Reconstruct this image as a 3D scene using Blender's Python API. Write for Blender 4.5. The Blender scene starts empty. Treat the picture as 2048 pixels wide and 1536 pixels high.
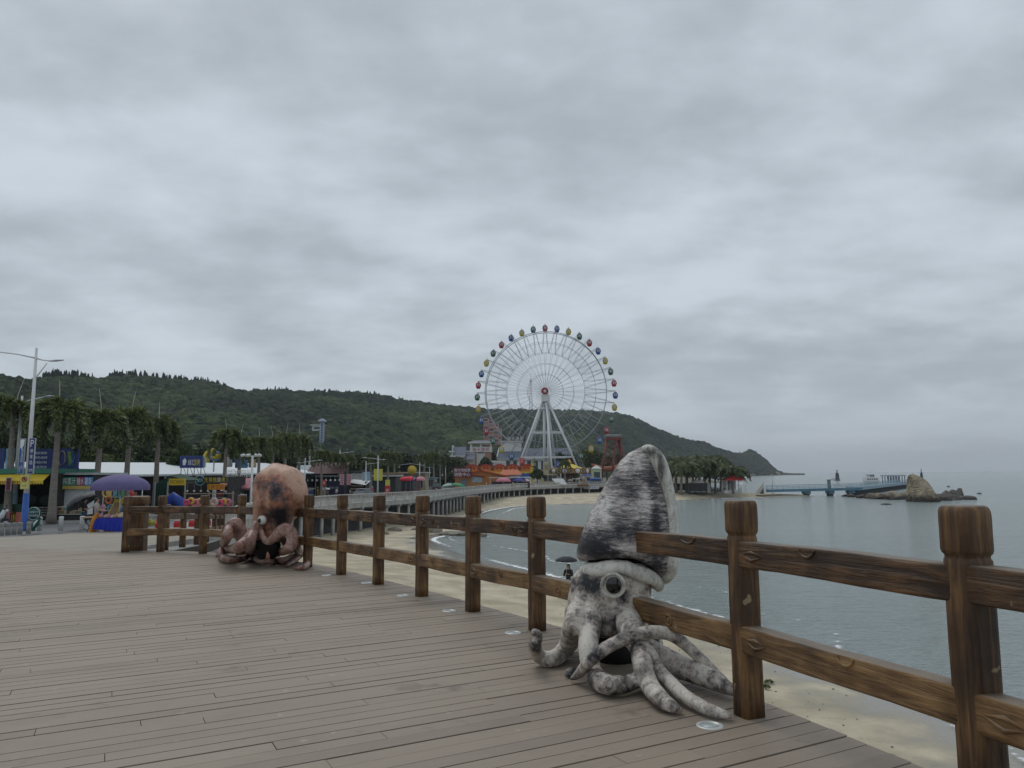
import bpy, math, random
import numpy as np
from mathutils import Vector as V, Matrix
S = bpy.context.scene
COL = S.collection
rnd = random.Random(7)
PI = math.pi

# ------------------------------------------------------------------ camera
F0 = 1500.0
PITCH = math.atan(179 / F0)
ROLL = 0.0055
CAMZ = 7.0
_F = V((0, math.cos(PITCH), math.sin(PITCH)))
_R0 = V((1, 0, 0))
_U0 = V((0, -math.sin(PITCH), math.cos(PITCH)))
_R = _R0 * math.cos(ROLL) - _U0 * math.sin(ROLL)
_U = _R0 * math.sin(ROLL) + _U0 * math.cos(ROLL)
cd = bpy.data.cameras.new('camera')
cam = bpy.data.objects.new('camera', cd)
COL.objects.link(cam)
M3 = Matrix((_R, _U, -_F)).transposed()
cam.matrix_world = Matrix.Translation((0, 0, CAMZ)) @ M3.to_4x4()
cd.sensor_width = 36
cd.lens = F0 / 2048 * 36
cd.clip_end = 60000
cd.clip_start = 0.1
S.camera = cam


def ray(x, y):
    return _F + _R * ((x - 1024) / F0) - _U * ((y - 768) / F0)


def PX(x, y, d):                      # world point seen at pixel (x, y) of the 2048 frame, d metres ahead
    v = ray(x, y)
    return V((0, 0, CAMZ)) + v * (d / v.y)


def GZ(x, y, z):                      # where that ray meets the level z
    v = ray(x, y)
    return V((0, 0, CAMZ)) + v * ((z - CAMZ) / v.z)


DA, DB, DC = 0.0111, -0.0148, 5.6087


def deck_z(x, y):
    return DA * x + DB * y + DC


def GD(x, y, h=0.0):                  # where it meets the deck, h above it
    v = ray(x, y)
    t = (DC + h - CAMZ) / (v.z - DA * v.x - DB * v.y)
    return V((0, 0, CAMZ)) + v * t


def RC(x0, y0, x1, y1, d):
    a = PX(x0, y1, d)
    b = PX(x1, y0, d)
    return a.x, b.x, a.z, b.z


def lerp(a, b, t):
    return a + (b - a) * t


def interp(x, xs, ys):
    return float(np.interp(x, xs, ys))


def street_z(y):
    return interp(y, [30, 40, 75, 110, 150], [4.3, 4.22, 3.75, 3.52, 3.42])


def GS(x, y):                         # ray onto the street
    z = 3.9
    for _ in range(12):
        p = GZ(x, y, z)
        z = street_z(p.y)
    return p


# ------------------------------------------------------------------ materials
MATS = {}


def nt(m):
    m.use_nodes = True
    n = m.node_tree
    return n, n.nodes, n.links, n.nodes['Principled BSDF']


def mat(name, col, rough=0.6, metal=0.0, vary=0.18, vscale=3.0, bump=0.0, bscale=30.0, spec=0.4, stretch=(1, 1, 1), emit=0.0, grime=0.0):
    if name in MATS:
        return MATS[name]
    m = bpy.data.materials.new(name)
    n, N, L, b = nt(m)
    b.inputs['Roughness'].default_value = rough
    b.inputs['Metallic'].default_value = metal
    b.inputs['Specular IOR Level'].default_value = spec
    tc = N.new('ShaderNodeTexCoord')
    mp = N.new('ShaderNodeMapping')
    mp.inputs['Scale'].default_value = stretch
    L.new(tc.outputs['Object'], mp.inputs['Vector'])
    nz = N.new('ShaderNodeTexNoise')
    nz.inputs['Scale'].default_value = vscale
    nz.inputs['Detail'].default_value = 6
    nz.inputs['Roughness'].default_value = 0.65
    L.new(mp.outputs[0], nz.inputs['Vector'])
    rp = N.new('ShaderNodeValToRGB')
    rp.color_ramp.elements[0].position = 0.3
    rp.color_ramp.elements[1].position = 0.7
    lo, hi = 1 - vary - grime, 1 + vary
    rp.color_ramp.elements[0].color = (col[0] * lo, col[1] * lo, col[2] * lo, 1)
    rp.color_ramp.elements[1].color = (min(col[0] * hi, .95), min(col[1] * hi, .95), min(col[2] * hi, .95), 1)
    L.new(nz.outputs['Fac'], rp.inputs['Fac'])
    L.new(rp.outputs['Color'], b.inputs['Base Color'])
    if bump:
        nb = N.new('ShaderNodeTexNoise')
        nb.inputs['Scale'].default_value = bscale
        nb.inputs['Detail'].default_value = 5
        L.new(mp.outputs[0], nb.inputs['Vector'])
        bp = N.new('ShaderNodeBump')
        bp.inputs['Strength'].default_value = bump
        bp.inputs['Distance'].default_value = 0.02
        L.new(nb.outputs['Fac'], bp.inputs['Height'])
        L.new(bp.outputs[0], b.inputs['Normal'])
    if emit:
        b.inputs['Emission Color'].default_value = (*col, 1)
        b.inputs['Emission Strength'].default_value = emit
    MATS[name] = m
    return m


def attr_mat(name, c0, c1, rough=0.6, attr='tint', noise=0.0, nscale=1.0, spec=0.3, two=None, trans=0.0):
    """colour ramp driven by a per-vertex attribute (each leaf, crown or board its own shade)"""
    if name in MATS:
        return MATS[name]
    m = bpy.data.materials.new(name)
    n, N, L, b = nt(m)
    at = N.new('ShaderNodeAttribute')
    at.attribute_name = attr
    fac = at.outputs['Fac']
    if noise:
        tc = N.new('ShaderNodeTexCoord')
        nz = N.new('ShaderNodeTexNoise')
        nz.inputs['Scale'].default_value = nscale
        nz.inputs['Detail'].default_value = 5
        L.new(tc.outputs['Object'], nz.inputs['Vector'])
        mm = N.new('ShaderNodeMath')
        mm.operation = 'MULTIPLY_ADD'
        mm.inputs[1].default_value = noise
        L.new(nz.outputs['Fac'], mm.inputs[0])
        ms = N.new('ShaderNodeMath')
        ms.operation = 'SUBTRACT'
        ms.inputs[1].default_value = noise * 0.5
        L.new(fac, ms.inputs[0])
        L.new(ms.outputs[0], mm.inputs[2])
        fac = mm.outputs[0]
    rp = N.new('ShaderNodeValToRGB')
    rp.color_ramp.elements[0].color = (*c0, 1)
    rp.color_ramp.elements[1].color = (*c1, 1)
    if two:
        e = rp.color_ramp.elements.new(0.5)
        e.color = (*two, 1)
    L.new(fac, rp.inputs['Fac'])
    L.new(rp.outputs['Color'], b.inputs['Base Color'])
    b.inputs['Roughness'].default_value = rough
    b.inputs['Specular IOR Level'].default_value = spec
    MATS[name] = m
    return m


# ------------------------------------------------------------------ mesh builder
class MB:
    def __init__(s, m=None):
        s.v, s.f, s.mi, s.sm, s.mats = [], [], [], [], []
        s.cur = 0
        s.smooth = False
        s.T = None
        s.tint = []
        s.tv = 0.5
        if m:
            s.m(m)

    def m(s, mt):
        if mt not in s.mats:
            s.mats.append(mt)
        s.cur = s.mats.index(mt)
        return s

    def add(s, vs, fs, smooth=None):
        o = len(s.v)
        if s.T is not None:
            vs = [s.T @ V(p) for p in vs]
        s.v.extend(tuple(p) for p in vs)
        s.tint.extend([s.tv] * len(vs))
        sm = s.smooth if smooth is None else smooth
        for q in fs:
            s.f.append(tuple(i + o for i in q))
            s.mi.append(s.cur)
            s.sm.append(sm)
        return s

    def box(s, x0, x1, y0, y1, z0, z1):
        vs = [(x0, y0, z0), (x1, y0, z0), (x1, y1, z0), (x0, y1, z0), (x0, y0, z1), (x1, y0, z1), (x1, y1, z1), (x0, y1, z1)]
        return s.add(vs, [(3, 2, 1, 0), (4, 5, 6, 7), (0, 1, 5, 4), (1, 2, 6, 5), (2, 3, 7, 6), (3, 0, 4, 7)], False)

    def cbox(s, c, size, rz=0.0):
        hx, hy, hz = size[0] / 2, size[1] / 2, size[2] / 2
        cs, sn = math.cos(rz), math.sin(rz)
        vs = []
        for z in (-hz, hz):
            for x, y in ((-hx, -hy), (hx, -hy), (hx, hy), (-hx, hy)):
                vs.append((c[0] + x * cs - y * sn, c[1] + x * sn + y * cs, c[2] + z))
        return s.add(vs, [(3, 2, 1, 0), (4, 5, 6, 7), (0, 1, 5, 4), (1, 2, 6, 5), (2, 3, 7, 6), (3, 0, 4, 7)], False)

    def beam(s, a, b, w, h=None, up=(0, 0, 1)):
        """rectangular bar from a to b"""
        h = h or w
        a, b = V(a), V(b)
        t = (b - a).normalized()
        u = V(up)
        if abs(t.dot(u)) > .98:
            u = V((1, 0, 0))
        r = t.cross(u).normalized()
        u = r.cross(t)
        vs = []
        for p in (a, b):
            for i, j in ((-1, -1), (1, -1), (1, 1), (-1, 1)):
                vs.append(p + r * (w / 2 * i) + u * (h / 2 * j))
        return s.add(vs, [(0, 1, 2, 3), (7, 6, 5, 4), (0, 4, 5, 1), (1, 5, 6, 2), (2, 6, 7, 3), (3, 7, 4, 0)], False)

    def tube(s, pts, rad, n=8, cap=True, squash=None, smooth=True, up=(0, 0, 1), jit=0.0):
        pts = [V(p) for p in pts]
        if not isinstance(rad, (list, tuple)):
            rad = [rad] * len(pts)
        vs, fs = [], []
        prev = None
        for i, p in enumerate(pts):
            t = (pts[min(i + 1, len(pts) - 1)] - pts[max(i - 1, 0)])
            if t.length < 1e-9:
                t = V((0, 0, 1))
            t.normalize()
            if prev is None:
                u = V(up)
                if abs(t.dot(u)) > .95:
                    u = V((0, 1, 0)) if abs(t.y) < .9 else V((1, 0, 0))
            else:
                u = prev
            u = (u - t * u.dot(t)).normalized()
            prev = u
            r = t.cross(u)
            for k in range(n):
                a = 2 * PI * k / n
                q = squash or (1, 1)
                rr = rad[i] * (1 + (rnd.uniform(-jit, jit) if jit else 0))
                vs.append(p + u * (math.cos(a) * rr * q[0]) + r * (math.sin(a) * rr * q[1]))
        for i in range(len(pts) - 1):
            for k in range(n):
                k2 = (k + 1) % n
                fs.append((i * n + k, i * n + k2, (i + 1) * n + k2, (i + 1) * n + k))
        if cap:
            fs.append(tuple(range(n - 1, -1, -1)))
            e = (len(pts) - 1) * n
            fs.append(tuple(range(e, e + n)))
        return s.add(vs, fs, smooth)

    def lathe(s, prof, n=16, c=(0, 0, 0), smooth=True, sx=1, sy=1, cap=True):
        vs, fs = [], []
        for r, z in prof:
            for k in range(n):
                a = 2 * PI * k / n
                vs.append((c[0] + r * math.cos(a) * sx, c[1] + r * math.sin(a) * sy, c[2] + z))
        for i in range(len(prof) - 1):
            for k in range(n):
                k2 = (k + 1) % n
                fs.append((i * n + k, i * n + k2, (i + 1) * n + k2, (i + 1) * n + k))
        if cap:
            if prof[0][0] > 1e-4:
                fs.append(tuple(range(n - 1, -1, -1)))
            if prof[-1][0] > 1e-4:
                e = (len(prof) - 1) * n
                fs.append(tuple(range(e, e + n)))
        return s.add(vs, fs, smooth)

    def ball(s, c, r, n=12, sq=(1, 1, 1)):
        prof = []
        k = max(4, n // 2)
        vs, fs = [], []
        for i in range(k + 1):
            t = PI * i / k
            for j in range(n):
                a = 2 * PI * j / n
                vs.append((c[0] + r * sq[0] * math.sin(t) * math.cos(a), c[1] + r * sq[1] * math.sin(t) * math.sin(a), c[2] - r * sq[2] * math.cos(t)))
        for i in range(k):
            for j in range(n):
                j2 = (j + 1) % n
                fs.append((i * n + j, i * n + j2, (i + 1) * n + j2, (i + 1) * n + j))
        return s.add(vs, fs, True)

    def loft(s, rings, cap=True, smooth=True):
        n = len(rings[0])
        vs = [p for r in rings for p in r]
        fs = []
        for i in range(len(rings) - 1):
            for k in range(n):
                k2 = (k + 1) % n
                fs.append((i * n + k, i * n + k2, (i + 1) * n + k2, (i + 1) * n + k))
        if cap:
            fs.append(tuple(range(n - 1, -1, -1)))
            e = (len(rings) - 1) * n
            fs.append(tuple(range(e, e + n)))
        return s.add(vs, fs, smooth)

    def prism(s, poly, z0, z1):
        """vertical prism over a plan polygon"""
        n = len(poly)
        vs = [(x, y, z0) for x, y in poly] + [(x, y, z1) for x, y in poly]
        fs = [tuple(range(n - 1, -1, -1)), tuple(range(n, 2 * n))]
        fs += [(i, (i + 1) % n, n + (i + 1) % n, n + i) for i in range(n)]
        return s.add(vs, fs, False)

    def plate(s, poly, y0, y1):
        """polygon in x-z, thickness along y"""
        n = len(poly)
        vs = [(x, y0, z) for x, z in poly] + [(x, y1, z) for x, z in poly]
        fs = [tuple(range(n)), tuple(range(2 * n - 1, n - 1, -1))]
        fs += [(i, n + i, n + (i + 1) % n, (i + 1) % n) for i in range(n)]
        return s.add(vs, fs, False)

    def strip(s, A, B, smooth=False):
        n = len(A)
        return s.add(list(A) + list(B), [(i, i + 1, n + i + 1, n + i) for i in range(n - 1)], smooth)

    def text(s, txt, c, w, h, rz=0.0, off=0.0):
        """lettering fitted to a w x h box centred on c, upright, facing -y turned by rz"""
        vs, fs = glyphs(txt)
        cs, sn = math.cos(rz), math.sin(rz)
        out = []
        for x, y in vs:
            X = (x - .5) * w
            Z = (y - .5) * h
            out.append((c[0] + X * cs + off * sn, c[1] + X * sn - off * cs, c[2] + Z))
        return s.add(out, fs, False)

    def build(s, name, parent=None, loc=None, rot=None):
        me = bpy.data.meshes.new(name)
        me.from_pydata(s.v, [], s.f)
        for x in s.mats:
            me.materials.append(x)
        me.polygons.foreach_set('material_index', s.mi)
        me.polygons.foreach_set('use_smooth', s.sm)
        if any(t != 0.5 for t in s.tint):
            a = me.attributes.new('tint', 'FLOAT', 'POINT')
            a.data.foreach_set('value', s.tint)
        me.update()
        o = bpy.data.objects.new(name, me)
        COL.objects.link(o)
        if parent is not None:
            o.parent = parent
        if loc is not None:
            o.location = loc
        if rot is not None:
            o.rotation_euler = rot
        return o


_G = {}


def glyphs(txt):
    if txt in _G:
        return _G[txt]
    c = bpy.data.curves.new('glyph', 'FONT')
    c.body = txt
    c.resolution_u = 2
    c.align_x = 'CENTER'
    o = bpy.data.objects.new('glyph', c)
    COL.objects.link(o)
    dg = bpy.context.evaluated_depsgraph_get()
    me = bpy.data.meshes.new_from_object(o.evaluated_get(dg))
    vs = [(v.co.x, v.co.y) for v in me.vertices]
    fs = [tuple(p.vertices) for p in me.polygons]
    bpy.data.objects.remove(o)
    bpy.data.curves.remove(c)
    bpy.data.meshes.remove(me)
    x0, x1 = min(v[0] for v in vs), max(v[0] for v in vs)
    y0, y1 = min(v[1] for v in vs), max(v[1] for v in vs)
    vs = [((x - x0) / max(x1 - x0, 1e-6), (y - y0) / max(y1 - y0, 1e-6)) for x, y in vs]
    _G[txt] = (vs, fs)
    return _G[txt]


def np_mesh(name, verts, faces, m, tint=None, smooth=False, parent=None, loc=None):
    """big mesh from numpy arrays; faces is (n, 3 or 4)"""
    me = bpy.data.meshes.new(name)
    nv, (nf, k) = len(verts), faces.shape
    me.vertices.add(nv)
    me.vertices.foreach_set('co', np.ascontiguousarray(verts, dtype=np.float32).ravel())
    me.loops.add(nf * k)
    me.loops.foreach_set('vertex_index', np.ascontiguousarray(faces, dtype=np.int32).ravel())
    me.polygons.add(nf)
    me.polygons.foreach_set('loop_start', np.arange(0, nf * k, k, dtype=np.int32))
    me.polygons.foreach_set('loop_total', np.full(nf, k, dtype=np.int32))
    me.polygons.foreach_set('use_smooth', np.full(nf, smooth, dtype=bool))
    if tint is not None:
        a = me.attributes.new('tint', 'FLOAT', 'POINT')
        a.data.foreach_set('value', np.ascontiguousarray(tint, dtype=np.float32))
    me.materials.append(m)
    me.update(calc_edges=True)
    me.validate()
    o = bpy.data.objects.new(name, me)
    COL.objects.link(o)
    if parent is not None:
        o.parent = parent
    if loc is not None:
        o.location = loc
    return o


def tag(o, label, cat, group=None):
    o['label'] = label
    o['category'] = cat
    if group:
        o['group'] = group
    return o


def structure(o):
    o['kind'] = 'structure'
    return o


def thing(name, label, cat, loc=(0, 0, 0), rz=0.0, group=None):
    o = bpy.data.objects.new(name, None)
    COL.objects.link(o)
    o.location = loc
    o.rotation_euler = (0, 0, rz)
    return tag(o, label, cat, group)


def kids(o):
    return [c for c in COL.objects if c.parent == o]


def dup(root, loc, rz=None, scale=None, label=None):
    """a copy of a thing with copies of its parts and sub-parts"""
    r = root.copy()
    COL.objects.link(r)
    r.location = loc
    if rz is not None:
        r.rotation_euler = (0, 0, rz)
    if scale is not None:
        r.scale = (scale, scale, scale) if not isinstance(scale, tuple) else scale
    if label:
        r['label'] = label
    for ch in kids(root):
        c = ch.copy()
        COL.objects.link(c)
        c.parent = r
        for g in kids(ch):
            d = g.copy()
            COL.objects.link(d)
            d.parent = c
    return r


def catmull(pts, n=8):
    """smooth path through tuples of any length"""
    P = [np.array(p, float) for p in pts]
    P = [2 * P[0] - P[1]] + P + [2 * P[-1] - P[-2]]
    out = []
    for i in range(1, len(P) - 2):
        for k in range(n):
            t = k / n
            a, b, c, d = P[i - 1], P[i], P[i + 1], P[i + 2]
            out.append(.5 * (2 * b + (c - a) * t + (2 * a - 5 * b + 4 * c - d) * t * t + (3 * b - a - 3 * c + d) * t ** 3))
    out.append(P[-2])
    return out


# value noise on arrays
def vnoise(x, y, seed=0):
    xi, yi = np.floor(x).astype(np.int64), np.floor(y).astype(np.int64)
    xf, yf = x - xi, y - yi
    xf = xf * xf * (3 - 2 * xf)
    yf = yf * yf * (3 - 2 * yf)

    def h(a, b):
        n = (a * 374761393 + b * 668265263 + seed * 974711) & 0x7fffffff
        n = ((n ^ (n >> 13)) * 1274126177) & 0x7fffffff
        return ((n ^ (n >> 16)) & 0xffff) / 65535.0
    return (h(xi, yi) * (1 - xf) + h(xi + 1, yi) * xf) * (1 - yf) + (h(xi, yi + 1) * (1 - xf) + h(xi + 1, yi + 1) * xf) * yf


def fbm(x, y, seed=0, o=4):
    s, a, t = 0, 1.0, 0
    for i in range(o):
        s = s + a * vnoise(x * 2 ** i, y * 2 ** i, seed + i)
        t += a
        a *= .5
    return s / t
# ------------------------------------------------------------------ sky, light
S.view_settings.view_transform = 'Standard'
S.view_settings.look = 'None'
S.view_settings.exposure = 0.14
S.view_settings.gamma = 1.0
S.render.engine = 'CYCLES'
S.cycles.use_denoising = True
S.cycles.max_bounces = 6
S.cycles.diffuse_bounces = 3
S.cycles.transparent_max_bounces = 12
SUN_EL, SUN_AZ = math.radians(52), math.radians(-30)      # azimuth measured from +y towards +x

W = bpy.data.worlds.new('World')
S.world = W
W.use_nodes = True
wn, wl = W.node_tree.nodes, W.node_tree.links
bg = wn['Background']
bg.inputs['Strength'].default_value = 0.1
sky = wn.new('ShaderNodeTexSky')
sky.sky_type = 'NISHITA'
sky.sun_disc = False
sky.sun_elevation = SUN_EL
sky.sun_rotation = SUN_AZ
tc = wn.new('ShaderNodeTexCoord')
sep = wn.new('ShaderNodeSeparateXYZ')
wl.new(tc.outputs['Generated'], sep.inputs[0])


def wm(op, a, b=None, c=None):
    n = wn.new('ShaderNodeMath')
    n.operation = op
    for i, q in enumerate((a, b, c)):
        if q is None:
            continue
        if isinstance(q, (int, float)):
            n.inputs[i].default_value = q
        else:
            wl.new(q, n.inputs[i])
    return n.outputs[0]


def wmix(fac, a, b):
    n = wn.new('ShaderNodeMix')
    n.data_type = 'RGBA'
    for i, q in ((0, fac), (6, a), (7, b)):
        if isinstance(q, tuple):
            n.inputs[i].default_value = (*q, 1)
        elif isinstance(q, (int, float)):
            n.inputs[i].default_value = q
        else:
            wl.new(q, n.inputs[i])
    return n.outputs[2]


zc = wm('MAXIMUM', sep.outputs['Z'], 0.0)
den = wm('ADD', zc, 0.22)                       # a flat cloud deck seen in perspective
comb = wn.new('ShaderNodeCombineXYZ')
wl.new(wm('DIVIDE', sep.outputs['X'], den), comb.inputs[0])
wl.new(wm('DIVIDE', sep.outputs['Y'], den), comb.inputs[1])


def wnoise(scale, detail, rough, dist=0.0, off=(0, 0, 0), stretch=(1, 1, 1)):
    mp = wn.new('ShaderNodeMapping')
    mp.inputs['Location'].default_value = off
    mp.inputs['Scale'].default_value = stretch
    wl.new(comb.outputs[0], mp.inputs['Vector'])
    n = wn.new('ShaderNodeTexNoise')
    n.inputs['Scale'].default_value = scale
    n.inputs['Detail'].default_value = detail
    n.inputs['Roughness'].default_value = rough
    n.inputs['Distortion'].default_value = dist
    wl.new(mp.outputs[0], n.inputs['Vector'])
    return n.outputs['Fac']


def wramp(fac, p0, p1):
    n = wn.new('ShaderNodeMapRange')
    n.interpolation_type = 'SMOOTHSTEP'
    n.inputs[1].default_value = p0
    n.inputs[2].default_value = p1
    wl.new(fac, n.inputs[0])
    return n.outputs[0]


n1 = wnoise(1.1, 4, .45, .1, (3.1, 7.7, 0), (1, 1.05, 1))
n2 = wnoise(3.1, 6, .52, .1, (1.3, 2.1, 0), (1, 1.15, 1))
n3 = wnoise(11.0, 4, .5, .1, (5.3, .4, 0), (.9, 1.2, 1))
mixn = wm('ADD', wm('ADD', wm('MULTIPLY', n1, .55), wm('MULTIPLY', n2, .36)), wm('MULTIPLY', n3, .09))
fac = wramp(mixn, 0.36, 0.63)
K = 1 / 0.1
dark = (.355 * K, .4 * K, .437 * K)
lite = (.56 * K, .618 * K, .675 * K)
cloud = wmix(fac, dark, lite)
hz = wramp(zc, 0.0, 0.17)                       # thick grey air towards the horizon
cloud = wmix(wm('MULTIPLY_ADD', hz, .72, .28), (.405 * K, .452 * K, .5 * K), cloud)
col = wmix(0.93, sky.outputs['Color'], cloud)
zen = wm('MULTIPLY_ADD', wramp(zc, 0.6, 1.0), .35, 1.0)   # overcast sky is brightest overhead
vm = wn.new('ShaderNodeVectorMath')
vm.operation = 'SCALE'
wl.new(col, vm.inputs[0])
wl.new(zen, vm.inputs['Scale'])
wl.new(vm.outputs[0], bg.inputs['Color'])

sl = bpy.data.lights.new('sun', 'SUN')
sl.energy = 0.7
sl.angle = math.radians(28)
sl.color = (1, .96, .9)
so = bpy.data.objects.new('sun', sl)
COL.objects.link(so)
d = V((math.sin(SUN_AZ) * math.cos(SUN_EL), math.cos(SUN_AZ) * math.cos(SUN_EL), math.sin(SUN_EL)))
so.rotation_euler = d.to_track_quat('Z', 'Y').to_euler()

# ------------------------------------------------------------------ plan lines of the place
FP = [(2.6, -1.2), (2.31, 1.7), (1.9, 3.2), (1.405, 4.68), (.85, 6.07), (.23, 7.44), (-.45, 8.6), (-1.17, 9.85), (-1.95, 11.1), (-2.78, 12.4), (-3.66, 13.65), (-4.62, 14.85), (-5.68, 15.92), (-6.85, 16.88), (-8.12, 17.6), (-8.98, 17.72)]
PE = [(-9.6, 18.2), (-12.8, 33), (-17, 50), (-19.2, 66), (-18.9, 80), (-16.2, 91), (-13.2, 102), (-10.9, 120), (-8.9, 140), (-6, 160), (-1, 180), (9, 200), (24, 216), (40, 222), (50, 240), (55, 275)]
PEc = [tuple(p) for p in catmull(PE, 10)]
WL = [(14.5, -30), (14, 5), (13.4, 16), (13.2, 20), (12.7, 23.5), (11.9, 26.5), (10.9, 31), (10.3, 37), (8, 42), (4.8, 48), (1.1, 55), (-2.5, 62), (-6.2, 72), (-8.8, 82), (-7.8, 88), (-5, 91), (-4.2, 97), (-5, 110), (-5, 133), (-2.5, 150), (3.6, 165), (16.8, 173), (30, 182), (40.8, 190), (55, 203), (67, 209), (80, 213), (87, 217), (83, 223), (70, 229), (62, 250), (58, 320)]
WLc = [tuple(p) for p in catmull(WL, 6)]


def poly_dist(px, py, line):
    d = np.full(px.shape, 1e9)
    for (x0, y0), (x1, y1) in zip(line, line[1:]):
        dx, dy = x1 - x0, y1 - y0
        t = np.clip(((px - x0) * dx + (py - y0) * dy) / (dx * dx + dy * dy + 1e-9), 0, 1)
        d = np.minimum(d, np.hypot(px - x0 - t * dx, py - y0 - t * dy))
    return d


def inside(px, py, poly):
    r = np.zeros(px.shape, bool)
    n = len(poly)
    for i in range(n):
        x0, y0 = poly[i]
        x1, y1 = poly[(i + 1) % n]
        c = ((y0 > py) != (y1 > py))
        xx = x0 + (py - y0) * (x1 - x0) / ((y1 - y0) if abs(y1 - y0) > 1e-9 else 1e-9)
        r ^= c & (px < xx)
    return r


def edge_x(y):
    """x of the promenade edge at y (first part of the curve)"""
    return interp(y, [p[1] for p in PEc], [p[0] for p in PEc])


# ------------------------------------------------------------------ beach
LAND = WLc + [(-200, 330), (-200, -40)]


def sand_h(x, y):
    s = poly_dist(x, y, WLc)
    s = np.where(inside(x, y, LAND), s, -s)
    t = np.clip((s - 4) / 20, 0, 1)
    far_ = np.clip((y - 140) / 40, 0, 1)
    h = np.where(s > 0, (1 - far_) * (.035 * np.minimum(s, 24) + 1.0 * t * t * (3 - 2 * t)) + far_ * np.minimum(.14 * s, 1.35 + .004 * s), .06 * s)
    return h + np.where(s > 1.5, (fbm(x * .7, y * .7, 3) - .5) * .14 + (fbm(x * 2.3, y * 2.3, 9) - .5) * .06, 0) * np.clip((s - 1.5) / 4, 0, 1)


def sand_z(x, y):
    return float(sand_h(np.array([x]), np.array([y]))[0])


def grid_mesh(name, xs, ys, zf, m, keep=None):
    X, Y = np.meshgrid(xs, ys)
    Z = zf(X, Y)
    v = np.stack([X, Y, Z], -1).reshape(-1, 3)
    nx, ny = len(xs), len(ys)
    i = np.arange(nx * ny).reshape(ny, nx)
    f = np.stack([i[:-1, :-1], i[:-1, 1:], i[1:, 1:], i[1:, :-1]], -1).reshape(-1, 4)
    if keep is not None:
        c = v[f].mean(1)
        f = f[keep(c[:, 0], c[:, 1])]
    return np_mesh(name, v, f, m, smooth=True)


def sand_material():
    m = bpy.data.materials.new('sand')
    n, N, L, b = nt(m)
    g = N.new('ShaderNodeNewGeometry')
    sp = N.new('ShaderNodeSeparateXYZ')
    L.new(g.outputs['Position'], sp.inputs[0])
    nz = N.new('ShaderNodeTexNoise')
    nz.inputs['Scale'].default_value = .5
    nz.inputs['Detail'].default_value = 8
    L.new(g.outputs['Position'], nz.inputs['Vector'])
    rp = N.new('ShaderNodeValToRGB')
    rp.color_ramp.elements[0].position, rp.color_ramp.elements[1].position = .33, .7
    rp.color_ramp.elements[0].color = (.34, .29, .2, 1)
    rp.color_ramp.elements[1].color = (.56, .49, .355, 1)
    L.new(nz.outputs['Fac'], rp.inputs['Fac'])
    # strewn weed and prints
    mp = N.new('ShaderNodeMapping')
    mp.inputs['Scale'].default_value = (1.1, 2.6, 1)
    L.new(g.outputs['Position'], mp.inputs['Vector'])
    n2 = N.new('ShaderNodeTexNoise')
    n2.inputs['Scale'].default_value = 2.2
    n2.inputs['Detail'].default_value = 9
    n2.inputs['Roughness'].default_value = .75
    L.new(mp.outputs[0], n2.inputs['Vector'])
    r2 = N.new('ShaderNodeValToRGB')
    r2.color_ramp.elements[0].position, r2.color_ramp.elements[1].position = .3, .42
    r2.color_ramp.elements[0].color = (.3, .29, .2, 1)
    r2.color_ramp.elements[1].color = (1, 1, 1, 1)
    L.new(n2.outputs['Fac'], r2.inputs['Fac'])
    mu = N.new('ShaderNodeMix')
    mu.data_type = 'RGBA'
    mu.blend_type = 'MULTIPLY'
    mu.inputs[0].default_value = .8
    L.new(rp.outputs[0], mu.inputs[6])
    L.new(r2.outputs[0], mu.inputs[7])
    # wet near the water line
    ad = N.new('ShaderNodeMath')
    ad.operation = 'MULTIPLY_ADD'
    ad.inputs[1].default_value = .22
    L.new(nz.outputs['Fac'], ad.inputs[0])
    L.new(sp.outputs['Z'], ad.inputs[2])
    mr = N.new('ShaderNodeMapRange')
    mr.interpolation_type = 'SMOOTHSTEP'
    mr.inputs[1].default_value, mr.inputs[2].default_value = .14, .25
    mr.inputs[3].default_value, mr.inputs[4].default_value = 1, 0
    L.new(ad.outputs[0], mr.inputs[0])
    wet = N.new('ShaderNodeMix')
    wet.data_type = 'RGBA'
    L.new(mr.outputs[0], wet.inputs[0])
    L.new(mu.outputs[2], wet.inputs[6])
    wet.inputs[7].default_value = (.2, .18, .14, 1)
    L.new(wet.outputs[2], b.inputs['Base Color'])
    r3 = N.new('ShaderNodeMapRange')
    r3.inputs[3].default_value, r3.inputs[4].default_value = .9, .12
    L.new(mr.outputs[0], r3.inputs[0])
    L.new(r3.outputs[0], b.inputs['Roughness'])
    bp = N.new('ShaderNodeBump')
    bp.inputs['Distance'].default_value = .06
    r4 = N.new('ShaderNodeMapRange')
    r4.inputs[3].default_value, r4.inputs[4].default_value = .7, .02
    L.new(mr.outputs[0], r4.inputs[0])
    L.new(r4.outputs[0], bp.inputs['Strength'])
    L.new(n2.outputs['Fac'], bp.inputs['Height'])
    L.new(bp.outputs[0], b.inputs['Normal'])
    return m


SAND = sand_material()
xs = np.concatenate([np.arange(-46, -12, 2.0), np.arange(-12, 18, .5), np.arange(18, 110, 2.0)])
ys = np.concatenate([np.arange(2, 40, .5), np.arange(40, 110, 1.0), np.arange(110, 300, 2.0)])


def beach_keep(x, y):
    ex = np.interp(y, [p[1] for p in PEc], [p[0] for p in PEc])
    return (x > ex - 9) & (poly_dist(x, y, WLc) < 60)


structure(grid_mesh('beach', xs, ys, sand_h, SAND, beach_keep))


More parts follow.
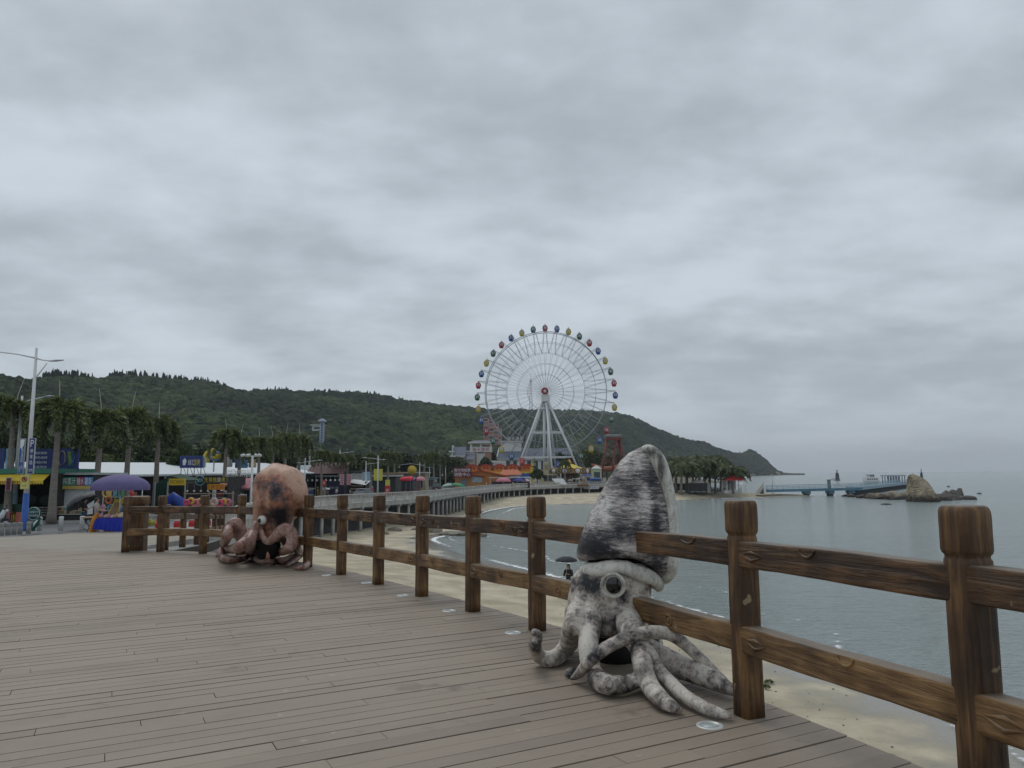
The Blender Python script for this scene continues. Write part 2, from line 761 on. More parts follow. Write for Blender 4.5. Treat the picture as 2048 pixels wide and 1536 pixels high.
# ------------------------------------------------------------------ sea
def sea_material():
    m = bpy.data.materials.new('sea_water')
    n, N, L, b = nt(m)
    g = N.new('ShaderNodeNewGeometry')
    b.inputs['Roughness'].default_value = .14
    b.inputs['Specular IOR Level'].default_value = .5
    b.inputs['IOR'].default_value = 1.33
    big = N.new('ShaderNodeTexNoise')
    big.inputs['Scale'].default_value = .02
    big.inputs['Detail'].default_value = 4
    mp0 = N.new('ShaderNodeMapping')
    mp0.inputs['Scale'].default_value = (.4, 1.5, 1)
    L.new(g.outputs['Position'], mp0.inputs['Vector'])
    L.new(mp0.outputs[0], big.inputs['Vector'])
    rp = N.new('ShaderNodeValToRGB')
    rp.color_ramp.elements[0].position, rp.color_ramp.elements[1].position = .3, .75
    rp.color_ramp.elements[0].color = (.205, .245, .235, 1)
    rp.color_ramp.elements[1].color = (.255, .295, .285, 1)
    L.new(big.outputs['Fac'], rp.inputs['Fac'])
    L.new(rp.outputs[0], b.inputs['Base Color'])
    out = None
    hs = []
    for sc, st, rot, w in ((1.6, (.35, 1.2, 1), .15, .8), (5.0, (.5, 1.3, 1), -.2, .34), (.28, (.3, 1.2, 1), .1, 1.1)):
        mp = N.new('ShaderNodeMapping')
        mp.inputs['Scale'].default_value = st
        mp.inputs['Rotation'].default_value = (0, 0, rot)
        L.new(g.outputs['Position'], mp.inputs['Vector'])
        nz = N.new('ShaderNodeTexNoise')
        nz.inputs['Scale'].default_value = sc
        nz.inputs['Detail'].default_value = 3
        L.new(mp.outputs[0], nz.inputs['Vector'])
        mu = N.new('ShaderNodeMath')
        mu.operation = 'MULTIPLY'
        mu.inputs[1].default_value = w
        L.new(nz.outputs['Fac'], mu.inputs[0])
        hs.append(mu.outputs[0])
    s = hs[0]
    for q in hs[1:]:
        a = N.new('ShaderNodeMath')
        L.new(s, a.inputs[0])
        L.new(q, a.inputs[1])
        s = a.outputs[0]
    bp = N.new('ShaderNodeBump')
    bp.inputs['Strength'].default_value = 1.0
    bp.inputs['Distance'].default_value = .5
    L.new(s, bp.inputs['Height'])
    L.new(bp.outputs[0], b.inputs['Normal'])
    return m


mb = MB(sea_material())
mb.add([(-3000, -60, 0), (7000, -60, 0), (7000, 7000, 0), (-3000, 7000, 0)], [(0, 1, 2, 3)])
structure(mb.build('sea'))


def foam_material():
    m = bpy.data.materials.new('sea_foam')
    n, N, L, b = nt(m)
    g = N.new('ShaderNodeNewGeometry')
    nz = N.new('ShaderNodeTexNoise')
    nz.inputs['Scale'].default_value = 2.2
    nz.inputs['Detail'].default_value = 8
    nz.inputs['Roughness'].default_value = .7
    L.new(g.outputs['Position'], nz.inputs['Vector'])
    at = N.new('ShaderNodeAttribute')
    at.attribute_name = 'tint'
    ad = N.new('ShaderNodeMath')
    ad.operation = 'ADD'
    L.new(nz.outputs['Fac'], ad.inputs[0])
    L.new(at.outputs['Fac'], ad.inputs[1])
    mr = N.new('ShaderNodeMapRange')
    mr.inputs[1].default_value, mr.inputs[2].default_value = .98, 1.12
    L.new(ad.outputs[0], mr.inputs[0])
    L.new(mr.outputs[0], b.inputs['Alpha'])
    b.inputs['Base Color'].default_value = (.8, .82, .82, 1)
    b.inputs['Roughness'].default_value = .8
    return m


def ribbon_normals(line):
    P = np.array(line)
    T = np.gradient(P, axis=0)
    T /= np.linalg.norm(T, axis=1)[:, None] + 1e-9
    return P, np.stack([T[:, 1], -T[:, 0]], 1)


FOAM = foam_material()
vv, ff, tt = [], [], []
line = [p for p in catmull(WL, 14) if p[1] > 4]
P, Nn = ribbon_normals(line)
for (o0, o1, amp, sd) in ((-1.0, 1.2, .7, 1), (2.0, 3.8, .57, 5), (5.0, 6.4, .5, 8)):
    k = len(P)
    wob = (vnoise(np.arange(k) * .09, np.zeros(k), sd) - .5) * 2.2
    gate = vnoise(np.arange(k) * .06, np.zeros(k) + 3, sd + 3)
    base = len(vv)
    for j, (o, t) in enumerate(((o0, .25), (lerp(o0, o1, .35), 1), (o1, .1))):
        for i in range(k):
            q = P[i] + Nn[i] * (o + wob[i])
            vv.append((q[0], q[1], .035 + .004 * j + (max(0, -(o + wob[i])) * .05)))
            tt.append(t * amp * (.55 + .6 * gate[i]))
    for j in range(2):
        for i in range(k - 1):
            a = base + j * k + i
            ff.append((a, a + 1, a + k + 1, a + k))
fo = np_mesh('sea_foam', np.array(vv), np.array(ff), FOAM, np.array(tt), True)
fo['kind'] = 'stuff'
fo['label'] = 'white broken surf foam along the sandy shore'

# ------------------------------------------------------------------ street, pavement, plaza, land
ASPH = mat('asphalt', (.16, .16, .162), .85, vary=.14, vscale=.6, bump=.3, bscale=60)
PAVE = mat('pavement_slab', (.3, .29, .27), .85, vary=.12, vscale=.8, bump=.2)
CONC = mat('concrete', (.36, .355, .33), .8, vary=.2, vscale=1.2, bump=.3, bscale=12, grime=.12)
CONCD = mat('dark_concrete', (.05, .047, .045), .95, vary=.45, vscale=.8, bump=.8, bscale=3)
SOIL = mat('soil', (.12, .105, .07), .95, vary=.3, vscale=.3)
yy = [22, 26, 30, 33, 36, 40, 45, 50, 55, 60, 70, 80, 90, 100, 110, 125, 140, 160, 180, 200, 230, 275]


def ground_strip(name, m, fx0, fx1, ys_, dz):
    b = MB(m)
    A = [(fx0(y), y, street_z(y) + dz) for y in ys_]
    B = [(fx1(y), y, street_z(y) + dz) for y in ys_]
    b.strip(A, B)
    return b


yfine = [30 + 2.5 * i for i in range(99)]
structure(ground_strip('street', ASPH, lambda y: -70, lambda y: edge_x(y) - 2.6, [y for y in yfine], 0).build('street'))
b = MB(SOIL)
b.add([(-2500, 28, 3.0), (-70.01, 28, 3.0), (-70.01, 300, 3.0), (-2500, 300, 3.0)], [(0, 1, 2, 3)])
b.add([(-2500, 270, 3.15), (80, 270, 3.15), (300, 1500, 3.0), (-2500, 1500, 3.0)], [(0, 1, 2, 3)])
b.add([(40, 221, 3.1), (56, 240, 2.2), (62, 300, 1.5), (20, 330, 3.2), (20, 240, 3.3)], [(0, 1, 2, 3, 4)])
structure(b.build('ground'))
# raised pavement in front of the stalls
b = MB(PAVE)
pts = [(-60, 44.2), (-31, 44.4), (-26.6, 46), (-25.2, 50), (-24.6, 60), (-24.4, 75), (-24, 95), (-22.5, 112), (-20.5, 135), (-19, 160), (-19, 180)]
A = [(x, y, street_z(y) + .16) for x, y in pts]
Bk = [(-62, 60 + i * 12, street_z(60 + i * 12) + .16) for i in range(len(pts))]
b.strip(A, Bk)
b.m(CONC)
b.strip([(x, y, z - .3) for x, y, z in A], [(x, y, z + .002) for x, y, z in A])
structure(b.build('pavement'))
# promenade along the beach
b = MB(PAVE)
P = np.array([p for p in PEc if p[1] > 30])
_, Nn = ribbon_normals([tuple(p) for p in P])
I = [(P[i][0] - Nn[i][0] * 3.2, P[i][1] - Nn[i][1] * 3.2) for i in range(len(P))]
top = [(p[0], p[1], street_z(p[1]) + .1) for p in P]
inn = [(p[0], p[1], street_z(p[1]) + .1) for p in I]
b.strip(inn, top)
b.m(CONC)
b.strip(top, [(x, y, z - .55) for x, y, z in top])
b.strip([(x, y, z - .3) for x, y, z in inn], inn)
b.strip([(x, y, z - .55) for x, y, z in top], [(x, y, z - .55) for x, y, z in inn])
structure(b.build('promenade'))
b = MB(CONCD)
r0 = [(p[0], p[1], street_z(p[1]) - .4) for p in I]
r1 = [(P[i][0] - Nn[i][0] * 1.0, P[i][1] - Nn[i][1] * 1.0, .2) for i in range(len(P))]
b.strip(r0, r1)
tag(b.build('sea_wall'), 'dark sloping stone sea wall under the promenade', 'sea wall')

# paved forecourt between boards and street
PLZ = mat('plaza_paving', (.29, .255, .205), .8, vary=.12, vscale=.7, bump=.15)
near = [(-27.0, 27.0), (-20.5, 23.6), (-14.2, 20.3), (-11.4, 18.9), (-9.2, 17.9)]
far = [(-34, 29.5), (-22, 32.2), (-19, 36.3), (-15.5, 37.5), (-12.6, 36.5)]
b = MB(PLZ)
K2 = 8
rows = []
for j in range(K2 + 1):
    t = j / K2
    row = []
    for (x0, y0), (x1, y1) in zip(near, far):
        z0 = deck_z(x0, y0) - .01
        z1 = street_z(y1) + .14
        s_ = t * t * (3 - 2 * t) * .5 + t * .5
        row.append((lerp(x0, x1, t), lerp(y0, y1, t), lerp(z0, z1, s_)))
    rows.append(row)
for j in range(K2):
    b.strip(rows[j], rows[j + 1])
b.m(CONC)
b.strip(rows[-1], [(x, y + .01, z - .4) for x, y, z in rows[-1]])
b.strip([r[-1] for r in rows], [(r[-1][0], r[-1][1], r[-1][2] - .6) for r in rows])
structure(b.build('plaza'))


def plaza_z(x, y):
    return interp(y - (-.12) * (x + 19), [19, 26, 36.3], [5.3, 4.85, street_z(36) + .14])


# ------------------------------------------------------------------ hills with their forest
HX = [-500, -200, 0, 60, 110, 200, 260, 330, 400, 440, 480, 540, 600, 680, 740, 800, 860, 920, 960, 1000, 1060, 1130, 1180, 1230, 1260, 1270, 1283, 1309, 1344, 1369, 1402, 1423, 1442, 1469, 1481, 1493, 1502, 1516, 1525, 1537, 1548, 1556, 1575]
HY = [735, 738, 745, 754, 752, 754, 750, 757, 762, 770, 782, 781, 783, 785, 788, 800, 809, 815, 820, 822, 822, 824, 824, 830, 836, 840, 848, 860, 876, 885, 888, 898, 904, 910, 909, 901.5, 905, 915, 922, 935, 943.5, 944.3, 946]
DX = [-500, 0, 240, 600, 960, 1230, 1400, 1500, 1560, 1600]
DR = [400, 430, 600, 760, 950, 1250, 1430, 1600, 1720, 1760]
DF = [170, 180, 230, 290, 420, 700, 1150, 1480, 1690, 1740]


def hill_pt(u, v):
    """u: bearing as a frame column, v: 0 foot .. 1 ridge, > 1 behind the ridge"""
    dr, df = np.interp(u, DX, DR), np.interp(u, DX, DF)
    yr = np.interp(u, HX, HY)
    tx = (u - 1024) / F0 / (math.cos(PITCH) * 1.0)
    hor = 947 - .0055 * (u - 1024)
    zr = 7 + (hor - yr) * dr / F0 - np.interp(u, [1300, 1440, 1560], [5, 2.6, .6])
    zr = np.maximum(zr, -1.0)
    d = df + (dr - df) * v
    vv_ = np.clip(v, 0, 1)
    prof = vv_ ** 1.1
    z = 1.0 + (zr - 1.0) * prof
    und = (fbm(u * .012 + 5, v * 3.0, 21) - .5) * np.minimum(zr * .35, 26) * np.sin(PI * vv_)
    z = z + und
    z = np.where(v > 1, zr - (v - 1) * 60, z)
    return tx * d, d, z


us = np.linspace(-500, 1600, 420)
vs_ = np.concatenate([np.linspace(0, 1, 46), [1.15, 1.5, 2.2]])
UU, VV = np.meshgrid(us, vs_)
x, y, z = hill_pt(UU, VV)
vv = np.stack([x, y, z], -1).reshape(-1, 3)
i = np.arange(len(us) * len(vs_)).reshape(len(vs_), len(us))
ff = np.stack([i[:-1, :-1], i[:-1, 1:], i[1:, 1:], i[1:, :-1]], -1).reshape(-1, 4)
structure(np_mesh('hill', vv, ff, mat('hill_scrub', (.035, .045, .022), .95, vary=.4, vscale=.05), smooth=True))


def ico(sub):
    import bmesh
    bm = bmesh.new()
    bmesh.ops.create_icosphere(bm, subdivisions=sub, radius=1)
    v = np.array([p.co[:] for p in bm.verts])
    bm.verts.index_update()
    f = np.array([[q.index for q in t.verts] for t in bm.faces])
    bm.free()
    return v, f


def blobs(cx, cy, cz, rx, rz, tints, sub, jit, seed):
    g = np.random.default_rng(seed)
    v0, f0 = ico(sub)
    n = len(cx)
    j = 1 + g.uniform(-jit, jit, (n, len(v0)))
    ang = g.uniform(0, 6.28, n)
    c, s = np.cos(ang)[:, None], np.sin(ang)[:, None]
    X = (v0[:, 0] * c - v0[:, 1] * s) * j * rx[:, None] + cx[:, None]
    Y = (v0[:, 0] * s + v0[:, 1] * c) * j * rx[:, None] + cy[:, None]
    Z = v0[:, 2][None] * j * rz[:, None] + cz[:, None]
    V_ = np.stack([X, Y, Z], -1).reshape(-1, 3)
    Fc = (f0[None] + (np.arange(n) * len(v0))[:, None, None]).reshape(-1, 3)
    T = np.clip(np.repeat(tints, len(v0)) + g.uniform(-.16, .16, n * len(v0)), 0, 1)
    return V_, Fc, T


g = np.random.default_rng(11)
N0 = 105000
u = g.uniform(-120, 1555, N0)
v = g.uniform(0, 1.02, N0) ** .8
w = np.interp(u, DX, DR) * (np.interp(u, DX, DR) - np.interp(u, DX, DF))
keep = g.uniform(0, 1, N0) < w / w.max() * .62
keep |= (u > 1380) & (g.uniform(0, 1, N0) < .35)
u, v = u[keep], v[keep]
x, y, z = hill_pt(u, v)
lim = np.interp(u, [1350, 1460, 1520, 1560], [1, .7, .5, .25])
r = g.uniform(.75, 1.5, len(u)) * (1.7 + np.interp(u, DX, DR) * .0026) * lim
tn = np.clip(fbm(x * .012, y * .012, 5) * 1.3 - .2 + g.normal(0, .16, len(u)), 0, 1)
B1 = blobs(x, y, z + r * .35, r, r * g.uniform(.65, 1.0, len(u)), tn, 2, .24, 3)
# casuarina spires along the skyline
n = 300
u = np.concatenate([g.uniform(85, 470, 330), g.uniform(500, 960, 200), g.uniform(960, 1240, 30), g.uniform(1455, 1476, 8)])
cl = vnoise(u * .03, u * 0, 77)
u = u[(cl > .3) | (u > 1400)]
x, y, z = hill_pt(u, np.full(len(u), 1.0))
dd = np.interp(u, DX, DR)
h = g.uniform(2.8, 6.6, len(u)) * np.interp(u, [100, 800, 1500], [1.0, .9, 1.0])
B2 = blobs(x, y, z + h * .7, g.uniform(.55, 1.25, len(u)), h * .8, np.full(len(u), .2), 2, .3, 5)
nv = len(B1[0])
FOREST = attr_mat('forest_leaves', (.008, .014, .009), (.075, .095, .035), .9, two=(.026, .04, .019), spec=.1, noise=.5, nscale=.55)
o = np_mesh('forest', np.concatenate([B1[0], B2[0]]), np.concatenate([B1[1], B2[1] + nv]), FOREST, np.concatenate([B1[2], B2[2]]), False)
o['kind'] = 'stuff'
o['label'] = 'dense green forest covering the hills behind the town'

# ------------------------------------------------------------------ air
HAZE = bpy.data.materials.new('haze_air')
HAZE.use_nodes = True
n = HAZE.node_tree
n.nodes.remove(n.nodes['Principled BSDF'])
pv = n.nodes.new('ShaderNodeVolumePrincipled')
pv.inputs['Density'].default_value = 0.00014
pv.inputs['Color'].default_value = (.86, .92, 1, 1)
pv.inputs['Anisotropy'].default_value = 0.0
n.links.new(pv.outputs[0], n.nodes['Material Output'].inputs['Volume'])
b = MB(HAZE)
b.box(-3100, 7100, -70, 7100, -12, 180)
o = b.build('haze')
o['kind'] = 'stuff'
o['label'] = 'thin grey sea haze over the whole bay'
# ------------------------------------------------------------------ boardwalk
UA = math.radians(28.0)
uu, un = (math.cos(UA), math.sin(UA)), (-math.sin(UA), math.cos(UA))
FPc = [tuple(p) for p in catmull(FP, 8)]
Pf, Nf = ribbon_normals(FPc)
# Nf points to the right of travel (travel is away from camera): seaward
OUT = [tuple(Pf[i] + Nf[i] * .27) for i in range(len(Pf))]
DECK = OUT + [(-9.35, 17.95), (-11.4, 18.95), (-14.2, 20.35), (-20.5, 23.7), (-27, 27.1), (-27, -3), (3.2, -3)]


def wood_board_material():
    m = bpy.data.materials.new('deck_board')
    n, N, L, b = nt(m)
    at = N.new('ShaderNodeAttribute')
    at.attribute_name = 'tint'
    tcn = N.new('ShaderNodeTexCoord')
    mp = N.new('ShaderNodeMapping')
    mp.inputs['Rotation'].default_value = (0, 0, -UA)
    L.new(tcn.outputs['Object'], mp.inputs['Vector'])
    mp2 = N.new('ShaderNodeMapping')
    mp2.inputs['Scale'].default_value = (1.2, 26, 1)
    L.new(mp.outputs[0], mp2.inputs['Vector'])
    gr = N.new('ShaderNodeTexNoise')
    gr.inputs['Scale'].default_value = 4
    gr.inputs['Detail'].default_value = 5
    L.new(mp2.outputs[0], gr.inputs['Vector'])
    bl = N.new('ShaderNodeTexNoise')
    bl.inputs['Scale'].default_value = .55
    bl.inputs['Detail'].default_value = 6
    bl.inputs['Roughness'].default_value = .6
    L.new(tcn.outputs['Object'], bl.inputs['Vector'])

    def mth(op, a, b_, c=None):
        q = N.new('ShaderNodeMath')
        q.operation = op
        for k, s in enumerate((a, b_, c)):
            if s is None:
                continue
            if isinstance(s, (int, float)):
                q.inputs[k].default_value = s
            else:
                L.new(s, q.inputs[k])
        return q.outputs[0]
    f = mth('MULTIPLY_ADD', gr.outputs['Fac'], .22, -.11)
    f = mth('ADD', f, at.outputs['Fac'])
    f = mth('MULTIPLY_ADD', bl.outputs['Fac'], .6, mth('ADD', f, -.3))
    rp = N.new('ShaderNodeValToRGB')
    rp.color_ramp.elements[0].color = (.085, .07, .06, 1)
    rp.color_ramp.elements[1].color = (.365, .305, .238, 1)
    e = rp.color_ramp.elements.new(.5)
    e.color = (.266, .216, .166, 1)
    L.new(f, rp.inputs['Fac'])
    # spills and scuffs
    sp = N.new('ShaderNodeTexNoise')
    sp.inputs['Scale'].default_value = 1.7
    sp.inputs['Detail'].default_value = 8
    sp.inputs['Roughness'].default_value = .7
    L.new(tcn.outputs['Object'], sp.inputs['Vector'])
    mr = N.new('ShaderNodeMapRange')
    mr.inputs[1].default_value, mr.inputs[2].default_value = .27, .4
    mr.inputs[3].default_value, mr.inputs[4].default_value = .55, 1
    L.new(sp.outputs['Fac'], mr.inputs[0])
    mx = N.new('ShaderNodeVectorMath')
    mx.operation = 'SCALE'
    L.new(rp.outputs[0], mx.inputs[0])
    L.new(mr.outputs[0], mx.inputs['Scale'])
    gum = N.new('ShaderNodeTexNoise')
    gum.inputs['Scale'].default_value = 9
    gum.inputs['Detail'].default_value = 2
    L.new(tcn.outputs['Object'], gum.inputs['Vector'])
    mg = N.new('ShaderNodeMapRange')
    mg.inputs[1].default_value, mg.inputs[2].default_value = .72, .76
    mg.inputs[4].default_value = .4
    L.new(gum.outputs['Fac'], mg.inputs[0])
    mq = N.new('ShaderNodeMix')
    mq.data_type = 'RGBA'
    L.new(mg.outputs[0], mq.inputs[0])
    L.new(mx.outputs[0], mq.inputs[6])
    mq.inputs[7].default_value = (.42, .4, .36, 1)
    L.new(mq.outputs[2], b.inputs['Base Color'])
    b.inputs['Roughness'].default_value = .62
    b.inputs['Specular IOR Level'].default_value = .35
    mp3 = N.new('ShaderNodeMapping')
    mp3.inputs['Scale'].default_value = (0.0, 2 * PI * 9 / .14, 1)
    L.new(mp.outputs[0], mp3.inputs['Vector'])
    bp = N.new('ShaderNodeBump')
    bp.inputs['Strength'].default_value = .25
    bp.inputs['Distance'].default_value = .01
    L.new(gr.outputs['Fac'], bp.inputs['Height'])
    L.new(bp.outputs[0], b.inputs['Normal'])
    return m


def clip_row(n0):
    """intervals of the line un = n0 inside the deck outline, along uu"""
    hits = []
    k = len(DECK)
    for a in range(k):
        x0, y0 = DECK[a]
        x1, y1 = DECK[(a + 1) % k]
        s0, s1 = x0 * un[0] + y0 * un[1] - n0, x1 * un[0] + y1 * un[1] - n0
        if (s0 > 0) != (s1 > 0):
            t = s0 / (s0 - s1)
            hits.append((lerp(x0, x1, t)) * uu[0] + (lerp(y0, y1, t)) * uu[1])
    hits.sort()
    return list(zip(hits[::2], hits[1::2]))


BW, GAP = .14, .0085
b = MB(wood_board_material())
FPn = np.array(FPc)
nn = [p[0] * un[0] + p[1] * un[1] for p in DECK]
n0 = math.floor(min(nn) / BW) * BW
rb = random.Random(5)
while n0 < max(nn):
    gp = rb.choice([.006, .008, .01, .011, .014])
    for (a0, a1) in clip_row(n0 + BW / 2):
        r0 = clip_row(n0 + .004)
        q = a0 - rb.uniform(0, 2.4) if a1 - a0 > 3 else a0
        segs = []
        while q < a1:
            ln = rb.choice([2.2, 2.9, 2.9, 3.6])
            segs.append((max(q, a0), min(q + ln, a1)))
            q += ln
        for (s0, s1) in segs:
            if s1 - s0 < .03:
                continue
            shade = min(max(rb.gauss(.52, .035), .1), .95)
            dz = rb.uniform(-.0022, .0022)
            e1 = (s1 > a1 - .001)
            # seaward ends follow the curved rim
            k = max(1, int((s1 - s0) / .6))
            lo, hi = n0 + gp / 2, n0 + BW - gp / 2

            def endu(nv):
                c = [iv for iv in clip_row(nv) if iv[1] > s1 - .6]
                return min(c[0][1], s1 + .4) if c else s1
            ea, eb = (endu(lo), endu(hi)) if e1 else (s1 - .004, s1 - .004)
            vs, ts = [], []
            for q_ in range(k + 1):
                t = q_ / k
                for nv, ee in ((lo, ea), (hi, eb)):
                    uv = lerp(s0, ee, t)
                    X, Y = uu[0] * uv + un[0] * nv, uu[1] * uv + un[1] * nv
                    vs.append((X, Y, deck_z(X, Y) + dz))
            o_ = len(b.v)
            pv_ = np.array(vs)
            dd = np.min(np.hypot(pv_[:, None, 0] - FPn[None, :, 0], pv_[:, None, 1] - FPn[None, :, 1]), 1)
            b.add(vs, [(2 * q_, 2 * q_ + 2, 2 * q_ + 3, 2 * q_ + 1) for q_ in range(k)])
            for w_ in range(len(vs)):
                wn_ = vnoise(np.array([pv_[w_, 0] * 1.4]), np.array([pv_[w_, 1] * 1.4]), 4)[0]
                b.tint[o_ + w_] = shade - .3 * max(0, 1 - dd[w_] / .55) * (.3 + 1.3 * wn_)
            # sides
            o_ = len(b.v)
            b.add([(p[0], p[1], p[2] - .025) for p in vs], [])
            for w_ in range(len(vs)):
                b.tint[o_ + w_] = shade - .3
            for q_ in range(k):
                t0 = o_ - len(vs)
                b.f.append((t0 + 2 * q_, o_ + 2 * q_, o_ + 2 * q_ + 2, t0 + 2 * q_ + 2))
                b.f.append((t0 + 2 * q_ + 1, t0 + 2 * q_ + 3, o_ + 2 * q_ + 3, o_ + 2 * q_ + 1))
                b.mi += [0, 0]
                b.sm += [False, False]
            e = 2 * k
            b.f.append((o_ - len(vs) + e, o_ + e, o_ + e + 1, o_ - len(vs) + e + 1))
            b.f.append((o_ - len(vs) + 1, o_ + 1, o_, o_ - len(vs)))
            b.mi += [0, 0]
            b.sm += [False, False]
    n0 += BW
# joists and rim below
b.m(mat('deck_frame', (.03, .026, .022), .9))
b.add([(x, y, deck_z(x, y) - .06) for x, y in DECK], [tuple(range(len(DECK)))])
b.strip([(x, y, deck_z(x, y) - .026) for x, y in OUT], [(x, y, deck_z(x, y) - .5) for x, y in OUT])
structure(b.build('boardwalk'))
# concrete legs under the deck rim
b = MB(CONC)
for i in range(4, len(OUT) - 4, 12):
    x, y = Pf[i] - Nf[i] * .6
    b.tube([(x, y, -.3), (x, y, deck_z(x, y) - .5)], .2, 10)
structure(b.build('deck_support_piers'))

# ------------------------------------------------------------------ timber railing


def timber(name, axis, dark=(.022, .011, .006), mid=(.085, .042, .016), gold=(.27, .145, .052), bias=0.0):
    m = bpy.data.materials.new(name)
    n, N, L, b = nt(m)
    t_ = N.new('ShaderNodeTexCoord')
    oi = N.new('ShaderNodeObjectInfo')
    add = N.new('ShaderNodeVectorMath')
    sc = N.new('ShaderNodeVectorMath')
    sc.operation = 'SCALE'
    sc.inputs[0].default_value = (17, 31, 13)
    L.new(oi.outputs['Random'], sc.inputs['Scale'])
    L.new(t_.outputs['Object'], add.inputs[0])
    L.new(sc.outputs[0], add.inputs[1])
    st = [16, 16, 16]
    st[axis] = 1.3
    mp = N.new('ShaderNodeMapping')
    mp.inputs['Scale'].default_value = st
    L.new(add.outputs[0], mp.inputs['Vector'])
    nz = N.new('ShaderNodeTexNoise')
    nz.inputs['Scale'].default_value = 1.6
    nz.inputs['Detail'].default_value = 7
    nz.inputs['Roughness'].default_value = .62
    nz.inputs['Distortion'].default_value = .6
    L.new(mp.outputs[0], nz.inputs['Vector'])
    n2 = N.new('ShaderNodeTexNoise')
    n2.inputs['Scale'].default_value = 3.4
    n2.inputs['Detail'].default_value = 5
    L.new(add.outputs[0], n2.inputs['Vector'])
    mm = N.new('ShaderNodeMath')
    mm.operation = 'MULTIPLY_ADD'
    mm.inputs[1].default_value = .62
    L.new(n2.outputs['Fac'], mm.inputs[0])
    m1 = N.new('ShaderNodeMath')
    m1.operation = 'MULTIPLY_ADD'
    m1.inputs[1].default_value = .75
    m1.inputs[2].default_value = -.18 + bias
    L.new(nz.outputs['Fac'], m1.inputs[0])
    L.new(m1.outputs[0], mm.inputs[2])
    rp = N.new('ShaderNodeValToRGB')
    rp.color_ramp.elements[0].position, rp.color_ramp.elements[1].position = .3, .74
    rp.color_ramp.elements[0].color = (*dark, 1)
    rp.color_ramp.elements[1].color = (*gold, 1)
    e = rp.color_ramp.elements.new(.5)
    e.color = (*mid, 1)
    L.new(mm.outputs[0], rp.inputs['Fac'])
    # paler colour on up-facing faces, and chips
    n3 = N.new('ShaderNodeTexNoise')
    n3.inputs['Scale'].default_value = 9
    n3.inputs['Detail'].default_value = 6
    L.new(add.outputs[0], n3.inputs['Vector'])
    chip = N.new('ShaderNodeMapRange')
    chip.inputs[1].default_value, chip.inputs[2].default_value = .685, .72
    L.new(n3.outputs['Fac'], chip.inputs[0])
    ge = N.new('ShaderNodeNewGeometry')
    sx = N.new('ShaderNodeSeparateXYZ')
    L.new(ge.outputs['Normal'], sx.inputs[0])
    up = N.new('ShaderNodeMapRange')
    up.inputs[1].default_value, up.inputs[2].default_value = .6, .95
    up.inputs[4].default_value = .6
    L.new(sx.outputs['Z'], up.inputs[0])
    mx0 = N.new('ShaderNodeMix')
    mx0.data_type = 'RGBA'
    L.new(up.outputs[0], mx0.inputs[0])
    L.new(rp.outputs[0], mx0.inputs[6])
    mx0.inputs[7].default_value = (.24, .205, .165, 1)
    mx = N.new('ShaderNodeMix')
    mx.data_type = 'RGBA'
    L.new(chip.outputs[0], mx.inputs[0])
    L.new(mx0.outputs[2], mx.inputs[6])
    mx.inputs[7].default_value = (.3, .22, .13, 1)
    L.new(mx.outputs[2], b.inputs['Base Color'])
    b.inputs['Roughness'].default_value = .5
    b.inputs['Specular IOR Level'].default_value = .4
    bp = N.new('ShaderNodeBump')
    bp.inputs['Strength'].default_value = .75
    bp.inputs['Distance'].default_value = .025
    L.new(nz.outputs['Fac'], bp.inputs['Height'])
    L.new(bp.outputs[0], b.inputs['Normal'])
    return m


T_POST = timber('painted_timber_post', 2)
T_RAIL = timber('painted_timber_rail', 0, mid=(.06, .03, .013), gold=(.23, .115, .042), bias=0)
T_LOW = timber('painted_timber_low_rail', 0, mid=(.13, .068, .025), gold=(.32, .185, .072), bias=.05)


def rsq(hw, z, k=20, p=7.0, rot=0.0, seed=0.0, amp=.0):
    out = []
    for i in range(k):
        a = 2 * PI * (i + .5) / k
        c, s = math.cos(a), math.sin(a)
        r = hw / (abs(c) ** p + abs(s) ** p) ** (1 / p)
        r *= 1 + amp * math.sin(z * 9 + seed + i * 1.7) + amp * .6 * math.sin(z * 31 + i * 2.9 + seed)
        out.append((r * c, r * s, z))
    return out


def post_mesh(h=1.27, hw=.074, seed=0.0):
    mb = MB(T_POST)
    rings = []
    for z in (-.04, .1, .3, .5, .7, .9, 1.02, 1.048):
        rings.append(rsq(hw, z * h / 1.27, 28, 9, seed=seed, amp=.013))
    rings.append(rsq(hw * .93, 1.058 * h / 1.27, 28, 9))
    rings.append(rsq(hw * .93, 1.068 * h / 1.27, 28, 9))
    rings.append(rsq(hw * 1.05, 1.078 * h / 1.27, 28, 8, seed=seed, amp=.01))
    for z, s in ((1.092, 1.09), (1.16, 1.09), (1.225, 1.09), (1.25, 1.07), (1.266, 1.0), (1.274, .88)):
        rings.append(rsq(hw * s, z * h / 1.27, 28, 9, seed=seed, amp=.014))
    mb.loft(rings)
    return mb


RSEC = []
for sx_, sz_, rev in ((1, 1, 0), (-1, 1, 1), (-1, -1, 0), (1, -1, 1)):
    e_ = [(1, .8), (.98, .93), (.9, .985), (.74, 1)]
    RSEC += [(sx_ * a_, sz_ * b_) for a_, b_ in (e_[::-1] if rev else e_)]


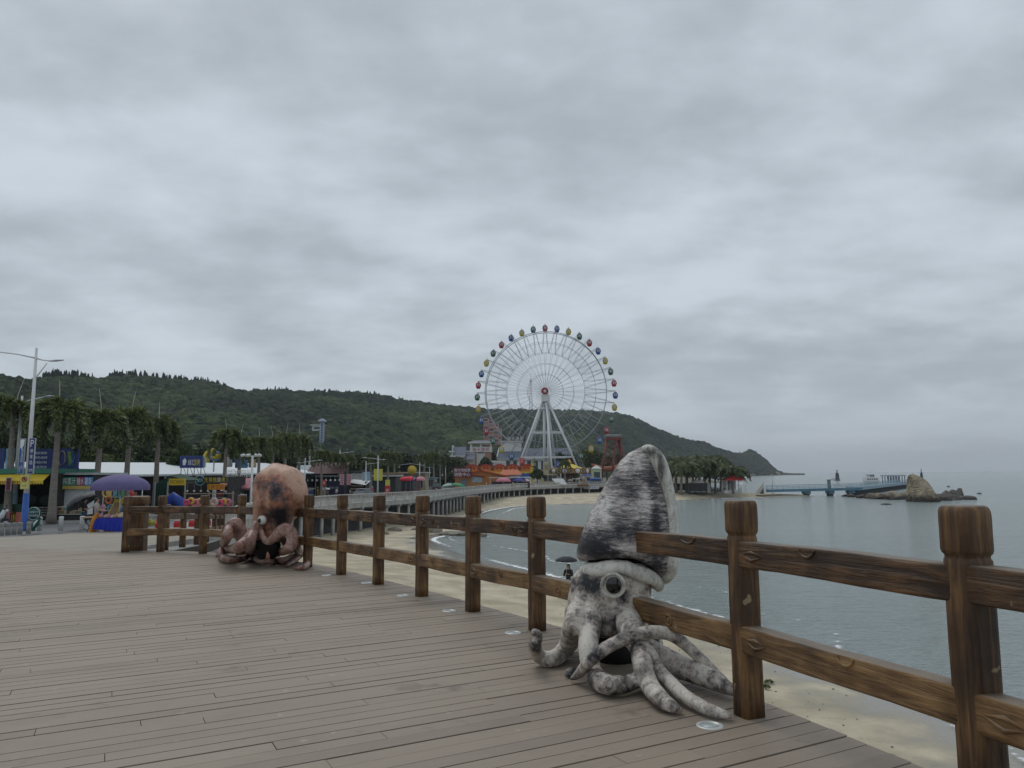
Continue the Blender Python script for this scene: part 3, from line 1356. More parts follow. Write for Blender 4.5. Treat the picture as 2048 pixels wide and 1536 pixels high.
def rail_mesh(L_, h, th, m, seed, knots=True):
    mb = MB(m)
    r_ = random.Random(seed)
    k = max(6, int(L_ / .12))
    rings = []
    for i in range(k + 1):
        x = -L_ / 2 + L_ * i / k
        ring = []
        hh = h / 2 * (1 + .018 * math.sin(x * 5 + seed) + .012 * math.sin(x * 17 + seed * 2))
        off = .003 * math.sin(x * 4.3 + seed * 3)
        for cy, cz in RSEC:
            ring.append((x, cy * th / 2 * (1 + r_.uniform(-.012, .012)), off + cz * hh * (1 + r_.uniform(-.006, .006))))
        rings.append(ring)
    mb.loft(rings)
    if knots:
        for _ in range(r_.choice([1, 1, 2])):
            x = r_.uniform(-L_ * .36, L_ * .36)
            top_ = r_.random() < .45
            zc_ = h * .46 if top_ else r_.uniform(-.2, .2) * h
            w_ = r_.uniform(.05, .085) if top_ else r_.uniform(.026, .042)
            hh = .042 if top_ else .034
            a0, a1 = (PI, 2 * PI) if top_ else (0, 2 * PI)
            pth = []
            for i in range(17):
                a = lerp(a0, a1, i / 16)
                pth.append((x + w_ * math.cos(a), th / 2 + .001, zc_ + hh * math.sin(a)))
            mb.tube(pth, .0085, 6, cap=True)
            if not top_:
                mb.tube([(x, th / 2 - .01, zc_), (x, th / 2 + .008, zc_)], [.022, .015], 8)
        if r_.random() < .6:        # chiselled split near the end
            x = r_.choice([-1, 1]) * L_ * .4
            mb.tube([(x - .1, th / 2, -.03 * h), (x, th / 2 + .004, .12 * h), (x + .1, th / 2, .02 * h)], [.002, .011, .003], 6)
            mb.tube([(x - .1, th / 2, -.03 * h), (x, th / 2 + .004, -.2 * h), (x + .1, th / 2, .02 * h)], [.002, .011, .003], 6)
    return mb


def railing(name, label, pts, zf, h, parent_loc, skip=(), hw=.069, th=.11, rh=.156, top=.955, low=.455):
    t = thing(name, label, 'railing', parent_loc)
    px, py, pz = parent_loc
    for i, (x, y) in enumerate(pts):
        a = pts[max(i - 1, 0)]
        c = pts[min(i + 1, len(pts) - 1)]
        ang = math.atan2(c[1] - a[1], c[0] - a[0])
        if i not in skip:
            post_mesh(h, hw, i * 1.3).build('post', t, (x - px, y - py, zf(x, y) - pz), (0, 0, ang))
        if i < len(pts) - 1:
            x1, y1 = pts[i + 1]
            L_ = math.hypot(x1 - x, y1 - y)
            an = math.atan2(y1 - y, x1 - x)
            dz = zf(x1, y1) - zf(x, y)
            lsd = math.atan2(dz, L_)
            # deck side is to the left of travel
            ox, oy = -math.sin(an) * .012, math.cos(an) * .012
            for (zz, m, sd) in ((top * h / 1.27, T_RAIL, i * 7 + 1), (low * h / 1.27, T_LOW, i * 7 + 4)):
                mx_, my_, mz_ = (x + x1) / 2 + ox, (y + y1) / 2 + oy, (zf(x, y) + zf(x1, y1)) / 2 + zz
                rail_mesh(L_ - hw * .9, rh, th, m, sd).build('rail', t, (mx_ - px, my_ - py, mz_ - pz), (0, -lsd, an))
    return t


railing('timber_railing', 'brown carved timber post-and-rail fence curving along the boardwalk edge', FP[:-1] + [(-8.93, 17.6)], deck_z, 1.27, (.23, 7.44, deck_z(.23, 7.44)), skip=(4,))

# heavy end post and the lower rail beside the ramp
zc0 = deck_z(-9.0, 18.2)
mb = post_mesh(1.27, .2, 2.0)
tag(mb.build('gate_post', None, (-8.95, 18.15, zc0), (0, 0, .12)), 'thick dark square timber post behind the end of the fence', 'post')
SF = [(-8.75, 19.2), (-9.35, 21.6), (-9.95, 24.0), (-10.6, 26.4), (-11.3, 28.8), (-12.05, 31.2), (-12.8, 33.6)]


def ramp_z(x, y):
    return interp(y, [18, 24, 34], [5.22, 4.85, 4.3])


railing('ramp_railing', 'lower timber railing running away beside the ramp to the street', SF, ramp_z, 1.12, (SF[0][0], SF[0][1], ramp_z(*SF[0])), hw=.08, th=.09)
b = MB(mat('deck_frame', (.03, .026, .022), .9))
b.strip([(x + .22, y, ramp_z(x, y) - .02) for x, y in SF], [(x + .22, y, ramp_z(x, y) - .32) for x, y in SF])
b.m(PAVE)
b.strip([(x - 5, y + 1.0, plaza_z(x - 5, y + 1) - .1) for x, y in SF], [(x + .22, y, ramp_z(x, y) - .02) for x, y in SF])
structure(b.build('ramp'))

# round lamps set flush in the boards
RIM = mat('lamp_rim', (.55, .56, .55), .35, .3)
LENS = mat('lamp_lens', (.42, .47, .46), .15, vary=.05)
lm = [(1420, 1452, "beside the tip of the squid's longest arm"), (1026, 1266, "first lamp left of the squid, by its curled arm"), (898, 1222, 'second lamp left of the squid'), (805, 1191, 'third lamp left of the squid'), (733, 1166, 'fourth lamp left of the squid'), (653, 1151, "farthest back, nearest the octopus")]
for x, y, w in lm:
    p = GD(x, y)
    t = thing('deck_lamp', 'white lamp flush in the boards, ' + w, 'lamp', p, 0, 'round lamps set in the boardwalk')
    MB(RIM).lathe([(.078, -.02), (.078, .005), (.072, .008), (.053, .007), (.051, .002)], 28).build('rim', t)
    MB(LENS).lathe([(.052, -.01), (.052, .004), (0, .006)], 28).build('lens', t)
# ------------------------------------------------------------------ painted concrete sculptures


def mottled(name, cols, scale=2.2, streak=None, rough=.55, bump=.5, fine=9.0, contrast=(.3, .72)):
    """blotchy hand-painted finish: ramp of four colours over layered noise"""
    m = bpy.data.materials.new(name)
    n, N, L, b = nt(m)
    t_ = N.new('ShaderNodeTexCoord')
    mp = N.new('ShaderNodeMapping')
    if streak:
        mp.inputs['Scale'].default_value = streak
    L.new(t_.outputs['Object'], mp.inputs['Vector'])

    def noise(sc, det, ro, di=0.0, src=None):
        q = N.new('ShaderNodeTexNoise')
        q.inputs['Scale'].default_value = sc
        q.inputs['Detail'].default_value = det
        q.inputs['Roughness'].default_value = ro
        q.inputs['Distortion'].default_value = di
        L.new(src or t_.outputs['Object'], q.inputs['Vector'])
        return q.outputs['Fac']
    a = noise(scale, 5, .6, .4)
    f = noise(fine, 8, .72, .3, mp.outputs[0])
    g_ = noise(fine * 4, 6, .75, 0.0, mp.outputs[0])

    def mad(x, k, y):
        q = N.new('ShaderNodeMath')
        q.operation = 'MULTIPLY_ADD'
        q.inputs[1].default_value = k
        L.new(x, q.inputs[0])
        if isinstance(y, float):
            q.inputs[2].default_value = y
        else:
            L.new(y, q.inputs[2])
        return q.outputs[0]
    s = mad(a, .5, mad(f, .36, mad(g_, .14, 0.0)))
    at = N.new('ShaderNodeAttribute')
    at.attribute_name = 'paint'
    s = mad(at.outputs['Fac'], .22, s)
    rp = N.new('ShaderNodeValToRGB')
    els = rp.color_ramp.elements
    p0, p1 = contrast
    els[0].position, els[1].position = p0, p1
    els[0].color, els[1].color = (*cols[0], 1), (*cols[-1], 1)
    for i, c in enumerate(cols[1:-1]):
        e = els.new(lerp(p0, p1, (i + 1) / (len(cols) - 1)))
        e.color = (*c, 1)
    L.new(s, rp.inputs['Fac'])
    # dirt that sits in cracks
    vo = noise(fine * 1.6, 9, .8, 1.2)
    mr = N.new('ShaderNodeMapRange')
    mr.inputs[1].default_value, mr.inputs[2].default_value = .36, .47
    mr.inputs[3].default_value, mr.inputs[4].default_value = .45, 1
    L.new(vo, mr.inputs[0])
    sc = N.new('ShaderNodeVectorMath')
    sc.operation = 'SCALE'
    L.new(rp.outputs[0], sc.inputs[0])
    L.new(mr.outputs[0], sc.inputs['Scale'])
    L.new(sc.outputs[0], b.inputs['Base Color'])
    b.inputs['Roughness'].default_value = rough
    b.inputs['Specular IOR Level'].default_value = .35
    bp = N.new('ShaderNodeBump')
    bp.inputs['Strength'].default_value = bump
    bp.inputs['Distance'].default_value = .03
    L.new(mad(f, .6, mad(vo, .4, 0.0)), bp.inputs['Height'])
    L.new(bp.outputs[0], b.inputs['Normal'])
    MATS[name] = m
    return m


SQ_M = mottled('squid_mantle_paint', [(.014, .014, .018), (.055, .053, .06), (.31, .27, .255), (.6, .575, .54)], 1.9, (1, 1, 5.5), fine=11, contrast=(.415, .58), rough=.42)
SQ_L = mottled('squid_limb_paint', [(.022, .023, .027), (.17, .15, .135), (.43, .37, .325), (.62, .575, .5)], 3.4, (1, 1, 1), fine=11, contrast=(.42, .56))
SQ_P = mottled('squid_pale_paint', [(.1, .095, .085), (.36, .34, .3), (.58, .56, .5), (.66, .64, .58)], 2.6, (1.4, 1.4, .45), fine=9, contrast=(.39, .57))
WHITE_EYE = mat('eye_white', (.55, .54, .5), .35, vary=.12, vscale=8)
BLACK_EYE = mat('eye_black', (.008, .008, .009), .12, vary=.05, spec=.6)
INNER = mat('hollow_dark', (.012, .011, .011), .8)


def fuse(mb, name, parent, voxel, it=8):
    """one continuous skin over overlapping volumes"""
    o = mb.build(name, parent)
    r = o.modifiers.new('skin', 'REMESH')
    r.mode = 'VOXEL'
    r.voxel_size = voxel
    q = o.modifiers.new('soft', 'SMOOTH')
    q.factor = .5
    q.iterations = it
    dg = bpy.context.evaluated_depsgraph_get()
    me = bpy.data.meshes.new_from_object(o.evaluated_get(dg))
    o.modifiers.clear()
    me.name = name
    me.materials.clear()
    me.materials.append(mb.mats[0])
    me.polygons.foreach_set('use_smooth', np.ones(len(me.polygons), bool))
    o.data = me
    return o


def paint(o, org, spots):
    """hand-painted patches: (centre in the world, radius, amount); negative is dark"""
    me = o.data
    co = np.empty(len(me.vertices) * 3, np.float32)
    me.vertices.foreach_get('co', co)
    co = co.reshape(-1, 3) + np.array(org)
    val = np.zeros(len(co))
    for c, r, a in spots:
        k = np.exp(-(((co - np.array(c)) / np.array(r)) ** 2).sum(1))
        val += a * k
    at = me.attributes.new('paint', 'FLOAT', 'POINT')
    at.data.foreach_set('value', val.astype(np.float32))


def limb(parent, org, pts, m, n=18, squash=None, name='tentacle', jit=.012, up=(0, 0, 1), steps=9, into=None):
    """pts: (point, radius) along the limb, smoothed; org: the thing's base"""
    P = [(p[0] - org[0], p[1] - org[1], p[2] - org[2], r) for p, r in pts]
    C_ = catmull(P, steps)
    mb = into or MB(m)
    mb.tube([c[:3] for c in C_], [max(c[3], .004) for c in C_], n, squash=squash, jit=jit, up=up)
    return mb if into else mb.build(name, parent)


def ringed(parent, org, rows, m, name, n=40, amp=.012, into=None):
    """rows: (centre, rx, ry, zfun) lofted"""
    mb = into or MB(m)
    rings = []
    for (c, rx, ry, zf) in rows:
        ring = []
        for k in range(n):
            a = 2 * PI * k / n
            w = 1 + amp * math.sin(3 * a + c[2] * 9) + amp * .7 * math.sin(7 * a - c[2] * 15)
            ring.append((c[0] - org[0] + rx * math.cos(a) * w, c[1] - org[1] + ry * math.sin(a) * w, c[2] - org[2] + (zf(a) if zf else 0)))
        rings.append(ring)
    mb.loft(rings)
    return mb if into else mb.build(name, parent)


# ---- squid
SD = 6.0
org = V((.95, 5.95, deck_z(.95, 5.95)))
SQ = thing('squid_sculpture', 'large grey and black mottled squid sculpture straddling the timber fence', 'sculpture', org)
prof = [(893, 1287, 1303), (897, 1276, 1309), (906, 1258, 1316), (920, 1243, 1323), (940, 1229, 1329), (962, 1215, 1334), (985, 1203, 1338), (1010, 1190, 1342), (1035, 1177, 1345), (1060, 1166, 1347), (1082, 1158, 1347), (1100, 1154, 1345), (1114, 1154, 1342), (1122, 1160, 1337), (1124, 1170, 1328), (1118, 1178, 1320)]
rows = []
for i, (yv, xl, xr) in enumerate(prof):
    a_, b_ = PX(xl, yv, SD), PX(xr, yv, SD)
    rx = (b_.x - a_.x) / 2
    k = min(1, max(0, (yv - 1000) / 110))

    def zf(a, k=k):
        return k * (.055 * max(0, -math.sin(a)) - .16 * max(0, math.cos(a)) ** 1.5)
    rows.append((V(((a_.x + b_.x) / 2, SD + .02, (a_.z + b_.z) / 2)), rx, rx * .84, zf if k > 0 else None))
mant = ringed(SQ, org, rows, SQ_M, 'mantle', 64, .006)
paint(mant, org, [(PX(1176, 1092, 5.72), (.16, .4, .1), -.75), (PX(1240, 1060, 5.66), (.18, .3, .14), -.28), (PX(1262, 985, 5.7), (.13, .3, .2), -.12), (PX(1316, 935, 5.8), (.08, .3, .13), -.25), (PX(1313, 1060, 5.75), (.045, .3, .3), -.4),
                  (PX(1212, 1010, 5.72), (.05, .3, .17), .42), (PX(1258, 920, 5.8), (.16, .4, .1), .32), (PX(1262, 1098, 5.66), (.13, .3, .045), .5), (PX(1180, 1040, 5.75), (.05, .3, .1), .2), (PX(1296, 1010, 5.7), (.07, .3, .12), .22)])
# the fin: a thick pale flap down the right side
fin = [((1284, 897), .022, 5.98), ((1297, 902), .056, 5.98), ((1309, 920), .078, 5.99), ((1319, 955), .086, 6.0), ((1327, 1000), .086, 6.02), ((1332, 1050), .087, 6.02), ((1333, 1095), .09, 6.01), ((1331, 1135), .09, 5.99), ((1328, 1156), .06, 5.97), ((1324, 1167), .02, 5.96)]
fo_ = limb(SQ, org, [(PX(x, y, dd), r) for (x, y), r, dd in fin], SQ_P, 26, (1.9, 1.0), 'fin', up=(0, 1, 0))
paint(fo_, org, [(PX(1318, yy_, 5.9), (.035, .2, .12), -.55) for yy_ in (930, 1000, 1070)] + [(PX(1300, 905, 5.9), (.05, .2, .04), -.4)])
# collar fold under the mantle
pts = []
cc = PX(1243, 1143, SD)
for i in range(41):
    a = 2 * PI * i / 40
    fr = max(0, -math.sin(a))
    pts.append((cc.x + .288 * math.cos(a), cc.y + .25 * math.sin(a) + .01, cc.z + .06 * fr - .1 * max(0, math.cos(a)) + .005 * math.sin(6 * a)))
mb = MB(SQ_P)
mb.tube([V(p) - org for p in pts], [.05 + .003 * math.sin(i) for i in range(41)], 16, cap=False, squash=(1.15, .85))
mb.build('collar', SQ)
hp = [(1122, 1178, 1308), (1136, 1160, 1308), (1152, 1148, 1306), (1172, 1141, 1304), (1195, 1137, 1302), (1220, 1135, 1300), (1245, 1137, 1298), (1262, 1150, 1290), (1270, 1180, 1270)]
rows = []
for yv, xl, xr in hp:
    a_, b_ = PX(xl, yv, SD), PX(xr, yv, SD)
    rx = (b_.x - a_.x) / 2
    rows.append((V(((a_.x + b_.x) / 2, SD + .02, (a_.z + b_.z) / 2)), rx, rx * .84, None))
SB = MB(SQ_L)
ringed(SQ, org, rows, SQ_L, 'body', 44, .012, into=SB)
ec = PX(1226, 1169, 5.735)
e = MB(SQ_P).ball((0, 0, 0), .088, 22, (1, .55, 1))
e.tube([(.082 * math.cos(2 * PI * i / 28), -.024, .084 * math.sin(2 * PI * i / 28)) for i in range(29)], .014, 8, cap=False)
eo = e.build('eye', SQ, ec - org, (0.12, 0, -.12))
MB(WHITE_EYE).ball((0, -.012, 0), .07, 22, (1, .62, 1)).build('eyeball', eo)
MB(BLACK_EYE).ball((.004, -.034, .002), .06, 20, (1, .55, 1.05)).build('pupil', eo)


def DP(x, y, d):
    return PX(x, y, d)


T = lambda *a: limb(SQ, org, [(q, r * .8) for q, r in a], SQ_L, 20, (1, 1), 'tentacle', .012, steps=9)
TB = lambda *a: limb(SQ, org, [(q, r * .8) for q, r in a], SQ_L, 20, (1, 1), 'tentacle', .0, steps=9, into=SB)
# far left arm curling up at its tip
TB((DP(1185, 1195, 6.0), .1), (DP(1160, 1218, 5.87), .108), (DP(1146, 1250, 5.72), .095), (GD(1132, 1296, .09), .088), (GD(1104, 1318, .06), .078), (GD(1078, 1312, .075), .07), (DP(1070, 1292, 5.72), .062), (DP(1074, 1272, 5.7), .055), (DP(1068, 1264, 5.66), .035), (DP(1063, 1268, 5.63), .012))
# middle arm dropping straight, then sliding right along the boards
TB((DP(1195, 1205, 5.95), .1), (DP(1184, 1230, 5.8), .108), (DP(1179, 1264, 5.66), .098), (DP(1177, 1300, 5.52), .09), (GD(1186, 1346, .085), .088), (GD(1212, 1368, .08), .084), (GD(1246, 1369, .075), .075), (GD(1278, 1360, .07), .06), (GD(1306, 1354, .06), .04))
# broad front arm turning right into a thick arm that passes behind the post
TB((DP(1250, 1200, 5.95), .11), (DP(1254, 1232, 5.8), .125), (DP(1264, 1262, 5.6), .125), (DP(1288, 1296, 5.52), .115), (DP(1326, 1318, 5.5), .11), (GD(1372, 1338, .1), .1), (GD(1416, 1356, .09), .085), (GD(1452, 1374, .07), .06), (GD(1478, 1388, .05), .03))
# thin arm arching across the front
T((GD(1141, 1358, .03), .014), (GD(1154, 1350, .06), .034), (DP(1178, 1324, 5.3), .05), (DP(1212, 1296, 5.3), .054), (DP(1254, 1276, 5.32), .057), (DP(1298, 1265, 5.34), .058), (DP(1338, 1268, 5.36), .056), (DP(1372, 1290, 5.36), .052), (DP(1410, 1326, 5.34), .046), (DP(1446, 1360, 5.32), .038), (DP(1470, 1384, 5.3), .02))
# two arms reaching towards the viewer
TB((DP(1272, 1272, 5.5), .09), (DP(1282, 1300, 5.34), .095), (DP(1286, 1328, 5.2), .092), (GD(1298, 1368, .085), .08), (GD(1322, 1398, .065), .068), (GD(1348, 1415, .045), .045), (GD(1365, 1422, .015), .012))
T((DP(1296, 1300, 5.36), .07), (DP(1312, 1336, 5.2), .064), (GD(1340, 1366, .085), .06), (GD(1372, 1394, .06), .054), (GD(1412, 1416, .05), .046), (GD(1446, 1428, .04), .035), (GD(1464, 1432, .025), .018))
# arms at the back, seen between the others
T((DP(1290, 1215, 6.1), .11), (DP(1300, 1262, 6.15), .1), (GD(1312, 1296, .08), .085), (GD(1330, 1308, .05), .05))
T((DP(1150, 1215, 6.1), .1), (DP(1146, 1262, 6.15), .09), (GD(1140, 1292, .06), .07), (GD(1128, 1300, .04), .03))
bd = fuse(SB, 'body', SQ, .0135, 5)
paint(bd, org, [(PX(1172, 1160, 5.75), (.1, .2, .1), -.45), (PX(1245, 1195, 5.75), (.07, .2, .05), -.4), (PX(1258, 1222, 5.7), (.1, .3, .12), .25), (PX(1280, 1160, 5.75), (.08, .3, .1), .3), (PX(1160, 1225, 5.75), (.1, .3, .12), .2)])
mb = MB(SQ_L)
mb.tube([GD(1130, 1348, .03) - org, GD(1143, 1346, .035) - org, GD(1158, 1340, .03) - org], [.02, .04, .02], 12)
mb.build('tentacle', SQ)
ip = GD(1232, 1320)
MB(INNER).lathe([(.15, -.01), (.16, .1), (.15, .33), (.13, .36), (0, .37)], 20).build('hollow_shade', SQ, ip - org)  # black drum added as the shade in the hollow between the arms

# ---- octopus
OC_H = mottled('octopus_head_paint', [(.03, .027, .034), (.15, .095, .088), (.4, .175, .105), (.5, .3, .21)], 1.5, None, fine=5.0, contrast=(.41, .585), rough=.34, bump=.9)
OC_L = mottled('octopus_limb_paint', [(.06, .04, .04), (.2, .105, .08), (.34, .195, .155), (.42, .32, .285)], 1.9, None, fine=6, contrast=(.41, .58), rough=.34, bump=.5)
OD = 14.0
org = GD(540, 1118)
OC = thing('octopus_sculpture', 'rust red and grey mottled octopus sculpture sitting over the timber fence', 'sculpture', org)
ohp = [(928, 554, 569), (929.5, 546, 577), (933, 535, 588), (940, 521, 599), (949, 513, 607), (959, 509, 611), (972, 506.5, 615.5), (985, 506, 616.5), (998, 506.5, 616), (1010, 507, 612), (1022, 507, 604), (1033, 507, 593), (1044, 507, 583), (1056, 508, 578), (1067, 509, 577), (1078, 513, 576), (1087, 522, 568)]
rows = []
for yv, xl, xr in ohp:
    a_, b_ = PX(xl, yv, OD), PX(xr, yv, OD)
    rx = (b_.x - a_.x) / 2
    rows.append((V(((a_.x + b_.x) / 2, OD + .02, (a_.z + b_.z) / 2)), rx, rx * .95 if yv < 1020 else rx * .85, None))
hd = ringed(OC, org, rows, OC_H, 'head', 72, .014)
sm = hd.modifiers.new('sub', 'SUBSURF')
sm.levels = sm.render_levels = 1
m2 = bpy.data.meshes.new_from_object(hd.evaluated_get(bpy.context.evaluated_depsgraph_get()))
hd.modifiers.clear()
hd.data = m2
m2.name = 'head'
for v_ in m2.vertices:                                # hand-modelled lumps
    n_ = v_.co * 4.2
    a_ = vnoise(np.array([n_.x + 9]), np.array([n_.z + n_.y * .7 + 9]), 3)[0] - .5
    b_ = vnoise(np.array([n_.x * 2.4 + 9]), np.array([n_.z * 2.4 + n_.y * 1.7 + 9]), 8)[0] - .5
    v_.co += v_.normal * (.06 * a_ + .03 * b_)
paint(hd, org, [(PX(540, 985, 13.5), (.16, .3, .34), -.36), (PX(550, 1030, 13.6), (.22, .3, .18), -.3), (PX(590, 950, 13.7), (.35, .5, .25), .5), (PX(596, 985, 13.6), (.16, .3, .3), .2), (PX(545, 940, 13.7), (.3, .4, .12), .3), (PX(533, 1000, 13.5), (.035, .3, .16), .75), (PX(512, 990, 13.8), (.06, .3, .4), .15)])
ec = PX(525, 1040, 13.67)
e = MB(OC_L).ball((0, 0, 0), .098, 20, (1, .7, 1))
eo = e.build('eye', OC, ec - org, (0, 0, -.2))
MB(WHITE_EYE).ball((.006, -.028, 0), .083, 20, (1, .6, 1)).build('eyeball', eo)
MB(BLACK_EYE).ball((-.012, -.052, -.004), .05, 18, (1, .6, 1)).build('pupil', eo)
T = lambda *a: limb(OC, org, [(q, r * .73) for q, r in a], OC_L, 22, (1.12, .9), 'tentacle', .008, steps=9)
# left arm: reared-up loop with suckers
raised = [(DP(512, 1062, 13.9), .13), (DP(500, 1078, 13.8), .13), (DP(487, 1080, 13.75), .14), (DP(479, 1060, 13.7), .15), (DP(470, 1047, 13.66), .14), (DP(459, 1056, 13.6), .12), (DP(453, 1076, 13.55), .11), (GD(447, 1092, .1), .1), (GD(440, 1106, .07), .07), (GD(433, 1112, .03), .03)]
T(*raised)
Cc = catmull([(*(p - org), r) for p, r in raised[4:9]], 5)
for c in Cc[1:-2:2]:
    q = V(c[:3])
    for dx, dy in ((-.055, -.075), (.045, -.085)):
        cen = q + V((dx * c[3] / .1, dy * c[3] / .1, .01))
        mb = MB(OC_L)
        mb.tube([(cen.x + .02 * math.cos(2 * PI * i / 10), cen.y, cen.z + .02 * math.sin(2 * PI * i / 10)) for i in range(11)], .008, 5, cap=False)
        mb.build('sucker', OC)
T((DP(520, 1050, 13.75), .12), (DP(506, 1066, 13.6), .13), (DP(492, 1083, 13.5), .13), (DP(474, 1096, 13.4), .12), (GD(454, 1100, .12), .1), (GD(441, 1106, .1), .085), (GD(447, 1117, .09), .085), (GD(468, 1119, .09), .09), (GD(490, 1116, .09), .08), (GD(502, 1106, .08), .03))
T((DP(514, 1048, 13.7), .11), (DP(505, 1070, 13.5), .13), (DP(499, 1090, 13.35), .125), (GD(506, 1108, .11), .115), (GD(520, 1119, .095), .1), (GD(538, 1122, .09), .09), (GD(550, 1117, .08), .06), (GD(556, 1112, .06), .02))
# web below the eye and right arm
T((DP(522, 1062, 13.62), .07), (DP(528, 1078, 13.5), .075), (DP(538, 1083, 13.45), .08), (DP(550, 1074, 13.4), .1), (DP(560, 1064, 13.38), .125), (DP(574, 1060, 13.4), .14), (DP(584, 1072, 13.42), .135), (DP(582, 1090, 13.4), .12), (DP(570, 1101, 13.36), .1), (GD(556, 1106, .12), .085), (GD(552, 1116, .09), .08), (GD(566, 1121, .08), .08), (GD(582, 1114, .09), .075), (GD(600, 1106, .1), .075), (GD(613, 1110, .09), .075), (GD(617, 1124, .075), .07), (GD(608, 1134, .06), .06), (GD(594, 1136, .045), .04), (GD(588, 1135, .03), .015))
T((DP(570, 1050, 14.1), .14), (DP(586, 1074, 13.95), .12), (DP(592, 1094, 13.8), .11), (GD(600, 1108, .08), .1), (GD(590, 1120, .06), .07), (GD(576, 1130, .04), .045), (GD(573, 1134, .02), .012))
T((DP(566, 1055, 13.9), .16), (DP(572, 1080, 13.8), .13), (GD(584, 1108, .08), .08), (GD(596, 1114, .05), .05))
T((DP(530, 1070, 14.2), .14), (DP(516, 1090, 14.1), .12), (GD(500, 1104, .08), .1), (GD(484, 1106, .06), .06))
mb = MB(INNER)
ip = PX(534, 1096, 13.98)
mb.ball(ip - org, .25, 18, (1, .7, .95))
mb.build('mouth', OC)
mb = MB(OC_H)
q = PX(536, 1108, 13.3) - org
mb.tube([q + V((0, 0, -.08)), q + V((0, 0, -.02)), q + V((-.01, 0, .04))], [.04, .032, .004], 8)
mb.build('beak', OC)
# ------------------------------------------------------------------ makers for plants, people, lamps, signs
LEAF_PALM = attr_mat('palm_leaf', (.014, .022, .009), (.3, .32, .105), .5, two=(.08, .11, .036), spec=.35)
LEAF_COCO = attr_mat('coconut_leaf', (.02, .032, .011), (.17, .19, .06), .5, two=(.055, .082, .026), spec=.35)
LEAF_TREE = attr_mat('tree_leaf', (.01, .018, .007), (.1, .125, .038), .6, two=(.033, .052, .017), spec=.3)
LEAF_LITE = attr_mat('light_tree_leaf', (.03, .042, .012), (.22, .22, .06), .6, two=(.09, .11, .03), spec=.3)
BARK = mat('palm_bark', (.2, .18, .155), .9, vary=.3, vscale=3, stretch=(1, 1, 6), bump=.5, bscale=9)
BARKD = mat('tree_bark', (.1, .085, .065), .9, vary=.3, vscale=4, bump=.6, bscale=14)
SPEAR = mat('palm_spear', (.42, .43, .3), .6)


def quads_from(cen, ax, side, ln, wd):
    """leaf quads: centre line start cen, along ax*ln, half width side*wd"""
    a = cen - side * wd[:, None] * .3
    b = cen + side * wd[:, None] * .3
    m0 = cen + ax * (ln * .5)[:, None]
    t = cen + ax * ln[:, None]
    v = np.stack([cen, m0 - side * wd[:, None], t, m0 + side * wd[:, None]], 1)
    return v.reshape(-1, 3), np.arange(len(cen) * 4).reshape(-1, 4)


def unit(a):
    return a / (np.linalg.norm(a, axis=-1, keepdims=True) + 1e-9)


def frond_set(seed, n, r_len, rise, drop, nl, ll, lw, plume=True, up_bias=0.0, hang=.3):
    g = np.random.default_rng(seed)
    V_, T_ = [], []
    rach = []
    for k in range(n):
        az = 2 * PI * (k * .381966 + g.uniform(-.03, .03))
        lift = g.uniform(.7, 1.25)
        L_ = r_len * g.uniform(.85, 1.12)
        t = np.linspace(0, 1, 9)
        rr = L_ * t ** .85
        zz = rise * lift * t * 2.2 - (rise * lift * 1.2 + drop * g.uniform(.75, 1.2)) * t * t + up_bias * t
        P_ = np.stack([rr * math.cos(az), rr * math.sin(az), zz], 1)
        rach.append(P_)
        ts = np.sort(g.uniform(.12, 1, nl))
        c = np.stack([np.interp(ts, t, P_[:, i]) for i in range(3)], 1)
        d = unit(np.stack([np.interp(ts, t, np.gradient(P_[:, i])) for i in range(3)], 1))
        up = np.array([0, 0, 1.0])
        sd = unit(np.cross(d, up))
        nv = unit(np.cross(sd, d))
        if plume:
            ph = g.uniform(0, 2 * PI, nl)
        else:
            ph = np.where(g.uniform(0, 1, nl) < .5, 0, PI) + g.normal(0, .22, nl)
        out = sd * np.cos(ph)[:, None] + nv * np.sin(ph)[:, None]
        ax = unit(out + d * .75 + np.array([0, 0, -hang]) + g.normal(0, .12, (nl, 3)))
        side = unit(np.cross(ax, g.normal(0, 1, (nl, 3))))
        ln = ll * (1 - .65 * np.abs(ts - .45)) * g.uniform(.8, 1.15, nl)
        v, _ = quads_from(c, ax, side, ln, np.full(nl, lw))
        V_.append(v)
        tt = np.clip(.42 + .4 * np.clip(nv[:, 2] * np.sin(ph) if plume else nv[:, 2], -1, 1) * .6 + g.normal(0, .14, nl) + .12 * (lift - 1), 0, 1)
        T_.append(np.repeat(tt, 4))
    v = np.concatenate(V_)
    return v, np.arange(len(v)).reshape(-1, 4), np.concatenate(T_), rach


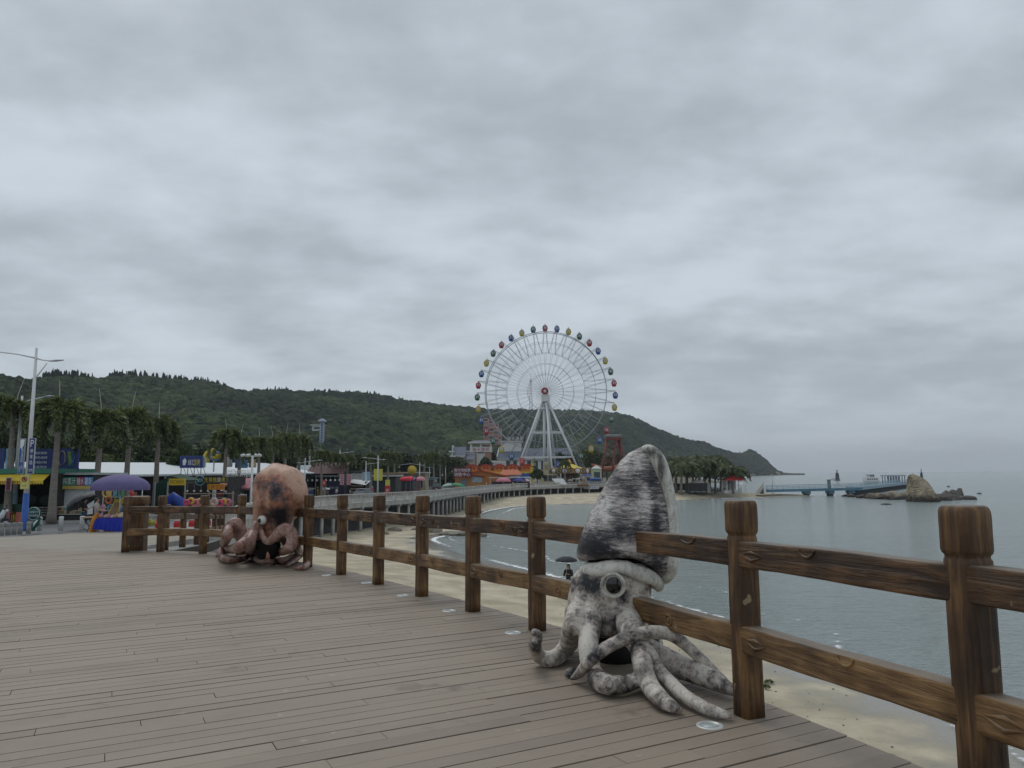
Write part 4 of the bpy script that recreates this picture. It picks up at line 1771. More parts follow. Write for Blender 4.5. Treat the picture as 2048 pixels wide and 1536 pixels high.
def palm(name, label, loc, h, seed, kind, group, lean=(0, 0), scale=1.0):
    t = thing(name, label, 'palm', loc, (seed * 1.7) % 6.28, group)
    lx, ly = lean
    tp = V((lx, ly, h))
    mb = MB(BARK)
    pts = [V((lx * (q ** 1.6), ly * (q ** 1.6), h * q)) for q in [i / 10 for i in range(11)]]
    base = .2 if kind == 'foxtail' else .17
    mb.tube(pts, [base * scale * (1.25 - .6 * (i / 10) ** .6 + (.25 if i == 0 else 0)) for i in range(11)], 12, jit=.05)
    if kind == 'foxtail':
        mb.m(mat('palm_crownshaft', (.13, .15, .075), .6))
        mb.tube([tp, tp + V((0, 0, .8 * scale))], [.12 * scale, .07 * scale], 10)
    mb.build('trunk', t)
    if kind == 'foxtail':
        v, f, tn, ra = frond_set(seed, 13, 1.45 * scale, 1.25 * scale, 2.3 * scale, 330, .46 * scale, .036 * scale, True, 0, .35)
        oz = .75 * scale
    else:
        v, f, tn, ra = frond_set(seed, 20, 2.7 * scale, 1.1 * scale, 1.9 * scale, 130, .85 * scale, .05 * scale, False, 0, .45)
        oz = .1
    cr = np_mesh('crown', v + np.array([lx, ly, h + oz]), f, LEAF_PALM if kind == 'foxtail' else LEAF_COCO, tn, parent=t)
    mb = MB(mat('palm_rib', (.11, .12, .05), .6))
    for P_ in ra:
        mb.tube([V(p) + tp + V((0, 0, oz)) for p in P_], [.03 * scale * (1 - .8 * i / 8) for i in range(9)], 5)
    mb.build('frond_ribs', t)
    if kind == 'foxtail':
        rr = random.Random(seed)
        dx = rr.uniform(.25, .6)
        mb = MB(SPEAR)
        mb.tube([tp + V((0, 0, oz)), tp + V((dx * .4, 0, oz + 1.1 * scale)), tp + V((dx, 0, oz + 2.0 * scale))], [.035, .022, .008], 6)
        mb.build('spear_leaf', t)
    return t


def leafy(seed, lobes, n, size, low=-.35):
    g = np.random.default_rng(seed)
    vol = np.array([l[3] * l[4] for l in lobes], float)
    pick = g.choice(len(lobes), n, p=vol / vol.sum())
    L_ = np.array(lobes, float)[pick]
    d = unit(g.normal(0, 1, (n, 3)))
    d[:, 2] = np.where(d[:, 2] < low, -d[:, 2] * .6, d[:, 2])
    rad = g.uniform(.45, 1, n) ** .4
    wob = .8 + .35 * vnoise(d[:, 0] * 3 + L_[:, 0] * 7, d[:, 2] * 3 + d[:, 1] * 2, seed)
    rad = rad * wob
    c = L_[:, :3] + d * np.stack([L_[:, 3], L_[:, 3], L_[:, 4]], 1) * rad[:, None]
    ax = unit(d + g.normal(0, .8, (n, 3)) + np.array([0, 0, -.15]))
    side = unit(np.cross(ax, g.normal(0, 1, (n, 3))))
    ln = size * g.uniform(.6, 1.4, n)
    v, f = quads_from(c, ax, side, ln, ln * .32)
    cl = vnoise(c[:, 0] * 1.1 / max(size, .05) * .14, c[:, 2] * 1.1 / max(size, .05) * .14 + c[:, 1], seed + 9)
    tn = np.clip(.15 + .55 * cl + g.normal(0, .13, n), 0, 1)
    return v, f, np.repeat(tn, 4)


def tree(name, label, loc, h, w, seed, m=None, group=None, n=2600, size=.34, cat='tree'):
    t = thing(name, label, cat, loc, 0, group)
    r = random.Random(seed)
    mb = MB(BARKD)
    top = h * .55
    mb.tube([(0, 0, -.2), (.05 * h * r.uniform(-.5, .5), 0, top * .5), (0, .02 * h, top)], [.035 * h, .026 * h, .012 * h], 8)
    lobes = []
    for k in range(r.choice([6, 7, 8])):
        a = 2 * PI * k / 7 + r.uniform(-.4, .4)
        q = r.uniform(.15, .32) * w
        zc_ = h * r.uniform(.48, .78)
        lobes.append((q * math.cos(a), q * math.sin(a), zc_, w * r.uniform(.2, .3), h * r.uniform(.14, .22)))
        mb.tube([(0, 0, top * r.uniform(.5, .9)), (q * math.cos(a) * .9, q * math.sin(a) * .9, zc_)], [.016 * h, .005 * h], 5)
    lobes.append((0, 0, h * .78, w * .25, h * .2))
    mb.build('trunk', t)
    v, f, tn = leafy(seed, lobes, n, size)
    np_mesh('crown', v, f, m or LEAF_TREE, tn, parent=t)
    return t


SKIN = mat('skin', (.42, .26, .19), .55, vary=.06)
HAIR = mat('black_hair', (.015, .012, .011), .5)


def skin_body(bones, root, m, name, parent, sub=2):
    """bones: {name: (x, y, z, radius, parent)} grown into one continuous surface"""
    names = list(bones)
    idx = {k: i for i, k in enumerate(names)}
    me = bpy.data.meshes.new(name)
    me.from_pydata([bones[k][:3] for k in names], [(idx[bones[k][4]], idx[k]) for k in names if bones[k][4]], [])
    o = bpy.data.objects.new(name, me)
    COL.objects.link(o)
    o.modifiers.new('skin', 'SKIN')
    sv = me.skin_vertices[0].data
    for k in names:
        r = bones[k][3]
        sv[idx[k]].radius = r if isinstance(r, tuple) else (r, r)
    sv[idx[root]].use_root = True
    s_ = o.modifiers.new('sub', 'SUBSURF')
    s_.levels = s_.render_levels = sub
    dg = bpy.context.evaluated_depsgraph_get()
    m2 = bpy.data.meshes.new_from_object(o.evaluated_get(dg))
    o.modifiers.clear()
    m2.materials.clear()
    m2.materials.append(m)
    m2.polygons.foreach_set('use_smooth', np.ones(len(m2.polygons), bool))
    o.data = m2
    bpy.data.meshes.remove(me)
    m2.name = name
    o.parent = parent
    return o


def person(label, loc, rz, h, top, bottom, pose='stand', skirt=None, hair=True, hat=None, group=None, long_hair=False, sleeves=.5, fingers=True, top_m=None, bot_m=None, arms=None, stride=0.0):
    """figure facing +y before rz; 1.7 units tall before scaling"""
    t = thing('person', label, 'person', loc, rz, group)
    k = h / 1.7
    A = arms or dict(el=(-.22, .03, 1.12), hl=(-.2, .12, .9), er=(.22, .03, 1.12), hr=(.2, .12, .9))
    B = {'pelvis': (0, 0, .94, (.13, .095), None), 'waist': (0, 0, 1.08, (.115, .085), 'pelvis'), 'chest': (0, -.01, 1.28, (.145, .1), 'waist'), 'collar': (0, -.01, 1.4, (.08, .07), 'chest'), 'neck': (0, 0, 1.47, .05, 'collar'), 'jaw': (0, .025, 1.53, (.06, .068), 'neck'), 'brow': (0, .012, 1.61, (.076, .092), 'jaw'), 'top': (0, 0, 1.68, (.05, .06), 'brow'), 'nose': (0, .105, 1.565, .012, 'brow')}
    for s, q in (('l', -1), ('r', 1)):
        st = stride * q
        B['hip' + s] = (q * .085, 0, .88, .088, 'pelvis')
        B['knee' + s] = (q * .095, .02 + st * .5, .49, .057, 'hip' + s)
        B['ankle' + s] = (q * .1, -.02 + st, .09, .038, 'knee' + s)
        B['toe' + s] = (q * .115, .13 + st, .03, .03, 'ankle' + s)
        B['sh' + s] = (q * .175, -.01, 1.375, .055, 'collar')
        e, hd = A['e' + s], A['h' + s]
        B['el' + s] = (*e, .04, 'sh' + s)
        B['wr' + s] = (*hd, .026, 'el' + s)
        dv = (V(hd) - V(e)).normalized()
        pm = V(hd) + dv * .07
        B['palm' + s] = (*pm, (.032, .02), 'wr' + s)
        if fingers:
            sd = dv.cross(V((0, 0, 1)))
            sd = sd.normalized() if sd.length > .1 else V((1, 0, 0))
            for i, (o_, ln) in enumerate(((-.024, .055), (-.009, .068), (.009, .064), (.024, .048))):
                f1 = pm + sd * o_ + dv * ln * .6
                B['f%d%s' % (i, s)] = (*f1, .009, 'palm' + s)
                B['g%d%s' % (i, s)] = (*(f1 + dv * ln * .3 + V((0, 0, -.018))), .007, 'f%d%s' % (i, s))
            B['th' + s] = (*(V(hd) + dv * .04 + sd * -.042 * q), .01, 'palm' + s)
    body = skin_body(B, 'pelvis', SKIN, 'body', t, 2)
    # clothing: slightly larger tubes over the body
    tm = top_m or mat('cloth_' + '_'.join('%d' % (c * 100) for c in top), top, .85, vary=.12, vscale=9)
    bm_ = bot_m or mat('cloth_' + '_'.join('%d' % (c * 100) for c in bottom), bottom, .85, vary=.12, vscale=9)
    C_ = {'w': (0, 0, .93, (.15, .115), None), 'm': (0, 0, 1.08, (.135, .102), 'w'), 'c': (0, -.01, 1.28, (.162, .118), 'm'), 'n': (0, -.01, 1.41, (.09, .08), 'c')}
    for s, q in (('l', -1), ('r', 1)):
        C_['s' + s] = (q * .18, -.01, 1.372, .07, 'n')
        e = V(A['e' + s])
        s0 = V((q * .18, -.01, 1.372))
        C_['e' + s] = (*(s0.lerp(e, min(1, sleeves * 1.6))), .058, 's' + s)
        if sleeves > .8:
            C_['f' + s] = (*(e.lerp(V(A['h' + s]), .8)), .042, 'e' + s)
    skin_body(C_, 'w', tm, 'shirt', t, 2)
    if skirt:
        MB(bm_).lathe([(.14, .98), (.165, .86), (.19, .7), (skirt[0], skirt[1])], 18, sy=.8).build('skirt', t)
    else:
        D = {'w': (0, 0, .97, (.142, .108), None)}
        for s, q in (('l', -1), ('r', 1)):
            st = stride * q
            D['h' + s] = (q * .09, 0, .86, .102, 'w')
            D['k' + s] = (q * .097, .02 + st * .5, .49, .074, 'h' + s)
            D['a' + s] = (q * .1, -.01 + st * .9, .13, .055, 'k' + s)
        skin_body(D, 'w', bm_, 'trousers', t, 2)
    if hat:
        MB(hat).lathe([(.2, 1.66), (.12, 1.69), (.07, 1.8), (0, 1.82)], 16).build('hat', t)
    elif hair:
        mb = MB(HAIR)
        mb.ball((0, -.025, 1.625), .1, 14, (.9, 1.02, .92))
        if long_hair:
            mb.ball((0, -.08, 1.5), .08, 12, (1.0, .55, 1.6))
        mb.build('hair', t)
    mb = MB(mat('shoe', (.2, .19, .18), .6))
    for q in (-1, 1):
        st = stride * q
        mb.ball((q * .11, .06 + st, .04), .06, 10, (.75, 1.8, .7))
        mb.build('shoe', t)
        mb = MB(mat('shoe', (.2, .19, .18), .6))
    t.scale = (k, k, k)
    return t


def parasol(name, label, cat, top, r, drop, m, n=8, valance=.0, shaft=None, under=None, shaft_m=None, group=None, tilt=(0, 0)):
    """canopy with its shaft; top is the crown point"""
    t = thing(name, label, cat, (top[0], top[1], top[2] - (shaft or .3)), 0, group)
    t.rotation_euler = (tilt[0], tilt[1], 0)
    S_ = shaft or .3
    mb = MB(m)
    rings = []
    K_ = 7
    N_ = n * 4
    for i in range(K_ + 1):
        q = i / K_
        ring = []
        for j in range(N_):
            a = 2 * PI * j / N_
            sag = (1 - abs(math.cos(a * n / 2))) * .05 * r * q * q
            rr = r * math.sin(q * PI / 2 * .98) * (1 - (1 - abs(math.cos(a * n / 2))) * .05 * q)
            ring.append((rr * math.cos(a), rr * math.sin(a), S_ - drop * (1 - math.cos(q * PI / 2)) ** .9 - sag * .4))
        rings.append(ring)
    mb.loft(rings, cap=False)
    if valance:
        lo = [(x * 1.0, y * 1.0, z - valance * (1 + .18 * math.cos(j * PI / 2))) for j, (x, y, z) in enumerate(rings[-1])]
        mb.loft([rings[-1], lo], cap=False)
    mb.build('canopy', t)
    sm = shaft_m or mat('steel_tube', (.45, .46, .47), .35, .6)
    mb = MB(sm)
    mb.tube([(0, 0, -S_ * .0), (0, 0, S_ + .05)], .018 if r < 1 else .026, 8)
    mb.build('shaft', t)
    rb_ = MB(sm)
    for j in range(n):
        a = 2 * PI * j / n
        rb_.tube([(0, 0, S_ - .02), (r * .96 * math.cos(a), r * .96 * math.sin(a), S_ - drop * .95)], .008, 4)
    rb_.build('ribs', t)
    return t


STEEL_W = mat('white_steel', (.6, .61, .6), .4, .1, vary=.06)
LAMP_GREY = mat('lamp_grey', (.4, .42, .43), .4, .3)


def street_lamp(label, loc, h, arms, group=None, r=.09, blue=None, blue_h=2.5, rz=0.0, name='street_lamp'):
    """arms: list of (reach, rise); reach signed along x"""
    t = thing(name, label, 'street lamp', loc, rz, group)
    mb = MB(STEEL_W)
    b0 = blue_h if blue else 0
    mb.tube([(0, 0, b0), (0, 0, h)], [lerp(r * 1.5, r * .6, b0 / h), r * .6], 12)
    mb.build('pole', t)
    if blue:
        MB(blue).tube([(0, 0, 0), (0, 0, .12), (0, 0, b0)], [r * 2.1, r * 1.7, r * 1.42], 14).build('painted_base', t)
    for (reach, rise) in arms:
        a = MB(STEEL_W)
        z0 = h - .5 if h > 5 else h - .3
        pts = [V((0, 0, z0)), V((reach * .4, 0, z0 + rise * .55)), V((reach, 0, z0 + rise))]
        a.tube(pts, [r * .45, r * .36, r * .3], 8)
        ao = a.build('arm', t)
        q = 1 if reach > 0 else -1
        l = MB(LAMP_GREY)
        l.tube([pts[2] - V((q * .1, 0, 0)), pts[2] + V((q * .25, 0, .03)), pts[2] + V((q * .6, 0, .05))], [.05, .11, .05], 8, squash=(.5, 1))
        l.build('lamp_head', ao)
    return t


def board(name, label, cat, x0, y0, x1, y1, d, m, th=.06, texts=(), frame=None, legs=0.0, group=None, extra=None):
    """flat sign seen at frame rectangle (x0, y0)-(x1, y1), d metres ahead; texts: (string, u, v, w, h, material) in fractions of the board"""
    X0, X1, Z0, Z1 = RC(x0, y0, x1, y1, d)
    cx, cz = (X0 + X1) / 2, (Z0 + Z1) / 2
    t = thing(name, label, cat, (cx, d, cz), 0, group)
    w, h = X1 - X0, Z1 - Z0
    MB(m).box(-w / 2, w / 2, 0, th, -h / 2, h / 2).build('panel', t)
    if frame:
        f = MB(frame)
        e = min(w, h) * .035 + .01
        for a in ((-w / 2 - e, w / 2 + e, h / 2, h / 2 + e), (-w / 2 - e, w / 2 + e, -h / 2 - e, -h / 2), (-w / 2 - e, -w / 2, -h / 2, h / 2), (w / 2, w / 2 + e, -h / 2, h / 2)):
            f.box(a[0], a[1], -.012, th + .01, a[2], a[3])
        f.build('frame', t)
    if extra:
        extra(t, w, h)
    for (s, u, v, tw, tht, tm) in texts:
        MB(tm).text(s, ((u - .5) * w, -.006, (.5 - v) * h), tw * w, tht * h).build('lettering', t)
    if legs:
        l = MB(mat('sign_leg', (.2, .2, .2), .5, .5))
        for u in (-.46, -.15, .15, .46):
            l.box(u * w - .025, u * w + .025, .0, .05, -h / 2 - legs, -h / 2)
            l.beam((u * w, .05, 0), (u * w, legs * 1.2 + .3, -h / 2 - legs), .03)
        l.build('legs', t)
    return t


TXW = mat('letter_white', (.72, .72, .7), .5, vary=.05)
TXR = mat('letter_red', (.3, .02, .025), .5, vary=.1)
TXK = mat('letter_black', (.02, .02, .022), .5, vary=.1)
TXY = mat('letter_yellow', (.62, .5, .04), .5, vary=.1)
TXC = mat('letter_cyan', (.3, .6, .62), .5, vary=.1)
NAVY = mat('sign_navy', (.022, .04, .17), .45, vary=.12)
# ------------------------------------------------------------------ ferris wheel
FD = 262.0
hub = PX(1091, 784, FD)
gz = 3.3
HH = hub.z - gz
PXM = FD / F0
FW = thing('ferris_wheel', 'giant white ferris wheel with red, blue, yellow and green egg-shaped cabins', 'ferris wheel', (hub.x, FD, gz), math.radians(-7))
WHT = mat('wheel_white', (.62, .63, .63), .45, .1, vary=.06)
WGR = mat('wheel_grey', (.36, .38, .4), .5, .2, vary=.08)


def ring(mb, r, y, rad, n=96):
    pts = [(r * math.sin(2 * PI * i / n), y, HH + r * math.cos(2 * PI * i / n)) for i in range(n + 1)]
    mb.tube(pts, rad, 5, cap=False, up=(0, 1, 0))


rr = [q * PXM for q in (15, 36, 57, 79, 101, 122)]
mb = MB(WGR)
for y in (-1.3, 1.3):
    ring(mb, rr[5], y, .13)
mb.build('rim', FW)
for r in rr[1:5]:
    mb = MB(WGR)
    for y in (-1.5, 1.5):
        ring(mb, r, y, .05)
    mb.build('tie_ring', FW)
mb = MB(WGR)
NG = 36
RP = 139 * PXM


def pol(r, a, y):
    return V((r * math.sin(a), y, HH + r * math.cos(a)))


for i in range(NG):
    a = 2 * PI * (i + .02) / NG
    o = PI / NG
    for y in (-1.4, 1.4):
        mb.tube([pol(1.6, a, y * 1.5), pol(rr[5], a - o * .45 * y / 1.4, y)], .04, 4)
        mb.tube([pol(rr[3], a - o, y * 1.1), pol(RP, a, y * .6)], .05, 4)
        mb.tube([pol(rr[3], a + o, y * 1.1), pol(RP, a, y * .6)], .05, 4)
    mb.tube([pol(RP, a, -.9), pol(RP, a, .9)], .06, 4)
    mb.tube([pol(rr[5], a, -1.3), pol(rr[5], a, 1.3)], .05, 4)
mb.build('spokes', FW)
mb = MB(mat('hub_red', (.32, .025, .03), .45))
mb.tube([pol(0, 0, -3.2), pol(0, 0, -1.9)], [1.2, 1.35], 26, up=(0, 0, 1))
mb.tube([pol(0, 0, -1.9), pol(0, 0, 2.6)], .9, 20)
ho = mb.build('hub', FW)
mb = MB(WHT)
st = []
for i in range(10):
    r = .75 if i % 2 == 0 else .3
    st.append((r * math.sin(PI * i / 5), HH + r * math.cos(PI * i / 5)))
mb.plate(st, -3.26, -3.2)
mb.tube([pol(1.28, 2 * PI * i / 24, -3.2) for i in range(25)], .1, 5, cap=False, up=(0, 1, 0))
mb.build('emblem', ho)
mb = MB(WHT)
mb.box(-1.25, 1.25, -2.9, 2.9, HH - 3.6, HH - 1.2)
mb.build('bearing_block', FW)


def leg(x0, z0, y0, x1, y1, r):
    m_ = MB(WHT)
    m_.tube([(x0, y0, HH + z0), (x1, y1, 0)], r, 10)
    m_.build('support_leg', FW)


bx0, bx1 = (1026 - 1091) * PXM, (1168 - 1091) * PXM
for y0, y1, s in ((-2.4, -6.5, 0), (2.4, 6.5, 0)):
    leg(-.9, -3.3, y0, bx0, y1, .36)
    leg(.9, -3.3, y0, bx1, y1, .36)
    leg(-.5, -4.2, y0 * .8, -.7, y1 * .4, .32)
    leg(.9, -4.2, y0 * .8, .8, y1 * .4, .32)
leg(.5, -4.2, -2.9, 3.2, -13, .36)
leg(.5, -4.2, 2.9, 3.2, 13, .36)
mb = MB(WHT)
for yp, hw in ((818, .16), (866, .52), (915, .86)):
    z = HH - (yp - 784) * PXM
    t = (HH - 3.8 - z) / (HH - 3.8)
    for q in (-1, 1):
        y = q * lerp(2.4, 6.5, t)
        mb = MB(WHT)
        mb.beam((lerp(-1.5, bx0, t), y, z), (lerp(1.5, bx1, t), y, z), .5)
        mb.build('cross_beam', FW)
    mb = MB(WHT)
    mb.beam((lerp(-1.5, bx0, t), -lerp(2.4, 6.5, t), z), (lerp(-1.5, bx0, t), lerp(2.4, 6.5, t), z), .3)
    mb.build('cross_beam', FW)
    mb = MB(WHT)
    mb.beam((lerp(1.5, bx1, t), -lerp(2.4, 6.5, t), z), (lerp(1.5, bx1, t), lerp(2.4, 6.5, t), z), .3)
    mb.build('cross_beam', FW)

mb = MB(WGR)
for i in range(30):                                    # stair up the right leg
    t = .45 + .5 * i / 30
    p = V((lerp(1.5, bx1, t) + 1.3, -lerp(2.4, 6.5, t), (HH - 3.8) * (1 - t)))
    mb.beam(p + V((-.6, 0, 0)), p + V((.8, 0, 0)), .1)
    if i:
        mb.beam(q_, p + V((.8, 0, .6)), .08)
    q_ = p + V((.8, 0, .6))
mb.build('service_ladder', FW)
GC = {'red': (.36, .022, .03), 'blue': (.025, .09, .34), 'yellow': (.5, .38, .03), 'green': (.012, .12, .06)}
protos = {}
GLZ = mat('cabin_glass', (.5, .53, .55), .15, 0, vary=.05)


def gondola(c):
    g_ = MB(mat('cabin_' + c, GC[c], .35))
    g_.lathe([(.0, -2.75), (.6, -2.7), (.9, -2.3), (1.0, -1.7)], 14)
    for k in range(8):
        a = 2 * PI * k / 8 + .2
        pts = [(1.0 * math.cos(a), 1.0 * math.sin(a), -1.7), (.95 * math.cos(a), .95 * math.sin(a), -1.1), (.7 * math.cos(a), .75 * math.sin(a), -.4)]
        g_.tube(pts, .13, 5)
    g_.lathe([(.8, -.5), (.55, -.16), (.2, .02), (0, .08)], 14)
    g_.tube([(0, 0, 0), (0, 0, .5)], .08, 5)
    return g_


seq = ['red', 'blue', 'yellow', 'green']
for i in range(NG):
    a = 2 * PI * (i + .02) / NG
    c = seq[i % 4]
    p = pol(RP, a, 0) + V((0, 0, -.3))
    if c not in protos:
        o = gondola(c).build('cabin', FW, p)
        gl = MB(GLZ).lathe([(.9, -1.7), (.86, -1.1), (.62, -.46)], 14, cap=False).build('window', o)
        protos[c] = (o, gl)
    else:
        o = protos[c][0].copy()
        COL.objects.link(o)
        o.parent = FW
        o.location = p
        gl = protos[c][1].copy()
        COL.objects.link(gl)
        gl.parent = o
    o.scale = (.88, .88, .88)
    o['label'] = c + ' egg-shaped cabin'
# ------------------------------------------------------------------ promenade balustrade and pillars
BAL = thing('balustrade', 'long pale concrete balustrade following the curved promenade', 'balustrade', (-19, 70, street_z(70)))
bo = V(BAL.location)
PEd = np.array(catmull([p for p in PE if p[1] >= 33], 40))
seg = np.concatenate([[0], np.cumsum(np.hypot(*np.diff(PEd, axis=0).T))])
CPALE = mat('pale_concrete', (.47, .46, .43), .8, vary=.16, vscale=.9, bump=.2, grime=.12)
tot = seg[-1]
s_ = 0.0
prom = bpy.data.objects['promenade']


def at_len(s):
    return np.interp(s, seg, PEd[:, 0]), np.interp(s, seg, PEd[:, 1])


step = 2.9
pl = []
while s_ < tot:
    x, y = at_len(s_)
    pl.append(V((x, y, street_z(y) + .1)))
    s_ += step
for i, p in enumerate(pl):
    q = p - bo
    if i < 99:
        MB(CPALE).cbox((0, 0, .53), (.2, .2, 1.06), 0).build('post', BAL, q, (0, 0, 0.2))
    if i + 1 < len(pl) and i < 99:
        n_ = pl[i + 1]
        a, c = q, n_ - bo
        m = MB(CPALE)
        m.beam(a + V((0, 0, .98)), c + V((0, 0, .98)), .22, .11)
        m.beam(a + V((0, 0, .3)), c + V((0, 0, .3)), .12, .4)
        for k in range(1, 6):
            w = a.lerp(c, k / 6)
            m.cbox(w + V((0, 0, .71)), (.12, .14, .44), .3)
        m.build('rail_panel', BAL)
s_ = 1.0
while s_ < tot:
    x, y = at_len(s_)
    i = np.argmin(np.hypot(PEd[:, 0] - x, PEd[:, 1] - y))
    t_ = PEd[min(i + 1, len(PEd) - 1)] - PEd[max(i - 1, 0)]
    t_ = t_ / np.linalg.norm(t_)
    nx, ny = t_[1], -t_[0]
    m = MB(CONC)
    zt = street_z(y) - .4
    if y < 215:
        m.tube([(x - nx * .35, y - ny * .35, -.3), (x - nx * .35, y - ny * .35, zt)], .2, 10)
        m.beam((x, y, zt - .12), (x - nx * 2.6, y - ny * 2.6, zt - .12), .3, .35)
        m.build('pillar', prom)
    s_ += 3.4

# rocks at the foot of the wall
ROCK = mat('shore_rock', (.2, .175, .14), .85, vary=.45, vscale=1.2, bump=.9, bscale=4, grime=.15)
ROCKD = mat('wet_rock', (.055, .048, .042), .6, vary=.45, vscale=1.5, bump=.9, bscale=5)


def rock(name, label, loc, sx, sy, sz, seed, m=ROCK, group=None, sharp=.3, rz=0.0, cuts=9):
    """boulder: a ball cut by random planes and roughened"""
    g = np.random.default_rng(seed)
    v, f = ico(5)
    v = v.copy()
    for _ in range(cuts):
        n = unit(g.normal(0, 1, 3) * np.array([1, 1, .8]))
        d = g.uniform(.55, .85)
        k = v @ n - d
        v -= np.clip(k, 0, None)[:, None] * n * .92
    w = vnoise(v[:, 0] * 3 + seed, v[:, 2] * 3 + v[:, 1] * 2, seed) + .5 * vnoise(v[:, 0] * 8, v[:, 2] * 8 + v[:, 1] * 6, seed + 1)
    v = v * (1 + (w[:, None] - .75) * sharp * .35)
    v = v * np.array([sx, sy, sz])
    o = np_mesh(name, v, f, m, smooth=False, loc=loc)
    o.rotation_euler = (0, 0, rz)
    return tag(o, label, 'rock', group)


rr_ = random.Random(4)
for i, (x, y, w, h) in enumerate([(790, 1062, 26, 12), (815, 1056, 20, 9), (838, 1060, 30, 10), (868, 1062, 34, 12), (900, 1066, 40, 10), (936, 1066, 34, 8), (965, 1068, 22, 7), (772, 1068, 16, 8)]):
    p = GZ(x, y, .25)
    s = p.y / F0
    rock('shore_rock', 'low tan rock in the row of rocks at the water under the promenade', (p.x, p.y, .15), w * s * .62, w * s * .5, h * s * .8, 20 + i, ROCK, 'rocks at the foot of the promenade')

# ------------------------------------------------------------------ town behind the bay
SLATE = mat('slate_roof', (.11, .125, .165), .7, vary=.18, vscale=1.5, bump=.3, bscale=6)
RENDER = mat('cream_render', (.5, .47, .42), .8, vary=.1, vscale=.4)
WALLW = mat('white_render', (.6, .6, .58), .8, vary=.1, vscale=.4)
BRICK = mat('pink_brick', (.34, .2, .155), .85, vary=.15, vscale=1)
WIN = mat('window_dark', (.05, .065, .075), .2, vary=.2)
ORANGE = mat('orange_wood', (.5, .2, .05), .6, vary=.22, vscale=2, stretch=(6, 6, .4))
ORTRIM = mat('orange_red_trim', (.5, .1, .03), .6)
MAROON = mat('sign_maroon', (.13, .012, .03), .5, vary=.1)
YEL = mat('bright_yellow', (.6, .43, .03), .55, vary=.12)
REDP = mat('bright_red', (.48, .03, .03), .5, vary=.12)
WOODB = mat('brown_wood', (.2, .1, .05), .7, vary=.25, vscale=3)


def rcl(x0, y0, x1, y1, d, base=None):
    """rect relative to a base point: (origin, x0, x1, z0, z1)"""
    X0, X1, Z0, Z1 = RC(x0, y0, x1, y1, d)
    return X0, X1, Z0, Z1


# slate-roofed villa, left
d = 300
X0, X1, Z0, Z1 = RC(905, 893, 931, 950, d)
t = thing('villa', 'cream villa with steep slate roof left of the red-lettered tower', 'house', ((X0 + X1) / 2, d, 3.2))
w = X1 - X0
zr0, zr1 = RC(905, 893, 931, 911, d)[2] - 3.2, RC(905, 893, 931, 911, d)[3] - 3.2
MB(RENDER).box(-w / 2 - .6, w / 2 - .4, 1, 9, 0, zr0 + .6).build('wall', t)
r = MB(SLATE)
r.add([(-w / 2, 0, zr0), (w / 2, 0, zr0), (w / 2, 5, zr1), (-w / 2, 5, zr1), (w / 2, 10, zr0), (-w / 2, 10, zr0)], [(0, 1, 2, 3), (3, 2, 4, 5), (1, 4, 2), (0, 3, 5)])
r.add([(w / 2, -1, zr0 - 1.6), (w / 2 + 3.6, -1, zr0 - 1.6), (w / 2 + 3.6, 4, zr0 + 1.2), (w / 2, 4, zr0 + 1.2)], [(0, 1, 2, 3)])
r.build('roof', t)
m = MB(WALLW)
m.box(-w / 2 - .25, -w / 2, -.2, 10, zr0 - .3, zr1 + .5)
m.box(-w / 2 - 1.2, w / 2, -.3, 0, zr0 - .5, zr0 - .05)
m.box(-w / 2 - 1.5, -w / 2 + .8, -.35, .2, zr1 - 2.2, zr1 - 1.7)
m.build('trim', t)
MB(WALLW).box(w / 2, w / 2 + 2.6, 3, 3.5, zr1 - 2.0, zr1 - 1.6).build('lintel', t)
m = MB(RENDER).box(w / 2, w / 2 + 3.2, 3.2, 8, 0, zr1 - 2.4)
m.build('wing', t)
f = MB(mat('ochre_frame', (.35, .22, .09), .7)).box(-w / 2 + .7, -w / 2 + 2.6, .85, .98, 3.2, 6.3).build('window', t)
MB(RENDER).box(-w / 2 + 1.0, -w / 2 + 2.3, .8, .84, 3.5, 6).build('pane', f)
MB(WIN).box(w / 2 + .9, w / 2 + 2.2, 3.1, 3.19, zr1 - 4, zr1 - 2.9).build('window', t)

# tower pavilion with red letters
d = 312
X0, X1, Z0, Z1 = RC(941, 885, 982, 945, d)
cx = (X0 + X1) / 2
t = thing('tower_pavilion', 'brick tower with open white loggia and red lettering along its top', 'building', (cx, d, 3.2))
w = X1 - X0
Zf = lambda yv: RC(941, yv, 982, yv + 1, d)[3] - 3.2
m = MB(BRICK)
m.box(-w / 2, -w / 2 + w * .3, 0, 7, 0, Zf(904))
m.box(w / 2 - w * .3, w / 2, 0, 7, 0, Zf(904))
m.box(-w * .2, w * .2, 3, 7, 0, Zf(904))
m.build('wall', t)
m = MB(WALLW)
m.box(-w * .2, w * .2, .4, 2.99, 0, Zf(906))
m.box(-w * .2, -w * .17, -.1, .39, 0, Zf(904.2))
m.box(w * .17, w * .2, -.1, .39, 0, Zf(904.2))
m.build('portal', t)
m = MB(WALLW).box(-w / 2 - .3, w / 2 + .3, -.3, 7.3, Zf(904), Zf(893.5))
po = m.build('sign_band', t)
MB(TXR).text('海天渔邨', (0, -.34, (Zf(904) + Zf(893.5)) / 2), w * .86, (Zf(894.5) - Zf(903))).build('lettering', po)
for u in (-.48, 0, .48):
    MB(WALLW).box(u * w - .28, u * w + .28, 0, .5, Zf(893.4), Zf(886.5)).build('column', t)
    MB(WALLW).box(u * w - .28, u * w + .28, 6.5, 7, Zf(893.4), Zf(886.5)).build('column', t)
MB(WALLW).box(-w / 2 - 1.0, w / 2 + 1.0, -1, 8, Zf(886.4), Zf(884.2)).build('cornice', t)
